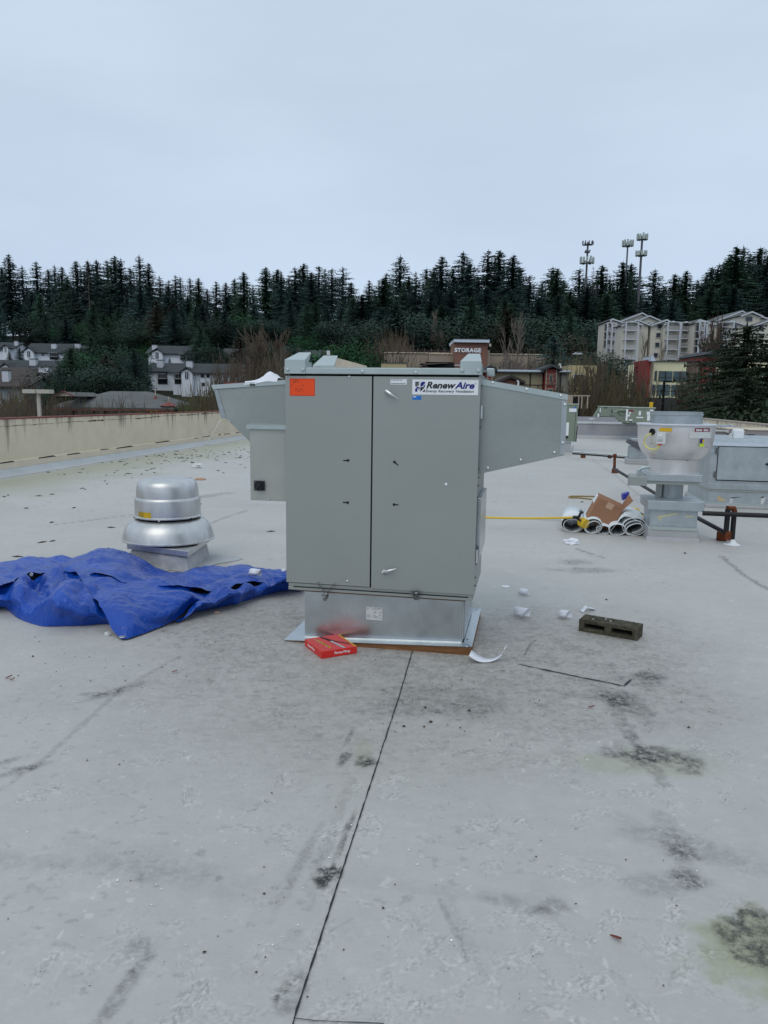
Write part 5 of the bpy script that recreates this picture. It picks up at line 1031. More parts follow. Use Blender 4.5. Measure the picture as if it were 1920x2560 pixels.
md = o.modifiers.new('b', 'BEVEL'); md.width = .004; md.segments = 2; md.limit_method = 'ANGLE'; md = o.modifiers.new('s', 'SUBSURF'); md.subdivision_type = 'SIMPLE'; md.levels = md.render_levels = 4
tx2 = bpy.data.textures.new('rough', 'CLOUDS'); tx2.noise_scale = .012; dm = o.modifiers.new('d', 'DISPLACE'); dm.texture = tx2; dm.strength = .006; dm.mid_level = .5
mb = MB(); rr = random.Random(3)
for i in range(3): x, y = (.15, .08) if i == 0 else ((.19, .05) if i == 1 else (.08, .03)); mb.box(x, x + .010, y, y + .007, Hb + .003, Hb + .007)
mb.build('white_chips', 'white_dull', CB)

# ------------------------------------------------------------------ air handling unit on the right
ab = G(1768, 1268); FA = Frame(ab, 11); AH = thing('air_handling_unit', 'wide galvanised air handling unit with hinged door, at the right edge of the photo', 'air handling unit', FA.o, UZ)
za = lambda px, py, v=0: FA.px(px, py, v)[1]
zr0, zr1, ztop0, ztop1 = za(1768, 1222), za(1768, 1208), za(1778, 1114), za(1778, 1106); WA = 3.2
MB().box(0, WA, .02, 1.55, zr1, ztop0 + .02).build('cabinet', 'galv_duct', AH)
MB().box(-.015, WA, -.012, 1.58, zr0, zr1).build('base_rail', 'galv_duct', AH, bevel=.004)
MB().box(-.01, WA, -.004, 1.5, zr0 - .03, zr0 - .001).build('rail_shadow', 'galv', AH)
MB().box(.01, WA, .01, 1.5, .06, zr0 - .03).build('curb_wall', 'galv_duct', AH)
MB().box(-.02, WA, -.012, 1.5, .045, .075).build('termination_bar', 'galv_edge', AH)
MB().box(-.03, WA, -.03, 1.52, 0, .045).build('curb_flashing', 'membrane', AH, bevel=.01)
MB().box(-.012, WA, -.016, 1.58, ztop0, ztop1).build('top_trim', 'roofmetal', AH, bevel=.003)
MB().prism_x([(-.006, ztop1 + .001), (1.58, ztop1 + .001), (1.58, ztop1 + .06), (.12, ztop1 + .055)], -.01, WA).build('top_panel', 'galv_duct', AH)
dx0 = FA.px(1795, 1150)[0]; dd = MB().box(dx0, WA - .1, -.006, .019, za(1792, 1199), za(1795, 1117)).build('access_door', 'galv_duct', AH, bevel=.003)
MB().box(dx0 - .008, WA - .09, .0135, .0195, za(1792, 1201.5), za(1795, 1116)).build('door_gap', 'dark', AH)
for (p0, p1) in ((1120, 1135), (1179, 1194)): 
    c_ = FA.px(1795 - (p0 - 1120) * .075, p0)[0]; h_ = MB(); h_.box(c_ - .03, c_ + .012, -.012, -.0065, za(1793, p1), za(1793, p0)); h_.tube([(c_ - .008, -.014, za(1793, p1)), (c_ - .008, -.014, za(1793, p0))], .007, 8); h_.build('hinge', 'chain', dd)
hu, hz = FA.px(1917, 1160.5); m2 = MB(); m2.disc_y(hu, hz, .018, -.03, -.006, 12); m2.obox((hu + .04, -.032, hz), .1, .016, .022, Matrix.Identity(3)); m2.build('door_handle', 'black', dd)
for k in range(7): z_ = za(1776, 1110) + (za(1770, 1205) - za(1776, 1110)) * k / 6; MB().box(-.012, -.001, -.008, .0, z_ - .006, z_ + .006).build('bolt', 'steel', AH)
mb = MB(); q = [FA.px(x, y, -.0) for x, y in [(1793, 1243), (1800, 1240), (1803, 1246), (1813, 1248), (1813, 1254), (1797, 1252)]]; mb.add([(a, .008, b) for a, b in q], [tuple(range(6))[::-1]]); mb.build('sealant_patch', mat('tan_sealant', (.55, .42, .22), .8), AH)
for pts in ([(1826, 1248), (1833, 1246), (1829, 1264), (1824, 1264)], [(1903, 1247), (1915, 1243), (1912, 1252), (1907, 1264), (1901, 1264)]):
    mb = MB(); q = [FA.px(x, y, -.0) for x, y in pts]; mb.add([(a, .008, b) for a, b in q], [tuple(range(len(q)))[::-1]]); mb.build('pale_tape', 'white_dull', AH)
for pts in ([(1826, 1244), (1856, 1242), (1832, 1246)], [(1902, 1243), (1911, 1241), (1910, 1243.5), (1904, 1245)]):
    mb = MB(); q = [FA.px(x, y, -.0) for x, y in pts]; mb.add([(a, .0075, b) for a, b in q], [tuple(range(len(q)))[::-1]]); mb.build('black_mark', 'black', AH)
# taped white cap standing on it, and a small fitting
u0, z1 = FA.px(1837, 1073, .25); u1, z0 = FA.px(1860, 1101, .25); wc = MB().box(u0, u1, .25, .42, ztop1 + .045, z1).build('wrapped_cap', 'white', None, bevel=.022); wc.matrix_world = Matrix.Translation(FA.o) @ Matrix.Rotation(UZ, 4, 'Z'); tag(wc, 'white plastic wrapped box on top of the air handling unit, left of the YORK lettering', 'wrapped box')
u0, _z = FA.px(1823, 1094, .3); sf = MB(); sf.box(u0, u0 + .06, .3, .4, ztop1 + .05, ztop1 + .075); sf.lathe([(.02, ztop1 + .07), (.02, ztop1 + .13)], c=(u0 + .035, .35, 0), seg=10, cap1=True); o = sf.build('roof_fitting', 'white_dull', None); o.matrix_world = wc.matrix_world.copy(); tag(o, 'small pale pipe fitting left of the white wrapped box', 'pipe fitting')
# side duct between fan and unit
# taupe york unit behind
yb = P(1775, 1100, 15.2); FY = Frame(yb, 11); YU = thing('packaged_unit', 'taupe packaged rooftop unit with blue and black YORK lettering, behind the galvanised unit', 'rooftop unit', FY.o, UZ)
zy = lambda px, py: FY.px(px, py)[1]
MB().box(-.3, .40, .3, 1.4, 0, zy(1800, 1078)).build('side_section', 'york', YU, bevel=.005)
MB().box(.402, 3.4, 0, 1.6, .2, zy(1850, 1075)).build('cabinet', 'york', YU, bevel=.006)
MB().box(.40, 3.42, -.02, 1.62, zy(1850, 1074.9), zy(1850, 1073)).build('top_trim', 'wall', YU)
MB().box(-.35, .44, .25, .29, zy(1800, 1079.5), zy(1800, 1076.5)).build('front_rail', 'white_dull', YU); MB().box(.36, .44, .22, .30, zy(1800, 1082), zy(1800, 1076)).build('rail_end', 'white_dull', YU)
MB().box(.402, 3.4, .05, 1.5, 0, .2).build('unit_curb', 'membrane', YU)
q = text('lettering', 'YORK', .09, 'ink', YU, (0, -.004, 0), bold=.004); a_ = FY.px(1866.5, 1094); b_ = FY.px(1888.5, 1087.5); fit(q, a_[0], b_[0], a_[1]); q.scale[1] = 1; 
m2 = MB(); a_ = FY.px(1862.5, 1090.5); m2.disc_y(a_[0], a_[1], .028, -.006, -.001, 16); m2.build('emblem', 'ink_blue', YU)
gb = P(1806, 1100, 18.5); gt = thing('blue_grey_duct', 'low blue-grey rectangular duct behind the taupe unit', 'duct', (gb.x, gb.y, 0)); MB().box(0, .54, 0, 1.2, 0, P(1806, 1066, 18.5).z).build('duct_body', mat('blue_grey_paint', (.23, .27, .33), .6), gt, bevel=.01)
gm = thing('roof_vent', 'small mushroom cap roof vent left of the blue-grey duct', 'roof vent', (P(1784, 1100, 17).x, 17, 0)); z_ = P(1784, 1066, 17).z
MB().lathe([(.025, 0), (.025, z_ - .05)], seg=12).build('pipe', 'galv_duct', gm); MB().lathe([(.04, z_ - .06), (.05, z_ - .03), (.04, z_), (.001, z_ + .005)], seg=16).build('cap', 'galv_duct', gm, smooth=True)
# metal curb with slanted lid, seen left of the fan bowl
sb_ = G(1569, 1160); FS = Frame(sb_, 11); SV = thing('louvered_vent', 'small galvanised vent curb with slanted grey lid, left behind the upblast fan', 'roof vent', FS.o, UZ)
w_ = FS.px(1616, 1160)[0]; zc_ = FS.px(1569, 1143)[1]
MB().box(-.03, w_ + .05, -.03, w_ * .9, 0, zc_ * .8).build('curb_base', 'membrane', SV, bevel=.015); MB().box(.03, w_ + .02, .02, w_ * .85, zc_ * .8, FS.px(1590, 1118)[1]).build('vent_body', 'galv_duct', SV, bevel=.01)
MB().prism_y([(.0 - .04, FS.px(1567, 1107)[1]), (.3, FS.px(1600, 1122)[1] - .05), (.3, FS.px(1600, 1108)[1]), (-.0, FS.px(1572, 1099)[1])], -.02, w_ * .8).build('slanted_lid', 'pole', SV); MB().box(.06, w_, .03, w_ * .8, FS.px(1590, 1118)[1], FS.px(1590, 1097)[1]).build('hood_box', 'galv_duct', SV, bevel=.01)

# ------------------------------------------------------------------ gas pipes and blocks
def pipe(name, pts, r, m_, label, parts=()):
    c = sum((Vector(p) for p in pts), Vector()) / len(pts); t_ = thing(name, label, 'pipe', (pts[0][0], pts[0][1], 0)); o = t_.location
    MB().tube([Vector(p) - o for p in pts], r, 10).build('pipe_run', m_, t_, smooth=True); return t_
YG = G(1824, 1362).y
a0 = P(1756, 1283, YG + .05); a1 = P(1990, 1292, YG - .28)
GP = pipe('gas_pipe', [a0, a1], .026, 'blackpipe', 'black horizontal gas pipe with rusty elbows and two risers, right of the fan curb'); o = GP.location
a0.z = a1.z = P(1756, 1283, YG + .05).z
r2 = P(1835, 1275, YG - .02); b2 = G(1829, 1361); MB().tube([b2 - o, Vector((b2.x + .0, b2.y, r2.z)) - o], .027, 10).build('riser', 'blackpipe', GP, smooth=True)
r1 = P(1820, 1272, YG + .02); MB().tube([Vector((r1.x, r1.y, .14)) - o, r1 - o], .028, 10).build('riser', 'blackpipe', GP, smooth=True)
MB().tube([r1 - o + Vector((-.0, 0, -.05)), r1 - o + Vector((.0, 0, .01)), Vector((b2.x - .01, b2.y, r2.z + .01)) - o, Vector((b2.x, b2.y, r2.z - .03)) - o], .031, 10).build('elbow', 'rust', GP, smooth=True)
c_ = P(1820, 1338, YG); MB().tube([c_ - o + Vector((0, 0, -.05)), c_ - o + Vector((0, 0, .04))], .035, 10).build('coupling', 'rust', GP, smooth=True)
mb = MB(); mb.lathe([(.09, .001), (.05, .02), (.032, .05), (.03, .06)], c=b2 - o, seg=14); mb.build('sealant_cone', 'white', GP, smooth=True)
d0 = P(1746, 1296, YG + .6); d1 = P(1812, 1331, YG); pts = [P(1534, 1171, 13.4), P(1634, 1231, 10.6), d0, d1]; pts = [Vector((p.x, p.y, max(.1, p.z))) for p in pts]
DP = pipe('gas_pipe', pts, .024, 'blackpipe', 'dark gas pipe running diagonally behind the upblast fan to the large rusty block')
p0 = P(1536, 1172, 13.4); MB().tube([p0 - DP.location, P(1537, 1138, 13.4) - DP.location], .026, 8).build('riser', 'rust', DP, smooth=True); MB().tube([P(1537, 1141, 13.4) - DP.location, P(1537, 1135, 13.4) - DP.location], .036, 8).build('elbow', 'rust', DP, smooth=True)
def wblock(px0, px1, pyt, pyb, label, group='wooden pipe support blocks'):
    g_ = G((px0 + px1) / 2, pyb); w_ = (px1 - px0) * g_.y / FPX; h_ = (pyb - pyt) * g_.y / FPX; o = MB().box(-w_ / 2, w_ / 2, 0, .12, 0, h_).build('support_block', 'rust', None, bevel=.006); o.location = g_; o.rotation_euler = (0, 0, -R(25)); tag(o, label, 'pipe support', group)
wblock(1791, 1816, 1331, 1353, 'large rusty brown support block under the diagonal pipe, right of the upblast fan')
wblock(1529, 1543, 1172, 1183, 'rusty support block at the foot of the short rusty riser')
wblock(1451, 1462, 1136, 1145, 'small brown support block under the thin pipes, left one of two'); wblock(1519, 1528, 1138, 1146, 'small brown support block under the thin pipes, right one of two')
Yt = 20.5
for i, (m_, dz, lb) in enumerate((('galv_edge', 0, 'thin pale metal pipe along the far roof, upper of two parallel pipes'), ('blackpipe', -.055, 'thin black pipe along the far roof, lower of two parallel pipes'))):
    pts = [P(1431, 1129, Yt) + Vector((0, 0, dz)), P(1500, 1134, Yt - .3) + Vector((0, 0, dz)), P(1575, 1140.5, Yt - .6) + Vector((0, 0, dz))]
    if i == 0: pts = [P(1433, 1113, Yt), P(1431, 1120, Yt)] + pts
    pipe('thin_pipe', pts, .022, m_, lb)

# ------------------------------------------------------------------ sage green rooftop units
def labelq(px0, py0, px1, py1, F, parent, m_='white', name='label', v=-.006):
    u0, z1 = F.px(px0, py0, v); u1, z0 = F.px(px1, py1, v); return MB().box(u0, u1, v - .002, v + .0005, z0, z1).build(name, m_, parent)
gb = G(1418, 1131); F1 = Frame(gb, 11); T1 = thing('rooftop_unit', 'tall sage green rooftop unit half hidden behind the right hood of the main unit', 'rooftop unit', F1.o, UZ, 'sage green rooftop units')
ur = F1.px(1443, 1060)[0]; z1_ = F1.px(1443, 1012)[1]; z0_ = F1.px(1443, 1103)[1]
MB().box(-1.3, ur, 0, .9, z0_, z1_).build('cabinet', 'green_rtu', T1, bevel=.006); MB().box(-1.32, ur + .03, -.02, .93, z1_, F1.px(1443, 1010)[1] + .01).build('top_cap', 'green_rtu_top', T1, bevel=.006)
MB().box(ur - .075, ur - .06, -.004, 0, z0_, z1_).build('corner_seam', 'ink_grey', T1)
MB().box(-1.3, ur, -.02, .9, z0_ - .03, z0_ - .002).build('base_rail', 'galv_edge', T1); MB().box(-1.25, ur - .15, .02, .85, 0, z0_ - .03).build('unit_curb', 'membrane', T1)
labelq(1423, 1021, 1441, 1030, F1, T1); labelq(1434, 1018, 1441, 1021, F1, T1, 'blue_sticker'); labelq(1416, 1056, 1421, 1089, F1, T1); labelq(1415, 1090, 1420, 1096, F1, T1, 'black'); labelq(1440, 1095.5, 1445, 1098, F1, T1)
m2 = MB(); m2.tube([(ur + .01, .0, F1.px(1449, 1065)[1]), (ur + .0, -.02, F1.px(1449, 1085)[1]), (ur - .01, -.02, z0_ - .02)], .012, 6); m2.build('cable', 'black', T1)
def far_rtu(px0, px1, pyt, pyb, Y, label, hood=None, labels=()):
    p0 = P(px0, pyb, Y); F = Frame(p0, 11); T = thing('rooftop_unit', label, 'rooftop unit', (p0.x, p0.y, p0.z), UZ, 'sage green rooftop units'); z0_ = p0.z
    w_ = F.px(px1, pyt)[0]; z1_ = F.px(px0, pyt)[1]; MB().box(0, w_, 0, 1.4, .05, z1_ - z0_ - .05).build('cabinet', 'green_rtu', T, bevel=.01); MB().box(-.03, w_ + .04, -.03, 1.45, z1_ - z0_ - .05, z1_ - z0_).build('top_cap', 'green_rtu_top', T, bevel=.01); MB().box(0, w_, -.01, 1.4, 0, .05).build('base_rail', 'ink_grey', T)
    if hood: q = [F.px(x, y, .1) for x, y in hood]; MB().prism_y([(a, b - z0_) for a, b in q], .1, 1.2).build('side_hood', 'green_rtu', T)
    for l in labels: o = labelq(*l[:4], F, T, l[4] if len(l) > 4 else 'white', v=-.012); o.location.z = -z0_
    return T, F, z0_
TA, FAa, zA = far_rtu(1500, 1572, 1015, 1043.5, 37.2, 'sage green rooftop unit with slanted left hood, left one of the two distant units', [(1500, 1019), (1485.5, 1042), (1500, 1042)][::1], [(1499.5, 1020, 1501.5, 1031), (1510.5, 1018.5, 1518.5, 1020.5, 'ink'), (1494, 1034, 1498, 1042), (1528, 1024, 1531, 1033, 'ink_grey'), (1523, 1037, 1535, 1038.5, 'ink_grey'), (1559, 1019, 1560.5, 1023)])
TB, FB_, zB = far_rtu(1565, 1637, 1017.5, 1061, 31.5, 'sage green rooftop unit with triangular hood and white labels, nearer of two distant units', [(1565, 1023), (1540, 1030), (1542, 1043), (1555, 1055), (1565, 1058)], [(1565.5, 1023, 1568.5, 1052), (1573, 1025, 1584, 1029, 'red_ink'), (1570, 1036, 1574.5, 1041.5), (1573.5, 1029.5, 1577, 1035), (1597, 1027.5, 1602, 1038.5), (1591, 1042, 1608, 1045.5), (1573, 1048.5, 1581, 1052), (1575, 1052.3, 1579, 1055, 'black'), (1617, 1029, 1625, 1037.5), (1625, 1024, 1633, 1028), (1618, 1038, 1625, 1052)])
m2 = MB(); q = [FB_.px(1540, 1026.5, .05), FB_.px(1565, 1024.5, .05), FB_.px(1556, 1036, .05)]; m2.tube([(q[1][0], .04, q[1][1] - zB), (q[0][0], .04, q[0][1] - zB), (q[2][0], .04, q[2][1] - zB)], .05, 5); m2.build('hood_arm', 'green_rtu', TB)
cl2 = P(1480, 1040, 33.5); o = MB(); o.lathe([(.05, 0), (.05, .16), (.14, .17), (.14, .20), (.001, .22)], c=(0, 0, 0), seg=14); oo = o.build('white_cap_vent', 'white_dull', None); oo.location = (cl2.x, cl2.y, zt); tag(oo, 'small white capped vent on the raised roof left of the far green unit', 'roof vent')

# ------------------------------------------------------------------ hillside ground
def T_(x, y):
    y = np.asarray(y, float); x = np.asarray(x, float)
    z = np.interp(y, [0, 62, 104, 118, 140, 175, 200, 228, 3000], [-6, -6, -2.6, -.6, 3.0, 8.2, 12.8, 19.5, 19.5])
    z = z + sstep(10, 70, x) * sstep(80, 150, y) * (1 - sstep(150, 228, y)) * 3.0
    z = z - sstep(240, 330, y) * 18
    return z + (fbm(x + 500, y + 500, 26, 201) - .5) * 1.6 * sstep(60, 110, y)
gx_ = np.linspace(-420, 420, 141); gy_ = np.concatenate([np.linspace(-300, 40, 12), np.linspace(46, 340, 110), np.linspace(380, 2200, 14)])
gx_ = np.concatenate([[-2200, -1200], gx_, [1200, 2200]])
GX, GY = np.meshgrid(gx_, gy_); GZ = T_(GX, GY); mb = MB(); nc = len(gx_)
mb.add(np.stack([GX.ravel(), GY.ravel(), GZ.ravel()], 1).tolist(), [(r_ * nc + c_, r_ * nc + c_ + 1, (r_ + 1) * nc + c_ + 1, (r_ + 1) * nc + c_) for r_ in range(len(gy_) - 1) for c_ in range(nc - 1)])
tag(mb.build('ground', 'groundm', None, smooth='all'), kind='structure')
def ter(x, y): return float(T_(np.array([x]), np.array([y]))[0])

# ------------------------------------------------------------------ plant builders
def conifer(seed, H=24.0, Rr=3.4, base=.28, gap=.12, droop=.35, nw=44, nb=6, m_='fir', dens=1.0, spl=1.0, irregular=.35, pexp=.66):
    r_ = random.Random(seed); mb = MB(); tr = MB()
    bend = [r_.uniform(-.25, .25), r_.uniform(-.25, .25)]
    tr.tube([(bend[0] * math.sin(t * 2), bend[1] * math.sin(t * 2), H * t) for t in (0, .25, .5, .75, 1)], H * .011, 6, H * .001)
    for w_ in range(nw):
        t = base + (1 - base) * (w_ / nw) ** .92; t0_ = t; z = t * H; top = 1 - t; prof_ = min(1.0, (top / (1 - base)) ** pexp * 1.12); low = .62 + .38 * min(1, (t - base) / .22)
        for b_ in range(nb):
            if r_.random() < gap + (.25 if t0_ < base + .15 else 0): continue
            z = (t0_ + r_.uniform(-.5, .5) * (1 - base) / nw) * H
            L_ = Rr * prof_ * low * r_.uniform(1 - irregular, 1 + irregular * .7) + .12; a = r_.uniform(0, 2 * math.pi); ca, sa = math.cos(a), math.sin(a)
            sl = .35 * (t - .55) + r_.uniform(-.08, .1); dr = droop * r_.uniform(.6, 1.2); m = max(2, int(L_ / (.62 * spl) * dens)); pts = []
            for k in range(m + 1): s_ = L_ * k / m; pts.append(Vector((ca * s_, sa * s_, z + sl * s_ - dr * s_ * s_ / max(L_, .5) * .55 + (.22 * L_ * .3 if k == m else 0) * (k / m))))
            side = Vector((-sa, ca, 0))
            for k in range(m):
                p, q = pts[k], pts[k + 1]; wd = (.34 * (1 - k / m) * L_ * .55 + .22) * spl; wd = min(wd, 1.1 * spl)
                for sg in (-1, 1):
                    tip = q + side * sg * wd * r_.uniform(.6, 1.2) + Vector((0, 0, -wd * r_.uniform(.15, .7))); mb.add([p, q, tip], [(0, 1, 2)])
                    if k % 2 == 0: tip2 = p + side * sg * wd * .45 * r_.uniform(.5, 1) + Vector((ca, sa, 0)) * .2 + Vector((0, 0, -wd * r_.uniform(.5, 1.1))); mb.add([p, q, tip2], [(0, 1, 2)])
            e_ = pts[-1]; mb.add([pts[-2] + side * .12 * spl, pts[-2] - side * .12 * spl, e_ + Vector((ca, sa, .1)) * .35 * spl], [(0, 1, 2)])
    mb.add([(-.10, 0, H * .975), (.10, 0, H * .975), (0, 0, H * 1.025)], [(0, 1, 2)]); mb.add([(0, -.10, H * .975), (0, .10, H * .975), (0, 0, H * 1.02)], [(0, 1, 2)])
    return tr, mb
def bare(seed, H=9.0, spread=.55, depth=5, r0=.13, n0=5, twig=.016, up=.35, multi=1, curve=.2):
    r_ = random.Random(seed); tr = MB(); cr2_ = MB()
    def grow(p, d, L_, r, dep):
        pts = [p]; dd = d.copy(); n = 3
        for k in range(n): dd = (dd + Vector((r_.uniform(-1, 1), r_.uniform(-1, 1), r_.uniform(-.3, .6))) * curve).normalized(); pts.append(pts[-1] + dd * L_ / n)
        (tr if dep == depth else cr2_).tube(pts, r, 5 if dep >= depth - 1 else 3, r * .62, cap=False)
        if dep == 0: return
        nb = n0 if dep == depth else r_.choice([3, 4])
        for b_ in range(nb):
            t = r_.uniform(.35, 1.0) if dep != depth else r_.uniform(.45, 1.0); i = min(n - 1, int(t * n)); q = pts[i].lerp(pts[i + 1], t * n - i)
            nd = (dd + Vector((r_.uniform(-1, 1), r_.uniform(-1, 1), r_.uniform(-.4, .9))) * spread * 1.5 + Vector((0, 0, up))).normalized(); grow(q, nd, L_ * r_.uniform(.5, .78), max(twig, r * .55), dep - 1)
    for m in range(multi): grow(Vector((r_.uniform(-.3, .3) * multi * .3, r_.uniform(-.3, .3) * multi * .3, 0)), Vector((r_.uniform(-.3, .3) * (multi > 1), r_.uniform(-.3, .3) * (multi > 1), 1)).normalized(), H * .42, r0, depth)
    return tr, cr2_
def brush(seed, W_=4.0, H=4.0, n=90, twig=.018):
    r_ = random.Random(seed); st_ = MB(); tw = MB()
    for i in range(n):
        a = r_.uniform(0, 6.28); rr = r_.uniform(0, .5) * W_ * .6; b_ = Vector((math.cos(a) * rr, math.sin(a) * rr, 0)); d = Vector((math.cos(a) * r_.uniform(0, .45), math.sin(a) * r_.uniform(0, .45), 1)).normalized(); L_ = H * r_.uniform(.5, 1.0); pts = [b_]
        for k in range(3): d = (d + Vector((r_.uniform(-1, 1), r_.uniform(-1, 1), 0)) * .12).normalized(); pts.append(pts[-1] + d * L_ / 3)
        st_.tube(pts, twig * 1.5, 3, twig * .6, cap=False)
        for k in range(7):
            t = r_.uniform(.25, 1); i_ = min(2, int(t * 3)); q = pts[i_].lerp(pts[i_ + 1], t * 3 - i_); dd = (d + Vector((r_.uniform(-1, 1), r_.uniform(-1, 1), r_.uniform(-.1, .5))) * .8).normalized(); l_ = H * r_.uniform(.08, .22)
            tw.tube([q, q + dd * l_ * .5 + Vector((0, 0, .02)), q + dd * l_], twig * .8, 3, twig * .5, cap=False)
    return st_, tw
def leafy(seed, rx=3.0, rz=3.5, n=1800, ls=.32, lumps=9, stretch=1.0):
    r_ = random.Random(seed); mb = MB(); tr = MB(); tr.tube([(0, 0, 0), (0, 0, rz * 1.1)], rx * .06, 6, rx * .02)
    L_ = [(Vector((r_.gauss(0, .42) * rx, r_.gauss(0, .42) * rx, rz * r_.uniform(.35, 1.45))), r_.uniform(.35, .62)) for _ in range(lumps)]; L_.append((Vector((0, 0, rz * .9)), .75))
    for i in range(n):
        c, s_ = r_.choice(L_); d = Vector((r_.gauss(0, 1), r_.gauss(0, 1), r_.gauss(0, 1))).normalized(); p = c + Vector((d.x * rx * s_, d.y * rx * s_, d.z * rz * s_ * .8)) * r_.uniform(.72, 1.08)
        if p.z < .1: continue
        q = Vector((r_.gauss(0, 1), r_.gauss(0, 1), r_.gauss(0, .6))).normalized(); u_ = q.cross(d); 
        if u_.length < .01: continue
        u_.normalize(); l_ = ls * r_.uniform(.5, 1.2); mb.add([p - u_ * l_ * .4, p + q * l_ * .55, p + u_ * l_ * .4, p - q * l_ * .6], [(0, 1, 2, 3)])
    return tr, mb
def plant(kind, mbs, mats, label=None, cat='tree', group=None, names=('trunk', 'crown')):
    t_ = thing(kind, label, cat, (0, 0, 0), 0, group); mbs[0].build(names[0], mats[0], t_); mbs[1].build(names[1], mats[1], t_); return t_
class Kinds:
    def __init__(s, protos): s.p = protos; s.used = set()
    def put(s, i, x, y, z, sx, sz, label, group, rz=0.0):
        i = i % len(s.p)
        if i in s.used: o = copy_thing(s.p[i], label, group)
        else: o = s.p[i]; s.used.add(i); o['label'] = label; 
        if group: o['group'] = group
        o.location = (x, y, z); o.scale = (sx, sx, sz); o.rotation_euler = (0, 0, rz); return o
    def clean(s):
        for i, p in enumerate(s.p):
            if i not in s.used:
                for c in list(p.children): bpy.data.objects.remove(c)
                bpy.data.objects.remove(p)
OL = lambda s: s
fir = Kinds([plant('fir_tree', conifer(i, 24, 5.6 + 1.0 * (i % 3), [.12, .22, .08, .26, .16, .10, .30, .08][i % 8], [.10, .22, .06, .28, .15, .1, .32, .08][i % 8], nw=[46, 40, 50, 38][i % 4], nb=[14, 11, 16, 10][i % 4], spl=.72, irregular=.45), ('bark', ['fir', 'fir', 'fir2', 'fir'][i % 4])) for i in range(12)])
deadfir = Kinds([plant('fir_tree', conifer(50, 24, 3.6, .2, .35, nw=34, nb=4, spl=.5), ('bark_pale', 'dead'))])
ORD = ['first', 'second', 'third', 'fourth', 'fifth', 'sixth', 'seventh', 'eighth', 'ninth', 'tenth', 'eleventh', 'twelfth', 'thirteenth', 'fourteenth', 'fifteenth', 'sixteenth', 'seventeenth', 'eighteenth', 'nineteenth', 'twentieth']
def ordn(n):
    return ORD[n] if n < 20 else (['', '', 'twenty', 'thirty', 'forty', 'fifty', 'sixty', 'seventy', 'eighty', 'ninety'][(n + 1) // 10] + ('-' + ORD[(n + 1) % 10 - 1] if (n + 1) % 10 else 'ieth')).replace('twentyieth', 'twentieth').replace('yieth', 'ieth')
SKY = [(4, 668), (21, 635), (54, 664), (90, 653), (120, 673), (136, 662), (154, 667), (168, 690), (190, 652), (219, 652), (241, 650), (267, 650), (286, 640), (301, 646), (325, 668), (348, 637), (371, 658), (399, 690), (422, 700), (438, 688), (450, 692), (475, 694), (496, 695), (518, 722), (540, 703), (564, 706), (586, 696), (609, 680), (632, 712), (664, 668), (693, 673), (703, 683), (722, 688), (738, 667), (759, 658), (778, 680), (797, 664), (813, 671), (830, 670), (857, 667), (878, 705), (923, 700), (938, 722), (966, 682), (1001, 638), (1022, 690), (1039, 680), (1067, 670), (1086, 668), (1105, 641), (1134, 668), (1158, 629), (1174, 653), (1196, 690), (1222, 625), (1250, 626), (1284, 637), (1300, 668), (1325, 687), (1356, 705), (1382, 668), (1394, 671), (1410, 700), (1426, 728), (1450, 670), (1466, 690), (1507, 663), (1526, 696), (1558, 654), (1579, 659), (1600, 688), (1638, 674), (1660, 715), (1688, 685), (1717, 677), (1745, 699), (1765, 690), (1781, 668), (1798, 660), (1815, 655), (1828, 640), (1843, 616), (1859, 616), (1876, 634), (1901, 619), (1922, 636), (-30, 640), (-14, 660), (1950, 630), (-52, 655), (-80, 640), (-104, 662), (-130, 648), (-160, 656), (-190, 640), (-225, 652), (1972, 640), (1996, 625), (2020, 646), (2048, 632), (2080, 640), (2110, 650), (2145, 636)]
rf = random.Random(21); SKY.sort()
for n_, (px, py) in enumerate(SKY):
    Y = rf.uniform(212, 236) if px < 900 else rf.uniform(200, 232); tp = P(px, py, Y); zb = ter(tp.x, Y); hh = tp.z - zb; gap_ = min(abs(px - SKY[max(0, n_ - 1)][0]) if n_ else 30, abs(px - SKY[min(len(SKY) - 1, n_ + 1)][0]) if n_ < len(SKY) - 1 else 30)
    sx = hh / 24 * rf.uniform(.88, 1.1) * (1.12 if px > 940 else .98); adj = ('tall' if hh > 27 else 'medium' if hh > 24 else 'shorter'); w2 = 'full' if sx > 1.05 else 'slender'
    vis_ = len([q for q in SKY[:n_] if q[0] > 0]); lab = f'{adj} {w2} dark fir, {ordn(vis_)} tip from the left along the ridge skyline'
    if not 0 < px < 1920: lab = 'dark fir of the ridge wood, beyond the left edge of the photo' if px <= 0 else 'dark fir of the ridge wood, beyond the right edge of the photo'
    fir.put(rf.randrange(12) if px > 600 else rf.choice([1, 3, 6, 0, 4, 5, 9]), tp.x, Y, zb, sx, hh / 24, lab, 'firs along the ridge', rf.uniform(0, 6.28))
for px, py in ((1483, 668), (1494, 676), (219, 652)):
    Y = 206; tp = P(px, py, Y); zb = ter(tp.x, Y); hh = tp.z - zb; deadfir.put(0, tp.x, Y, zb, hh / 24, hh / 24, {1483: 'thin grey dying fir just right of the left cell tower', 1494: 'second thin grey dying fir right of the left cell tower', 219: 'sparse grey fir tip above the left townhouses'}[px], 'grey dying firs', rf.uniform(0, 6))
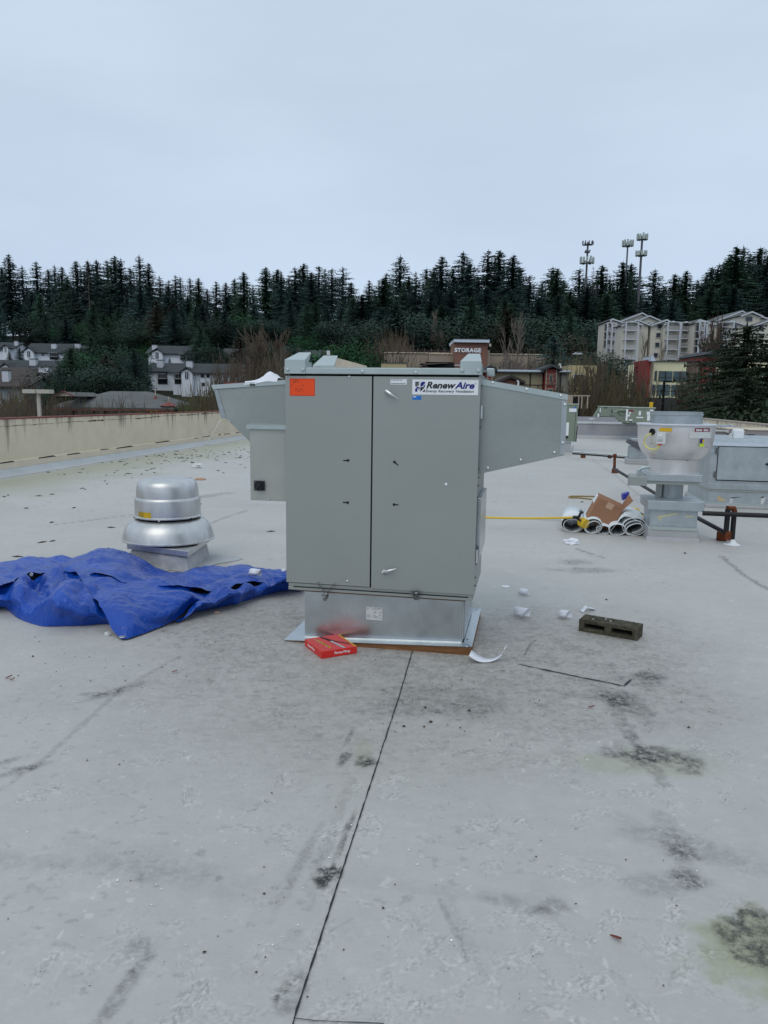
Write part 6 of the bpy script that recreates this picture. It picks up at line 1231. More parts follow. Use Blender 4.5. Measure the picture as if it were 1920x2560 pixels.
# fill rows below the skyline
def fillrow(n, x0, x1, y0, y1, Ya, Yb, K, idx, label, group, smin=.7, smax=1.05, wide=1.0, base_h=24, skip=None):
    for i in range(n):
        px = x0 + (x1 - x0) * (i + rf.random()) / n; py = rf.uniform(y0, y1); Y = rf.uniform(Ya, Yb); tp = P(px, py, Y); zb = ter(tp.x, Y) - .3
        if skip and skip(px, py): continue
        hh = max(4.0, tp.z - zb); K.put(rf.choice(idx), tp.x, Y, zb, hh / base_h * rf.uniform(.9, 1.15) * wide, hh / base_h, label, group, rf.uniform(0, 6.28))
fillrow(16, 880, 1420, 690, 760, 190, 205, fir, range(12), 'dark fir in the dense wood behind the storage building', 'firs in the wood behind the storage building', wide=1.3)
fillrow(14, 930, 1420, 740, 800, 170, 188, fir, range(12), 'dark fir in the dense wood behind the storage building', 'firs in the wood behind the storage building', wide=1.5)
fillrow(14, 1400, 1930, 700, 760, 188, 204, fir, range(12), 'dark fir in the wood behind the taupe apartment blocks', 'firs in the wood behind the apartments', wide=1.3)
fillrow(8, 1740, 1930, 670, 740, 190, 205, fir, range(12), 'dark fir in the wood behind the taupe apartment blocks', 'firs in the wood behind the apartments', wide=1.3)
fillrow(16, 40, 260, 715, 790, 200, 222, fir, range(12), 'dark fir in the second row of the far left ridge wood', 'second row firs of the far left ridge', wide=1.0)
fillrow(14, 260, 440, 700, 770, 205, 228, fir, range(12), 'dark fir in the second row of the left ridge wood', 'second row firs of the left ridge', wide=1.0)
fillrow(24, 440, 930, 725, 790, 195, 225, fir, range(12), 'dark fir in the middle ridge wood below the skyline', 'second row firs of the middle ridge', wide=1.1)
# broad conifers, evergreens, bare trees and brush on the slope
yfir = Kinds([plant('conifer_tree', conifer(70 + i, 12, 3.6, .04, .06, droop=.3, nw=40, nb=13, spl=.5, irregular=.4), ('bark', ['fir2', 'fir', 'fir2', 'fir3'][i])) for i in range(4)])
ever = Kinds([plant('evergreen_tree', leafy(80 + i, 3.0, 3.6, 13000, .17, 16), ('bark', ['fol_dark', 'fol_green', 'fol_dark', 'fir3', 'fol_green'][i])) for i in range(5)])
hedge = Kinds([plant('leafy_shrub', leafy(90 + i, 2.6, 2.2, 4500, .17, 12), ('bark', 'fol_bright'), names=('stem', 'foliage')) for i in range(2)])
bareK = Kinds([plant('bare_tree', bare(100 + i, 9, .5, 5, .12, 6, .026), (['bark_pale', 'bark', 'bark_pale'][i], ['bark_pale', 'twig', 'twig'][i])) for i in range(3)])
brushK = Kinds([plant('bare_shrub', brush(110 + i, 4.2, 3.6, 110, .022), ('twig', ['twig', 'twig_olive', 'twig'][i]), names=('stems', 'twigs')) for i in range(3)])
def put(K, i, px, pyt, Y, hb, wide, label, group=None, pyb=None):
    tp = P(px, pyt, Y); zb = ter(tp.x, Y) - .2 if pyb is None else P(px, pyb, Y).z; hh = tp.z - zb
    K.put(i, tp.x, Y, zb, hh / hb * wide, hh / hb, label, group, rf.uniform(0, 6.28))
# (kind, variant, px, py top, distance, width factor, label)
for px, py, Y, i, wd, lb in [(176, 868, 112, 0, 1.15, 'big dark green conifer between the left townhouses, in front of the second row'), (146, 915, 110, 1, .8, 'dark conifer at the left foot of the biggest slope conifer'), (226, 840, 140, 2, 1.1, 'lighter green conifer right of the upper left townhouses'), (48, 868, 160, 1, .8, 'dark spreading conifer in front of the top left townhouse'), (22, 878, 158, 3, .8, 'dark spreading conifer at the far left, below the top townhouses'),
                             (305, 850, 150, 0, .9, 'light green slim conifer left of the middle townhouse'), (335, 872, 112, 1, 1.15, 'broad dark conifer left of the lower middle townhouse'), (366, 895, 118, 1, .55, 'dark conifer partly covering the lower middle townhouse'), (300, 915, 105, 1, 1.0, 'low dark conifer left of the lower middle townhouse'), (265, 885, 120, 3, 1.2, 'brownish conifer in the middle of the slope'),
                             (424, 893, 150, 1, .5, 'small dark conifer just right of the middle townhouse'), (510, 850, 165, 0, 1.1, 'mid green conifer behind the long white townhouse'), (545, 872, 150, 1, 1.3, 'dark conifer right behind the long white townhouse'), (492, 876, 150, 1, .9, 'dark conifer behind the chimney of the long townhouse'), (600, 835, 160, 3, 1.4, 'brownish conifer left of the big bare tree'), (500, 815, 170, 2, 1.2, 'olive conifer on the upper slope above the long townhouse'), (1386, 838, 84, 1, 1.0, 'dark conifer above the right red tower of the storage row'), (1596, 905, 60, 1, .42, 'narrow dark conifer left of the cream building')]:
    put(yfir, i, px, py, Y, 12, wd, lb)
for k, (px, py, Y, i, wd, lb) in enumerate([(882, 828, 92, 1, 1.0, 'round dark green tree behind the slanted tan wall'), (848, 850, 96, 1, .9, 'dark green tree left of the round green tree behind the tan wall'), (915, 862, 90, 1, .8, 'dark green tree left of the storage building end'), (1250, 903, 72, 0, .5, 'dark bush in front of the right part of the storage building'), (1270, 890, 76, 2, .55, 'dark bush at the foot of the pale bare tree')]): put(ever, i, px, py, Y, 7.0, wd, lb)
for i in range(46):
    px = rf.uniform(-30, 840); py = 805 + rf.uniform(-30, 35); Y = rf.uniform(186, 212); (put(ever, rf.choice([0, 2, 3, 0, 4]), px, py, Y, 7.0, rf.uniform(1.1, 1.7), 'dark evergreen tree on the upper slope behind the townhouses', 'evergreens on the upper slope') if i % 2 else put(yfir, rf.choice([0, 1, 3, 1]), px, py - 25, Y, 12, rf.uniform(1.0, 1.5), 'dark conifer on the upper slope behind the townhouses', 'conifers on the upper slope'))
for i in range(16):
    px = rf.uniform(205, 345); py = rf.uniform(850, 930); Y = rf.uniform(125, 160) if py < 890 else rf.uniform(102, 116); put(ever, rf.choice([0, 2, 0, 4]), px, py, Y, 7.0, rf.uniform(1.0, 1.5), 'dark evergreen tree in the gap between the left and middle townhouses', 'evergreens between the townhouses')
for i in range(14):
    px = rf.uniform(500, 850); py = rf.uniform(845, 890); Y = rf.uniform(148, 175); put(ever, rf.choice([0, 2, 0, 3]), px, py, Y, 7.0, rf.uniform(1.0, 1.5), 'dark evergreen tree on the slope behind the big bare tree', 'evergreens behind the big bare tree')
for i in range(26):
    px = rf.uniform(930, 1480); py = rf.uniform(770, 850); Y = rf.uniform(125, 165); (put(ever, rf.choice([0, 2, 3, 0, 3]), px, py, Y, 7.0, rf.uniform(1.1, 1.7), 'dark evergreen at the lower edge of the wood behind the storage building', 'evergreens at the lower edge of the wood') if i % 3 else put(yfir, rf.choice([0, 1, 3, 1]), px, py - 30, Y, 12, rf.uniform(1.0, 1.4), 'dark conifer at the lower edge of the wood behind the storage building', 'conifers at the lower edge of the wood'))
for i in range(8):
    px = rf.uniform(1380, 1470); py = rf.uniform(835, 885); Y = rf.uniform(110, 140); put(ever, rf.choice([0, 2, 3]), px, py, Y, 7.0, rf.uniform(1.0, 1.4), 'dark evergreen on the slope left of the apartments', 'evergreens left of the apartments')
for px, py, Y, i, wd in [(395, 965, 78, 0, 1.0), (425, 960, 80, 1, 1.1), (455, 958, 80, 0, 1.1), (482, 954, 82, 1, 1.0), (440, 975, 76, 0, 1.0), (470, 972, 76, 1, 1.0), (410, 978, 74, 1, .8)]: put(hedge, i, px, py, Y, 5.2, wd * .85, 'bright yellow-green leafy shrub in the hedge below the white townhouses', 'bright hedge shrubs')
for px, py, Y in [(275, 950, 86), (258, 958, 84)]: put(hedge, 0, px, py, Y, 5.2, .7, 'yellow-green shrub behind the red-edged roof', 'shrubs behind the red-edged roof')
for px, py, Y, i, wd, lb, pb in [(700, 778, 88, 1, .85, 'big spreading leafless tree behind the left hood', None), (690, 885, 60, 0, .5, 'pale bare multi-stem tree directly behind the left hood', None), (1285, 800, 70, 0, .6, 'pale bare tree in front of the storage building, right of the STORAGE tower', None), (1095, 783, 140, 0, .6, 'thin bare tree in the dark wood left of the STORAGE tower', None), (1012, 815, 135, 1, .5, 'leaning bare trunk in the dark wood above the storage wall', None),
                             (1462, 915, 50, 2, .62, 'bare bushy tree in front of the yellow building, left one', None), (1505, 890, 52, 2, .8, 'widest bare bushy tree in front of the yellow building', None), (1550, 888, 54, 1, .6, 'bare tree left of the narrow dark conifer', None), (1602, 852, 74, 0, .45, 'pale bare tree in front of the left apartment block', None), (1655, 866, 74, 0, .4, 'pale bare tree in front of the middle of the apartments', None), (1790, 735, 72, 1, .4, 'tall thin bare tree between the two apartment blocks', None), (1812, 775, 70, 1, .45, 'dark bare tree in front of the right apartment block', None), (1742, 905, 50, 2, .5, 'bare branches in front of the brick wall', None),
                             (245, 985, 60, 1, .6, 'dark bare tree in front of the grey roof, left one', None), (350, 988, 58, 1, .6, 'dark bare tree in front of the grey roof, right one', None), (130, 990, 60, 2, .6, 'bare tree in front of the small gable roof', None), (20, 975, 55, 0, .7, 'pale twisting bare tree at the far left', None), (72, 938, 90, 2, .6, 'brown bare tree covering the lower left townhouse', None), (8, 962, 70, 1, .6, 'brown bare tree at the left edge', None), (1330, 890, 80, 2, .5, 'brown bare tree in front of the right storage wall', None), (1362, 893, 82, 2, .5, 'brown bare tree left of the dark conifer above the red tower', None)]:
    put(bareK, i, px, py, Y, 9.0, wd, lb)
for i in range(20):
    px = rf.uniform(-20, 150) if i < 12 else rf.uniform(150, 340); py = rf.uniform(985, 1005) if i < 12 else rf.uniform(1008, 1022); Y = rf.uniform(46, 62) ; put(brushK, i, px, py, Y, 3.6, rf.uniform(.35, .5), 'brown leafless shrub behind the left parapet wall', 'brown shrubs behind the left parapet')
for i in range(14):
    px = rf.uniform(490, 590); py = rf.uniform(965, 995); Y = rf.uniform(50, 70); put(brushK, 1, px, py, Y, 3.6, rf.uniform(.3, .42), 'olive leafless shrub left of the main unit hood', 'olive shrubs left of the hood')
for i in range(12):
    px = rf.uniform(565, 720); py = rf.uniform(885, 925); Y = rf.uniform(75, 92); put(brushK, i, px, py, Y, 3.6, rf.uniform(.3, .4), 'tall brown leafless shrub around the big bare tree', 'brown shrubs around the big bare tree')
for i in range(14):
    px = rf.uniform(1310, 1480); py = rf.uniform(885, 925); Y = rf.uniform(76, 96); put(brushK, i, px, py, Y, 3.6, rf.uniform(.4, .55), 'brown leafless shrub on the bank above the storage row', 'brown shrubs above the storage row')
for i in range(16):
    px = rf.uniform(1455, 1575); py = rf.uniform(925, 985); Y = rf.uniform(47, 56); put(brushK, 1, px, py, Y, 3.6, rf.uniform(.3, .42), 'olive leafless shrub in front of the yellow building', 'olive shrubs before the yellow building')
for i in range(10):
    px = rf.uniform(940, 1000); py = rf.uniform(835, 880); Y = rf.uniform(92, 110); put(brushK, i, px, py, Y, 3.6, rf.uniform(.3, .45), 'brown leafless shrub at the left end of the storage building', 'brown shrubs at the left end of the storage building')
# near dark conifers beyond the right parapet
cedar = Kinds([plant('spreading_conifer', conifer(60 + i, 13, 4.6 - i * .3, .04, .12, droop=.35, nw=60, nb=12, dens=1.5, spl=.42, irregular=.85, pexp=.45), ('bark', 'cedar')) for i in range(2)])
put(cedar, 0, 1868, 812, 40, 13, 1.0, 'large dark spreading conifer in front of the right apartments, taller trunk'); put(cedar, 1, 1815, 862, 43, 13, .8, 'dark spreading conifer left of the tallest near conifer'); put(cedar, 1, 1935, 845, 38, 13, 1.0, 'dark spreading conifer cut by the right edge of the photo')
put(cedar, 0, 1868, 935, 34, 13, 1.0, 'low dark conifer mass just beyond the right parapet'); put(cedar, 1, 1800, 980, 36, 13, .75, 'low dark conifer at the left end of the near conifers')
cbush = Kinds([plant('evergreen_tree', leafy(97, 3.0, 3.4, 9000, .15, 20), ('bark', 'cedar'))])
for px, py, Y, wd, lb in ((1806, 1000, 32, .6, 'low dark evergreen behind the right parapet, leftmost of three'), (1862, 965, 33, .7, 'low dark evergreen behind the right parapet, middle of three'), (1922, 960, 31, .7, 'low dark evergreen behind the right parapet, at the photo edge')): put(cbush, 0, px, py, Y, 7.0, wd, lb)
for k_ in (fir, deadfir, yfir, ever, hedge, bareK, brushK, cedar, cbush): k_.clean()

# ------------------------------------------------------------------ houses, storage buildings and apartments
def win(parent, x0, x1, z0, z1, y=-.03, m_='glass', frame='trim', fw=.08, name='window'):
    o = MB().box(x0 - fw, x1 + fw, y, y + .05, z0 - fw, z1 + fw).build(name, frame, parent); MB().box(x0, x1, y - .012, y - .001, z0, z1).build('pane', m_, o); 
    return o
def townhouse(px0, px1, pyr, pye, pyb, Y, label, gables=(), chims=(), wins=(), roofm='hroof', wallm='hwall', dark=(), depth=9.0, group='white townhouses on the slope'):
    a = P(px0, pye, Y); b = P(px1, pye, Y); r = P((px0 + px1) / 2, pyr, Y + depth / 2); zb = min(P(px0, pyb, Y).z, ter(a.x, Y)) - 2; t_ = thing('townhouse', label, 'house', (a.x, Y, 0), 0, group); W_ = b.x - a.x; ze = a.z; zr = r.z
    X = lambda px: P(px, pye, Y).x - a.x; Z = lambda py: P(px0, py, Y).z
    MB().box(0, W_, 0, depth, zb, ze).build('wall', wallm, t_)
    MB().prism_x([(0, ze + .001), (depth, ze + .001), (depth / 2, zr - .1)], .05, W_ - .05).build('gable_wall', wallm, t_)
    mb = MB(); ov = .6; d = depth / 2; sl = (zr - ze) / d; th = .22
    mb.prism_x([(-ov, ze - sl * ov), (d, zr), (depth + ov, ze - sl * ov), (depth + ov, ze - sl * ov + th), (d, zr + th), (-ov, ze - sl * ov + th)], -.5, W_ + .5); rf_ = mb.build('roof', roofm, t_)
    for (g0, g1, gp, ge) in gables:
        x0, x1, zp, zg = X(g0), X(g1), Z(gp), Z(ge); xm = (x0 + x1) / 2
        MB().prism_y([(x0, zb), (x1, zb), (x1, zg), (xm, zp - .25), (x0, zg)], -1.3, d).build('gable_bay', wallm, t_)
        s2 = (zp - zg) / (xm - x0); mb = MB(); mb.prism_y([(x0 - .4, zg - .4 * s2), (xm, zp), (x1 + .4, zg - .4 * s2), (x1 + .4, zg - .4 * s2 + .2), (xm, zp + .22), (x0 - .4, zg - .4 * s2 + .2)], -1.65, d); mb.build('gable_roof', roofm, t_)
        wz = zg - (zp - zg) * .25; ww = (x1 - x0) * .15; o = MB().box(xm - ww, xm + ww, -1.35, -1.3, wz - 1.1, wz).build('window', 'glass', t_)
        mb = MB(); mb.prism_y([(xm + ww * math.cos(k * math.pi / 8), wz + ww * math.sin(k * math.pi / 8)) for k in range(9)], -1.35, -1.3); mb.build('arched_pane', 'glass', o); MB().box(xm - .05, xm + .05, -1.37, -1.352, wz - 1.1, wz + ww).build('mullion', 'trim', o)
    for (c0, c1, ct, cb) in chims:
        x0, x1 = X(c0), X(c1); o = MB().box(x0, x1, d * .35, d * .35 + (x1 - x0) * .9, Z(cb) - 1.5, Z(ct) + .5).build('chimney', 'trim', rf_); MB().box(x0 - .08, x1 + .08, d * .35 - .08, d * .35 + (x1 - x0) * .9 + .08, Z(ct) + .501, Z(ct) + .62).build('chimney_cap', 'ink_grey', rf_)
    for (w0, w1, wt, wb) in wins: win(t_, X(w0), X(w1), Z(wb), Z(wt))
    for (w0, w1, wt, wb) in dark:
        o = MB().box(X(w0), X(w1), -.06, -.002, Z(wb), Z(wt)).build('balcony_recess', 'ink', t_); zq = Z(wt) - (Z(wt) - Z(wb)) * .5; MB().box(X(w0), X(w1), -.9, -.07, zq - .15, zq).build('balcony_floor', 'hwall2', o); mb = MB()
        mb.box(X(w0), X(w1), -.92, -.86, zq + .75, zq + .85); n = max(3, int((X(w1) - X(w0)) / .35))
        for k in range(n + 1): xx = X(w0) + (X(w1) - X(w0)) * k / n; mb.box(xx - .03, xx + .03, -.9, -.87, zq + .0, zq + .75)
        mb.build('balcony_rail', 'hwall2', o)
    return t_
townhouse(62, 165, 861, 880, 905, 175, 'white townhouse with arched gable window and chimney, top left of the slope', [(66, 90, 869, 879)], [(121, 133, 863, 876)], [(104, 110, 883, 889)], dark=[(124, 146, 882, 898)])
townhouse(-30, 33, 858, 870, 895, 178, 'white townhouse at the left edge, highest on the left slope', [(14, 27, 863, 868)], [(28, 36, 856, 868)], [(-2, 2, 872, 878), (5, 10, 872, 878)])
townhouse(176, 205, 867, 876, 900, 172, 'small piece of white townhouse right of the top left townhouse', [(182, 198, 872, 880)], [(180, 192, 864, 871)], [])
townhouse(-40, 128, 903, 923, 945, 140, 'long townhouse with grey roof and white chimney, second row on the left', [(8, 36, 909, 921)], [(64, 80, 902, 918)], [])
townhouse(-20, 112, 922, 940, 990, 118, 'brown roofed white townhouse with arched window, third row on the left', [(98, 119, 933, 946)], [(86, 110, 923, 933)], [], roofm='hroof_b')
townhouse(-60, 66, 944, 965, 1010, 105, 'brown roofed house lowest at the left edge, behind bare trees', [], [(-8, 8, 934, 956)], [], roofm='hroof_b', wallm='hwall2')
townhouse(370, 468, 867, 883, 905, 165, 'white townhouse with arched window on a hill row, above the middle townhouses', [(384, 410, 873, 882)], [(375, 386, 867, 880)], [], dark=[(450, 462, 886, 898)])
townhouse(437, 478, 845, 857, 872, 195, 'white townhouse piece high on the slope among dark trees', [], [], [(452, 456, 859, 865), (464, 468, 859, 865)])
townhouse(385, 412, 843, 853, 868, 198, 'small white townhouse piece high on the slope, left of its neighbour', [], [], [])
townhouse(366, 440, 910, 928, 965, 140, 'white townhouse with dark balconies and chimney, lower middle row', [], [(386, 401, 906, 924)], [(365, 376, 951, 962)], dark=[(394, 418, 930, 960)])
townhouse(432, 596, 912, 931, 966, 136, 'long white townhouse with arched gable window, chimney and four windows, left of the hood', [(458, 485, 920, 930)], [(460, 475, 908, 924)], [(502, 510, 934, 943), (516, 524, 934, 943), (504, 512, 956, 964)], dark=[(436, 455, 932, 960)])
townhouse(556, 640, 874, 888, 905, 160, 'white gabled townhouse behind the brown shrubs, above the hood', [(552, 572, 881, 890)], [], [])
townhouse(765, 792, 879, 893, 915, 118, 'dark roofed grey townhouse with balcony behind the left corner cap', [], [], [], wallm='hwall2', dark=[(766, 776, 895, 910)]); townhouse(796, 815, 879, 893, 915, 120, 'dark roofed grey townhouse left of the red chimney', [], [], [], wallm='hwall2')
townhouse(788, 835, 828, 835, 850, 195, 'white townhouse piece high on the slope above the corner caps', [], [(790, 802, 825, 833)], [])
# low red trimmed building with grey roof
rb_ = thing('low_building', 'low grey roofed building with red gable edge and red cupolas, beyond the left parapet', 'building', (P(120, 1030, 78).x, 78, 0)); o = rb_.location
X8 = lambda px, py=1010: P(px, py, 78).x - o.x; Z8 = lambda py: P(280, py, 78).z
MB().box(X8(128), X8(432), 0, 12, -6.5, Z8(1021)).build('wall', 'hroof_b', rb_)
mb = MB(); x0, x1 = X8(125), X8(440); ze, zr = Z8(1021), P(280, 980, 84).z; mb.add([(x0, -1, ze), (x1, -1, ze), (x1, 13, ze), (x0, 13, ze), (X8(225), 6, zr), (X8(330), 6, zr)], [(0, 1, 5, 4), (1, 2, 5), (2, 3, 4, 5), (3, 0, 4)]); mb.build('roof', 'hroof2', rb_, solid=.2)
mb = MB(); mb.prism_y([(X8(166), Z8(992)), (X8(210), Z8(992)), (X8(189), Z8(982))], -2.5, -2.3); mb.build('gable', 'stucco_pale', rb_)
mb = MB(); mb.prism_y([(X8(165), Z8(992)), (X8(212), Z8(992)), (X8(189), Z8(981.5))], -2.29, 5); mb.build('gable_roof', 'hroof2', rb_)
mb = MB(); mb.prism_y([(X8(163), Z8(993)), (X8(189), Z8(981)), (X8(213), Z8(993)), (X8(213), Z8(991)), (X8(189), Z8(979)), (X8(163), Z8(991))], -2.8, -2.55); mb.build('gable_edge', 'redcoping', rb_)
MB().box(x0, x1, -1.05, -.9, ze - .25, ze - .05).build('eave', 'redcoping', rb_)
for cx2, t0, t1, r_ in ((367, 986, 1003, .45), (422, 1002, 1013, .95)):
    mb = MB(); mb.lathe([(r_, Z8(t1)), (r_ * .55, Z8((t0 + t1) / 2)), (.03, Z8(t0))], c=(X8(cx2), 0 if cx2 > 400 else 3, 0), seg=8, cap0=True); cu = mb.build('cupola_roof', 'redcoping', rb_)
    mb = MB(); mb.lathe([(r_ * .6, Z8(t1) - 2.0), (r_ * .6, Z8(t1))], c=(X8(cx2), 0 if cx2 > 400 else 3, 0), seg=8); mb.build('cupola_drum', 'wall', rb_)
    m5 = MB(); m5.tube([(X8(cx2), 0 if cx2 > 400 else 3, Z8(t0) - .1), (X8(cx2), 0 if cx2 > 400 else 3, Z8(t0) + .5)], .04, 5); m5.build('finial', 'wall', rb_)
def car(px0, px1, pyt, Y, m_, label, zb=None):
    a = P(px0, pyt, Y); b = P(px1, pyt, Y); W_ = b.x - a.x; zt_ = a.z; s_ = W_ / 4.5; t_ = thing('parked_car', label, 'car', (a.x, Y, zt_ - 1.45 * s_), 0); 
    MB().prism_y([(0, .35 * s_), (W_, .35 * s_), (W_, .8 * s_), (W_ * .9, .95 * s_), (W_ * .08, .95 * s_), (0, .75 * s_)], 0, 1.8 * s_).build('body', m_, t_, bevel=.05); MB().prism_y([(W_ * .18, .95 * s_), (W_ * .85, .95 * s_), (W_ * .74, 1.45 * s_), (W_ * .32, 1.45 * s_)], .12 * s_, 1.68 * s_).build('cabin', m_, t_, bevel=.05)
    MB().prism_y([(W_ * .24, 1.0 * s_), (W_ * .79, 1.0 * s_), (W_ * .72, 1.38 * s_), (W_ * .34, 1.38 * s_)], .11 * s_, .118 * s_).build('side_window', 'glass', t_)
    for x in (.2, .8): 
        w2 = MB(); w2.disc_y(W_ * x, .33 * s_, .33 * s_, -.02, .25 * s_, 16); w2.build('wheel', 'black', t_)
    return t_
car(278, 297, 1036.5, 62, 'carwhite', 'white car top just showing over the left parapet wall'); car(300, 330, 1032, 66, 'carblue', 'blue car roof just showing over the left parapet wall'); car(1433, 1458, 880, 105, 'carwhite', 'white car parked on the bank left of the apartments')
# parking light with two box heads
lp_ = thing('parking_light', 'beige square pole light with two box heads, beyond the left parapet wall', 'light pole', (P(99, 1040, 30).x, 30, 0)); zt_ = P(99, 984, 30).z
MB().box(-.06, .06, -.06, .06, -6, zt_).build('pole', 'lamp', lp_, bevel=.01); zh = P(99, 974, 30).z
for s_ in (-1, 1): MB().box(min(s_ * .02, s_ * .54), max(s_ * .02, s_ * .54), -.22, .22, zt_ + .001, zh).build('lamp_head', 'lamp', lp_, bevel=.01)
rs = MB(); p_ = P(560, 955, 58); q_ = P(650, 953, 58); rs.box(0, q_.x - p_.x, 0, 6, -6, p_.z); ro = rs.build('red_edged_roof', 'redcoping', None); ro.location = (p_.x, 58, 0); tag(ro, 'distant dark red roof edge seen just over the left hood', 'building')

# storage building
YS = 95
def bbox_(parent, name, m_, px0, px1, pyt, pyb, Y, depth=8, zb=None, off=0.0, bev=0):
    o = parent.location; a = P(px0, pyt, Y); b = P(px1, pyt, Y); z0 = P(px0, pyb, Y).z if zb is None else zb; return MB().box(a.x - o.x, b.x - o.x, Y - o.y - off, Y - o.y - off + depth, z0, a.z).build(name, m_, parent, bevel=bev)
SB = thing('storage_building', 'long tan storage building with brown-red tower carrying white STORAGE letters', 'storage building', (P(960, 900, YS).x, YS, 0))
bbox_(SB, 'wall', 'tan', 961, 1366, 882, 0, YS, 12, -6); bbox_(SB, 'parapet_trim', 'wall', 960, 1366.5, 880, 882, YS, 12.3, None, .15)
bbox_(SB, 'front_wall', 'tan', 1071, 1140, 888, 0, YS, 3, -6, 2.0); bbox_(SB, 'front_trim', 'wall', 1070.5, 1140, 886.5, 888, YS, 3, None, 2.1)
tw = bbox_(SB, 'tower', 'brickred', 1131, 1210, 862, 0, YS, 6, -6, 3.5); bbox_(SB, 'tower_side', 'tan', 1210.3, 1216, 880, 0, YS, 5, -6, 3.2); bbox_(SB, 'tower_cap', 'roofmetal', 1128, 1213, 854.5, 861.5, YS, 6.8, None, 4.0); bbox_(SB, 'cap_top_strip', 'ink_grey', 1128, 1213, 853, 854.3, YS, 6.8, None, 4.05)  # dark grey strip along the top of the tower cap
q = text('lettering', 'STORAGE', 1.0, 'letter_white', SB, (0, -3.62, 0), bold=.05, ext=.05, spacing=1.12); q.scale = (1, 1, 1); x0 = P(1136.5, 880, YS - 3.6).x - SB.location.x; x1 = P(1202.5, 880, YS - 3.6).x - SB.location.x; z0 = P(1170, 881, YS - 3.6).z; z1 = P(1170, 870, YS - 3.6).z
ys_ = [v.co.y for v in q.data.vertices]; xs_ = [v.co.x for v in q.data.vertices]; q.scale = ((x1 - x0) / (max(xs_) - min(xs_)), (z1 - z0) / (max(ys_) - min(ys_)), 1); q.location = (x0 - min(xs_) * q.scale[0], -3.58, z0 - min(ys_) * q.scale[1])
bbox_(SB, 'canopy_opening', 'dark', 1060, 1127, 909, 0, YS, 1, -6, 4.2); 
mb = MB(); a, b, c, d = P(1053, 908, YS - 6), P(1127, 906, YS - 4), P(1127, 908.5, YS - 4), P(1060, 912, YS - 6); o = SB.location; mb.add([(p.x - o.x, p.y - o.y, p.z) for p in (a, b, c, d)] + [(p.x - o.x, p.y - o.y + 3, p.z) for p in (a, b, c, d)], [(0, 3, 2, 1), (0, 1, 5, 4), (3, 7, 6, 2), (0, 4, 7, 3)]); mb.build('canopy_roof', 'hroof_b', SB)
bbox_(SB, 'white_ledge', 'trim', 1127, 1152, 917.5, 920, YS, 1, None, 6.0); m5 = MB(); p = P(1214, 868, YS - 3); bbox_(SB, 'wall_lamp', 'lamp', 1211.5, 1216, 866, 872, YS, .3, None, 4.3)
fn = thing('wood_fence', 'dark slat fence on the bank above the storage building', 'fence', (P(1010, 872, 112).x, 112, 0)); mb = MB(); x_ = 0
for k in range(12): MB().box(k * 1.0, k * 1.0 + .08, 0, .08, -1 + P(1010, 880, 112).z, P(1010, 870, 112).z).build('post', 'bark_pale', fn)
MB().box(0, 11.1, .081, .1, P(1010, 880, 112).z - 1, P(1010, 872, 112).z - .1).build('mesh_panel', 'bark', fn)
YR = 66
def bset(px0, px1, pyt, Y, m_, name, label, cat='building', roof=None, depth=8):
    a = P(px0, pyt, Y); b = P(px1, pyt, Y); t_ = thing(name, label, cat, (a.x, Y, 0)); MB().box(0, b.x - a.x, 0, depth, -6.5, a.z).build('wall', m_, t_)
    if roof: z2 = P(px0, roof, Y).z; MB().box(-.1, b.x - a.x + .1, -.35, depth, a.z + .08, z2).build('metal_roof', 'roofmetal', t_); MB().box(-.1, b.x - a.x + .1, -.37, depth, a.z - .02, a.z + .078).build('gutter', 'ink_grey', t_)
    return t_, (b.x - a.x), a.z
S1, w1_, z1_ = bset(1230, 1357, 930.5, YR, 'beige2', 'storage_row', 'long beige storage row with white metal roof behind the right hood', 'storage building', 924)
mb = MB(); xo = S1.location.x
for px in (1326,): mb.box(P(px, 940, YR).x - xo - .06, P(px, 940, YR).x - xo + .06, -.06, -.001, -6, z1_ - .05)
mb.build('downpipe', 'hroof_b', S1); MB().box(0, w1_, -.05, -.001, P(1300, 962.5, YR).z, P(1300, 961, YR).z).build('belt_course', 'hroof_b', S1)
for px in (1312, 1344.5): MB().box(P(px - 1, 965, YR).x - xo, P(px + 1, 965, YR).x - xo, -.12, -.001, P(px, 967.5, YR).z, P(px, 964, YR).z).build('wall_lamp', 'ink_grey', S1)
def redtower(px0, px1, pyt, Y, label, peak):
    a = P(px0, pyt, Y); b = P(px1, pyt, Y); W_ = b.x - a.x; zp = P(px0, peak, Y).z; t_ = thing('red_tower', label, 'tower', (a.x, Y - .8, 0), 0, 'red stair towers of the storage rows'); MB().prism_y([(0, -6.5), (W_, -6.5), (W_, a.z), (W_ / 2, zp - .15), (0, a.z)], 0, 6).build('wall', 'redpaint', t_)
    mb = MB(); s_ = (zp - a.z) / (W_ / 2); mb.prism_y([(-.35, a.z - .35 * s_), (W_ / 2, zp), (W_ + .35, a.z - .35 * s_), (W_ + .35, a.z - .35 * s_ + .2), (W_ / 2, zp + .22), (-.35, a.z - .35 * s_ + .2)], -.4, 6); mb.build('roof', 'hroof', t_)
    for zz in (P(px0, pyt + 13, Y).z, P(px0, pyt + 25, Y).z, P(px0, pyt + 35, Y).z, P(px0, pyt + 49, Y).z): MB().box(-.02, W_ + .02, -.04, -.001, zz, zz + .06).build('trim_band', 'tan', t_)
    for xx in (0, W_ - .1): MB().box(xx, xx + .1, -.05, -.001, -6, a.z).build('corner_trim', 'tan', t_)
    return t_, W_, a
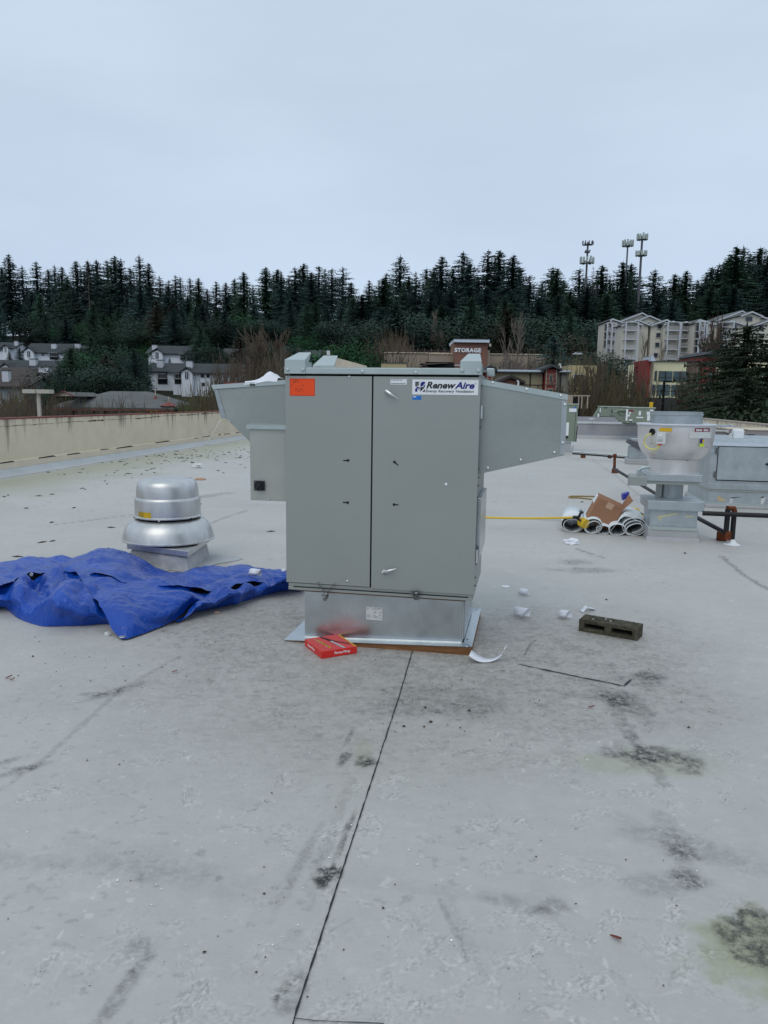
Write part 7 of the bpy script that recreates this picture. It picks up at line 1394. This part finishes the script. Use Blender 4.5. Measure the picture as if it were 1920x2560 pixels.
rt, W_, a = redtower(1360, 1388, 924, YR, 'red tower with teal window between the beige and grey storage rows', 918); win(rt, W_ * .34, W_ * .60, P(1370, 954, YR).z, P(1370, 940, YR).z, -.06, 'glass_teal', 'tan', .05); win(rt, W_ * .3, W_ * .64, P(1370, 985, YR).z, P(1370, 974, YR).z, -.06, 'glass_teal', 'tan', .05); MB().box(-.02, W_ + .02, -.08, -.041, P(1370, 963.5, YR).z, P(1370, 961, YR).z).build('belt_course', 'brick', rt)
redtower(1215, 1229, 924, YR, 'red tower partly hidden behind the right front corner cap', 920)
S2, w2_, z2_ = bset(1389, 1423, 932, YR + .5, 'greysid', 'storage_row', 'grey sided storage row right of the red tower', 'storage building', 926); MB().box(P(1405, 940, YR).x - S2.location.x - .05, P(1405, 940, YR).x - S2.location.x + .05, -.06, -.001, -6, z2_ - .05).build('downpipe', 'hroof_b', S2)
m5 = MB(); b5 = P(1401, 928, YR + 1); m5.tube([(0, 0, 0), (0, 0, .5), (-.03, 0, .62), (-.12, 0, .64), (-.15, 0, .5)], .045, 8); o5 = m5.build('vent_pipe', 'white', None); o5.location = b5; tag(o5, 'white curved vent pipe on the grey storage row roof', 'vent pipe')
S3, w3_, z3_ = bset(1251, 1302, 955.5, 56, 'brickred', 'gable_building', 'brown-red gable roofed building peeking over the right hood', 'building', None, 5)
zp = P(1278, 945, 56).z; mb = MB(); mb.prism_y([(0, z3_), (w3_, z3_), (w3_ / 2, zp - .1)], 0, 5); mb.build('gable_wall', 'brickred', S3); s_ = (zp - z3_) / (w3_ / 2); mb = MB(); mb.prism_y([(-.3, z3_ - .3 * s_), (w3_ / 2, zp), (w3_ + .3, z3_ - .3 * s_), (w3_ + .3, z3_ - .3 * s_ + .22), (w3_ / 2, zp + .24), (-.3, z3_ - .3 * s_ + .22)], -.3, 5); mb.build('roof', 'hroof_b', S3)
m5 = MB(); m5.tube([(0, 0, -3), (0, 0, .0), (-.1, 0, .05)], .06, 8); o5 = m5.build('vent_pipe', 'white', None); o5.location = P(1296, 954, 50); tag(o5, 'white bent vent pipe in front of the small gable roof', 'vent pipe')
S4, w4_, z4_ = bset(1422, 1492, 913, 78, 'beige', 'beige_building', 'beige yellow building with big dark window behind the bare bushy trees', 'building'); win(S4, P(1435, 940, 78).x - S4.location.x, P(1460, 940, 78).x - S4.location.x, P(1440, 966, 78).z, P(1440, 937, 78).z, -.05)
S5, w5_, z5_ = bset(953, 1016, 908, 60, 'beige', 'beige_building', 'square beige panelled box of a building left of the storage sign', 'building', None, 4); MB().box(-.05, w5_ + .05, -.05, 4, z5_ + .001, z5_ + .07).build('parapet_trim', 'ink_grey', S5)
S6, w6_, z6_ = bset(1014, 1152, 924, 62, 'brickred', 'low_metal_roof_building', 'low roof with pale metal sheets just above the main unit top trim', 'building', 920.5, 6)
zg = P(1060, 915.5, 61).z; xx = P(1060, 915, 61).x - S6.location.x; mb = MB(); mb.prism_y([(xx - .5, zg - .3), (xx + .5, zg - .3), (xx, zg)], -1.2, 3); mb.build('gable', 'redpaint', S6); mb = MB(); mb.prism_y([(xx - .62, zg - .33), (xx, zg + .03), (xx + .62, zg - .33), (xx + .62, zg - .24), (xx, zg + .12), (xx - .62, zg - .24)], -1.35, 3); mb.build('gable_roof', 'hroof_b', S6)
# tan slanted parapet of a neighbour with red chimney
tp_ = thing('slanted_wall', 'tan grimy parapet wall sloping down to the right, with red block at its left end', 'parapet wall', (P(822, 890, 45).x, 45, 0)); o = tp_.location
a, b, c = P(822, 889, 45), P(917, 915, 45), P(917, 930, 45); mb = MB(); mb.prism_y([(0, -6), (b.x - a.x, -6), (b.x - a.x, b.z), (0, a.z)], 0, .3); mb.build('wall_panel', 'stucco_pale', tp_)
MB().box(P(814, 890, 45).x - o.x, -.005, 0, .5, -6, P(818, 888, 45).z).build('red_block', 'redpaint', tp_); MB().box(P(816.5, 880, 45).x - o.x, P(824.5, 880, 45).x - o.x, .02, .3, P(820, 887.9, 45).z, P(820, 877, 45).z).build('white_cap', 'white_dull', tp_, bevel=.02); MB().box(P(807, 890, 45).x - o.x, P(813.8, 890, 45).x - o.x, 0, .5, -6, P(810, 902, 45).z).build('red_step', 'redpaint', tp_)

# cream glazed building on the right
YM = 58; CM = thing('cream_building', 'cream building with two rows of teal windows, red corner column, brick wing and charcoal base', 'building', (P(1633, 900, YM).x, YM, 0)); o = CM.location
def cb(name, m_, px0, px1, pyt, pyb, off=0.0, depth=6, zb=None): return bbox_(CM, name, m_, px0, px1, pyt, pyb, YM, depth, zb, off)
cb('wall', 'cream', 1634, 1717, 903, 994); cb('roof_edge', 'ink_grey', 1633, 1718, 901.5, 903, .15, 6.2)
cb('charcoal_base', 'darkwall', 1626, 1800, 994, 0, .02, 6, -6.5)
cb('brick_wing', 'brick', 1717.3, 1759, 903, 994, -.3); cb('wing_edge', 'ink_grey', 1717.5, 1759.5, 901.5, 903, -.15)
cb('red_column', 'redpaint', 1615, 1624, 900, 994, .3, 3); cb('tan_strip', 'tan', 1624.3, 1633.5, 905, 994, .1, 3)
mb = MB(); a, b = P(1617, 893, YM), P(1627, 903, YM); mb.prism_y([(P(1618, 904, YM).x - o.x, P(1618, 904, YM).z), (P(1630, 904, YM).x - o.x, P(1630, 904, YM).z), (P(1625, 892, YM).x - o.x, P(1625, 892, YM).z), (P(1619, 892, YM).x - o.x, P(1619, 892, YM).z)], -.8, 1); mb.build('column_cap', 'roofmetal', CM)
for (a0_, a1_, t0, t1, m_) in [(1636, 1642, 928, 953, 'glass'), (1646, 1680, 928, 954, 'glass_teal'), (1682.5, 1716, 928, 954, 'glass_teal'), (1632.5, 1640, 962, 989, 'glass'), (1643.5, 1677, 962, 989, 'glass_teal'), (1680, 1714, 962, 989, 'glass_teal')]:
    x0, x1, z0, z1 = P(a0_, 940, YM).x - o.x, P(a1_, 940, YM).x - o.x, P(1680, t1, YM).z, P(1680, t0, YM).z; w_ = MB().box(x0, x1, -.05, -.002, z0, z1).build('window', m_, CM)
    mb = MB(); mb.box(x0, x1, -.07, -.051, z0 + (z1 - z0) * .36, z0 + (z1 - z0) * .40); 
    if a1_ - a0_ > 20: mb.box((x0 + x1) / 2 - .03, (x0 + x1) / 2 + .03, -.075, -.0515, z0, z1)
    mb.build('mullion', 'black', w_)
cb('red_wing', 'redpaint', 1759.5, 1794, 890, 994, -.1, 5); mb = MB(); mb.prism_y([(P(1755, 888, YM).x - o.x, P(1757, 888, YM).z), (P(1797, 888, YM).x - o.x, P(1797, 888, YM).z), (P(1777, 877, YM).x - o.x, P(1777, 877, YM).z)], -.6, 5); mb.build('wing_gable', 'hroof', CM)
cb('cream_annex', 'cream', 1794.3, 1990, 905, 994, -.5, 5); win(CM, P(1770, 940, YM).x - o.x, P(1780, 940, YM).x - o.x, P(1770, 945, YM).z, P(1770, 935, YM).z, .05, 'glass_teal', 'tan'); win(CM, P(1764, 940, YM).x - o.x, P(1776, 940, YM).x - o.x, P(1770, 985, YM).z, P(1770, 968, YM).z, .05, 'glass_teal', 'tan')
lp2 = thing('street_lamp', 'thin black lamp post in front of the cream building', 'street lamp', (P(1656, 1025, 46).x, 46, 0)); zt_ = P(1661, 956, 46).z; MB().box(-.06, .06, -.06, .06, -6, zt_).build('post', 'black', lp2); MB().box(-.05, .45, -.1, .1, zt_ + .001, zt_ + .1).build('lamp_head', 'black', lp2)
yp = MB(); b5 = P(1628.5, 1020, 34); yp.box(-.08, .06, -.07, .07, -1.2, .12); o5 = yp.build('yellow_post', 'yellow', None, bevel=.02); o5.location = P(1628.5, 1012, 34); tag(o5, 'short yellow post behind the far green rooftop unit', 'post')

# apartment blocks
def apartments(name_label, Y, gables, bays, plain, wins, base_py):
    ref = P(gables[0][0], 800, Y); t_ = thing('apartment_block', name_label, 'apartment block', (ref.x, Y, 0), 0, None); o = t_.location; X = lambda px, yy=0: P(px, 800, Y + yy).x - o.x; Z = lambda px, py, yy=0: P(px, py, Y + yy).z
    zb = ter(ref.x + 12, Y) - 3
    for (p0, p1, peakx, peaky, le, re_, off, m_) in gables:   # px left, right, peak x, peak y, left eave y, right eave y
        ze0, ze1, zp = Z(p0, le, off), Z(p1, re_, off), Z(peakx, peaky, off); x0, x1, xp = X(p0, off), X(p1, off), X(peakx, off)
        MB().prism_y([(x0, zb), (x1, zb), (x1, ze1 - .2), (xp, zp - .25), (x0, ze0 - .2)], off, off + 7).build('wall', m_, t_); 
        mb = MB(); mb.add([(x0 - .25, off - .5, ze0 - .15), (xp, off - .5, zp), (x1 + .25, off - .5, ze1 - .15), (x1 + .25, off - .5, ze1 - .34), (xp, off - .5, zp - .2), (x0 - .25, off - .5, ze0 - .36)] + [(x0 - .25, off - .3, ze0 - .15), (xp, off - .3, zp), (x1 + .25, off - .3, ze1 - .15), (x1 + .25, off - .3, ze1 - .34), (xp, off - .3, zp - .2), (x0 - .25, off - .3, ze0 - .36)], [(0, 5, 4, 1), (1, 4, 3, 2), (0, 1, 7, 6), (1, 2, 8, 7), (5, 11, 10, 4), (4, 10, 9, 3)]); mb.build('roof_trim', 'trim', t_)
        mb = MB(); mb.add([(x0 - .25, off - .3, ze0 - .14), (xp, off - .3, zp + .01), (x1 + .25, off - .3, ze1 - .14), (x0 - .25, off + 8, ze0 - .14), (xp, off + 8, zp + .01), (x1 + .25, off + 8, ze1 - .14)], [(0, 1, 4, 3), (1, 2, 5, 4)]); mb.build('roof', 'hroof2', t_, solid=.12)
    for (p0, p1, rows_, top, off) in bays:     # balcony stacks: rows_ = floor line ys
        x0, x1 = X(p0, off), X(p1, off); ztop = Z(p0, top, off); MB().box(x0, x1, off + .4, off + .5, Z(p0, rows_[-1], off), ztop).build('balcony_recess', 'aptdark', t_)
        for px in (p0, p1): xx = X(px, off); MB().box(xx - .09, xx + .09, off - 1.35, off - 1.15, Z(px, rows_[-1] + 8, off), ztop).build('column', 'trim', t_)
        prev = top
        for ry in rows_:
            zf = Z(p0, ry, off); zt2 = Z(p0, prev, off); b_ = MB().box(x0, x1, off - 1.3, off + .38, zf - .06, zf + .07).build('balcony', 'trim', t_); mb = MB(); mb.box(x0, x1, off - 1.3, off - 1.25, zf + .52, zf + .57); n = 9
            for k in range(n + 1): xx = x0 + (x1 - x0) * k / n; mb.box(xx - .015, xx + .015, off - 1.29, off - 1.27, zf + .07, zf + .52)
            mb.build('railing', 'trim', b_); MB().box(x0 + (x1 - x0) * .3, x0 + (x1 - x0) * .72, off + .33, off + .39, zf + .08, zf + 1.05).build('glass_door', 'glass', b_); prev = ry
        MB().box(x0, x1, off - 1.3, off + .38, ztop - .06, ztop + .06).build('balcony_top', 'trim', t_)
    for (px, py, w_, off) in wins: zc = Z(px, py, off); xc = X(px, off); win(t_, xc - w_ * .42, xc + w_ * .42, zc - .33, zc + .33, off - .06, fw=.05); 
    return t_
apartments('taupe five storey apartment block with white balconies and gables, left one of two', 118,
    [(1540, 1618, 1603, 782, 806, 790, 9, 'aptwall'), (1596, 1656, 1621, 789, 799, 803, 6, 'aptwall'), (1556, 1602, 1576, 803, 812, 809, 0, 'aptwall'), (1583, 1622, 1591, 799, 802, 811, 1.5, 'aptwall'), (1620, 1634, 1627, 806, 812, 812, 4, 'aptdark'), (1629, 1680, 1665, 799, 811, 806, 1.2, 'aptwall'), (1661, 1698, 1681, 803, 809, 808, 0, 'aptwall'), (1696, 1728, 1714, 804, 808, 808, .6, 'aptwall'), (1720, 1739, 1728, 804, 808, 812, 3, 'aptdark'), (1527, 1560, 1530, 797, 799, 806, 5, 'aptwall')],
    [(1560, 1590, [828, 850, 874, 899], 807, 0), (1664, 1694, [828, 850, 875, 899], 807, 0), (1697, 1725, [828, 848, 869, 891], 808, .6), (1514, 1524, [830, 850, 872], 809, 5), (1526, 1535, [832, 852, 874], 810, 4)],
    [], [(1599, 816, .75, 1.45), (1597, 837.5, .75, 1.45), (1596, 862, .75, 1.45), (1595, 886, .75, 1.45), (1650, 816, .75, 1.1), (1648, 838, .75, 1.1), (1647, 862, .75, 1.1), (1645, 888, .75, 1.1), (1729, 823, .8, 2.9), (1728, 842, .8, 2.9), (1727, 861, .8, 2.9), (1727, 880, .8, 2.9), (1622, 820, .7, 3.9), (1621, 841, .7, 3.9), (1620, 864, .7, 3.9), (1619, 886, .7, 3.9)], 905)
apartments('taupe apartment block with stepped gables, behind the near dark conifers at the right', 112,
    [(1790, 1866, 1851, 777, 800, 784, 8, 'aptwall'), (1852, 1900, 1876, 779, 787, 788, 2, 'aptwall'), (1888, 1960, 1895, 790, 792, 806, 5, 'aptwall'), (1818, 1866, 1827, 801, 806, 812, 1.2, 'aptwall'), (1862, 1930, 1890, 800, 812, 806, 3, 'aptwall'), (1740, 1795, 1747, 799, 806, 810, 3, 'aptwall'), (1884, 1990, 1932, 796, 812, 802, .4, 'aptwall'), (1795, 1832, 1800, 804, 808, 808, 4.5, 'aptdark')],
    [(1742, 1754, [829, 848, 866, 884], 806, 1.5), (1760, 1775, [836, 856, 876], 812, 1.5), (1797, 1826, [828, 850, 874], 807, 0)],
    [], [(1838, 818, .7, 1.15), (1872, 797, 1.2, 1.95), (1905, 818, .7, .35), (1868, 841, .9, 1.95), (1905, 840, .7, .35), (1838, 842, .7, 1.15)], 900)
# cell towers
def tower(px, pt, pb, Y, wpx, label, heads):
    a = P(px, pt, Y); zb = ter(a.x, Y); r_ = wpx * 1.7 * Y / FPX / 2; t_ = thing('cell_tower', label, 'cell tower', (a.x, Y, 0), 0, 'cell towers on the ridge'); MB().tube([(0, 0, zb), (0, 0, a.z)], r_ * 1.25, 10, r_ * .8).build('mast', 'pole', t_, smooth=True); rr = random.Random(int(px))
    for (yt, yb, wd, n, ph, m_) in heads:
        zt2, zb2 = P(px, yt, Y).z, P(px, yb, Y).z; R_ = wd * Y / FPX / 2; mb = MB()
        for k in range(3): a0_ = 2 * math.pi * k / 3 + ph; a1_ = 2 * math.pi * (k + 1) / 3 + ph; mb.tube([(R_ * math.cos(a0_), R_ * math.sin(a0_), zb2 + (zt2 - zb2) * .25), (R_ * math.cos(a1_), R_ * math.sin(a1_), zb2 + (zt2 - zb2) * .25)], .14, 5); mb.tube([(0, 0, zb2 + (zt2 - zb2) * .2), (R_ * math.cos(a0_), R_ * math.sin(a0_), zb2 + (zt2 - zb2) * .25)], .14, 5)
        mb.build('platform', 'pole', t_)
        for k in range(n):
            a0_ = 2 * math.pi * k / n + ph + .2; x, y = R_ * math.cos(a0_), R_ * math.sin(a0_); h_ = (zt2 - zb2) * rr.uniform(.8, 1.0); Rz = Matrix.Rotation(a0_, 3, 'Z'); MB().obox((x, y, zb2 + h_ / 2 + .2), .25, .45 if m_ == 'antenna' else .22, h_, Rz).build('antenna', m_, t_)
            if m_ == 'antenna' and k % 2: MB().obox((x * .8, y * .8, zb2 + h_ * .35), .3, .4, h_ * .4, Rz).build('radio_box', 'pole', t_)
    return t_
tower(1470, 605, 760, 200, 3.2, 'dark cell tower with two antenna rings and small dishes, leftmost of three', [(604, 614, 25, 9, .3, 'pole'), (644, 661, 32, 12, .1, 'antenna'), (627.5, 632, 13, 4, .5, 'pole')])
tower(1570, 603, 680, 205, 2.6, 'slim cell tower with a single antenna crown, middle of three', [(601, 618, 25, 11, .2, 'antenna')])
tower(1606, 590, 690, 198, 3.6, 'tallest cell tower with two antenna rings, rightmost of three', [(586, 602, 24, 11, .4, 'antenna'), (628, 642, 25, 11, .9, 'antenna')])

# labels of look-alike plants: count each group off from left to right
grp = {}
for o in bpy.data.objects:
    if o.parent is None and 'label' in o and 'group' in o: grp.setdefault((o['group'], o['label']), []).append(o)
for (g_, l_), os_ in grp.items():
    if len(os_) < 2: continue
    os_.sort(key=lambda o: o.location.x / max(1.0, o.location.y)); base_l = l_ if len(l_.split()) <= 13 else ' '.join(l_.split()[:13])
    for k_, o in enumerate(os_): o['label'] = f'{base_l}, {ordn(k_)} from left'
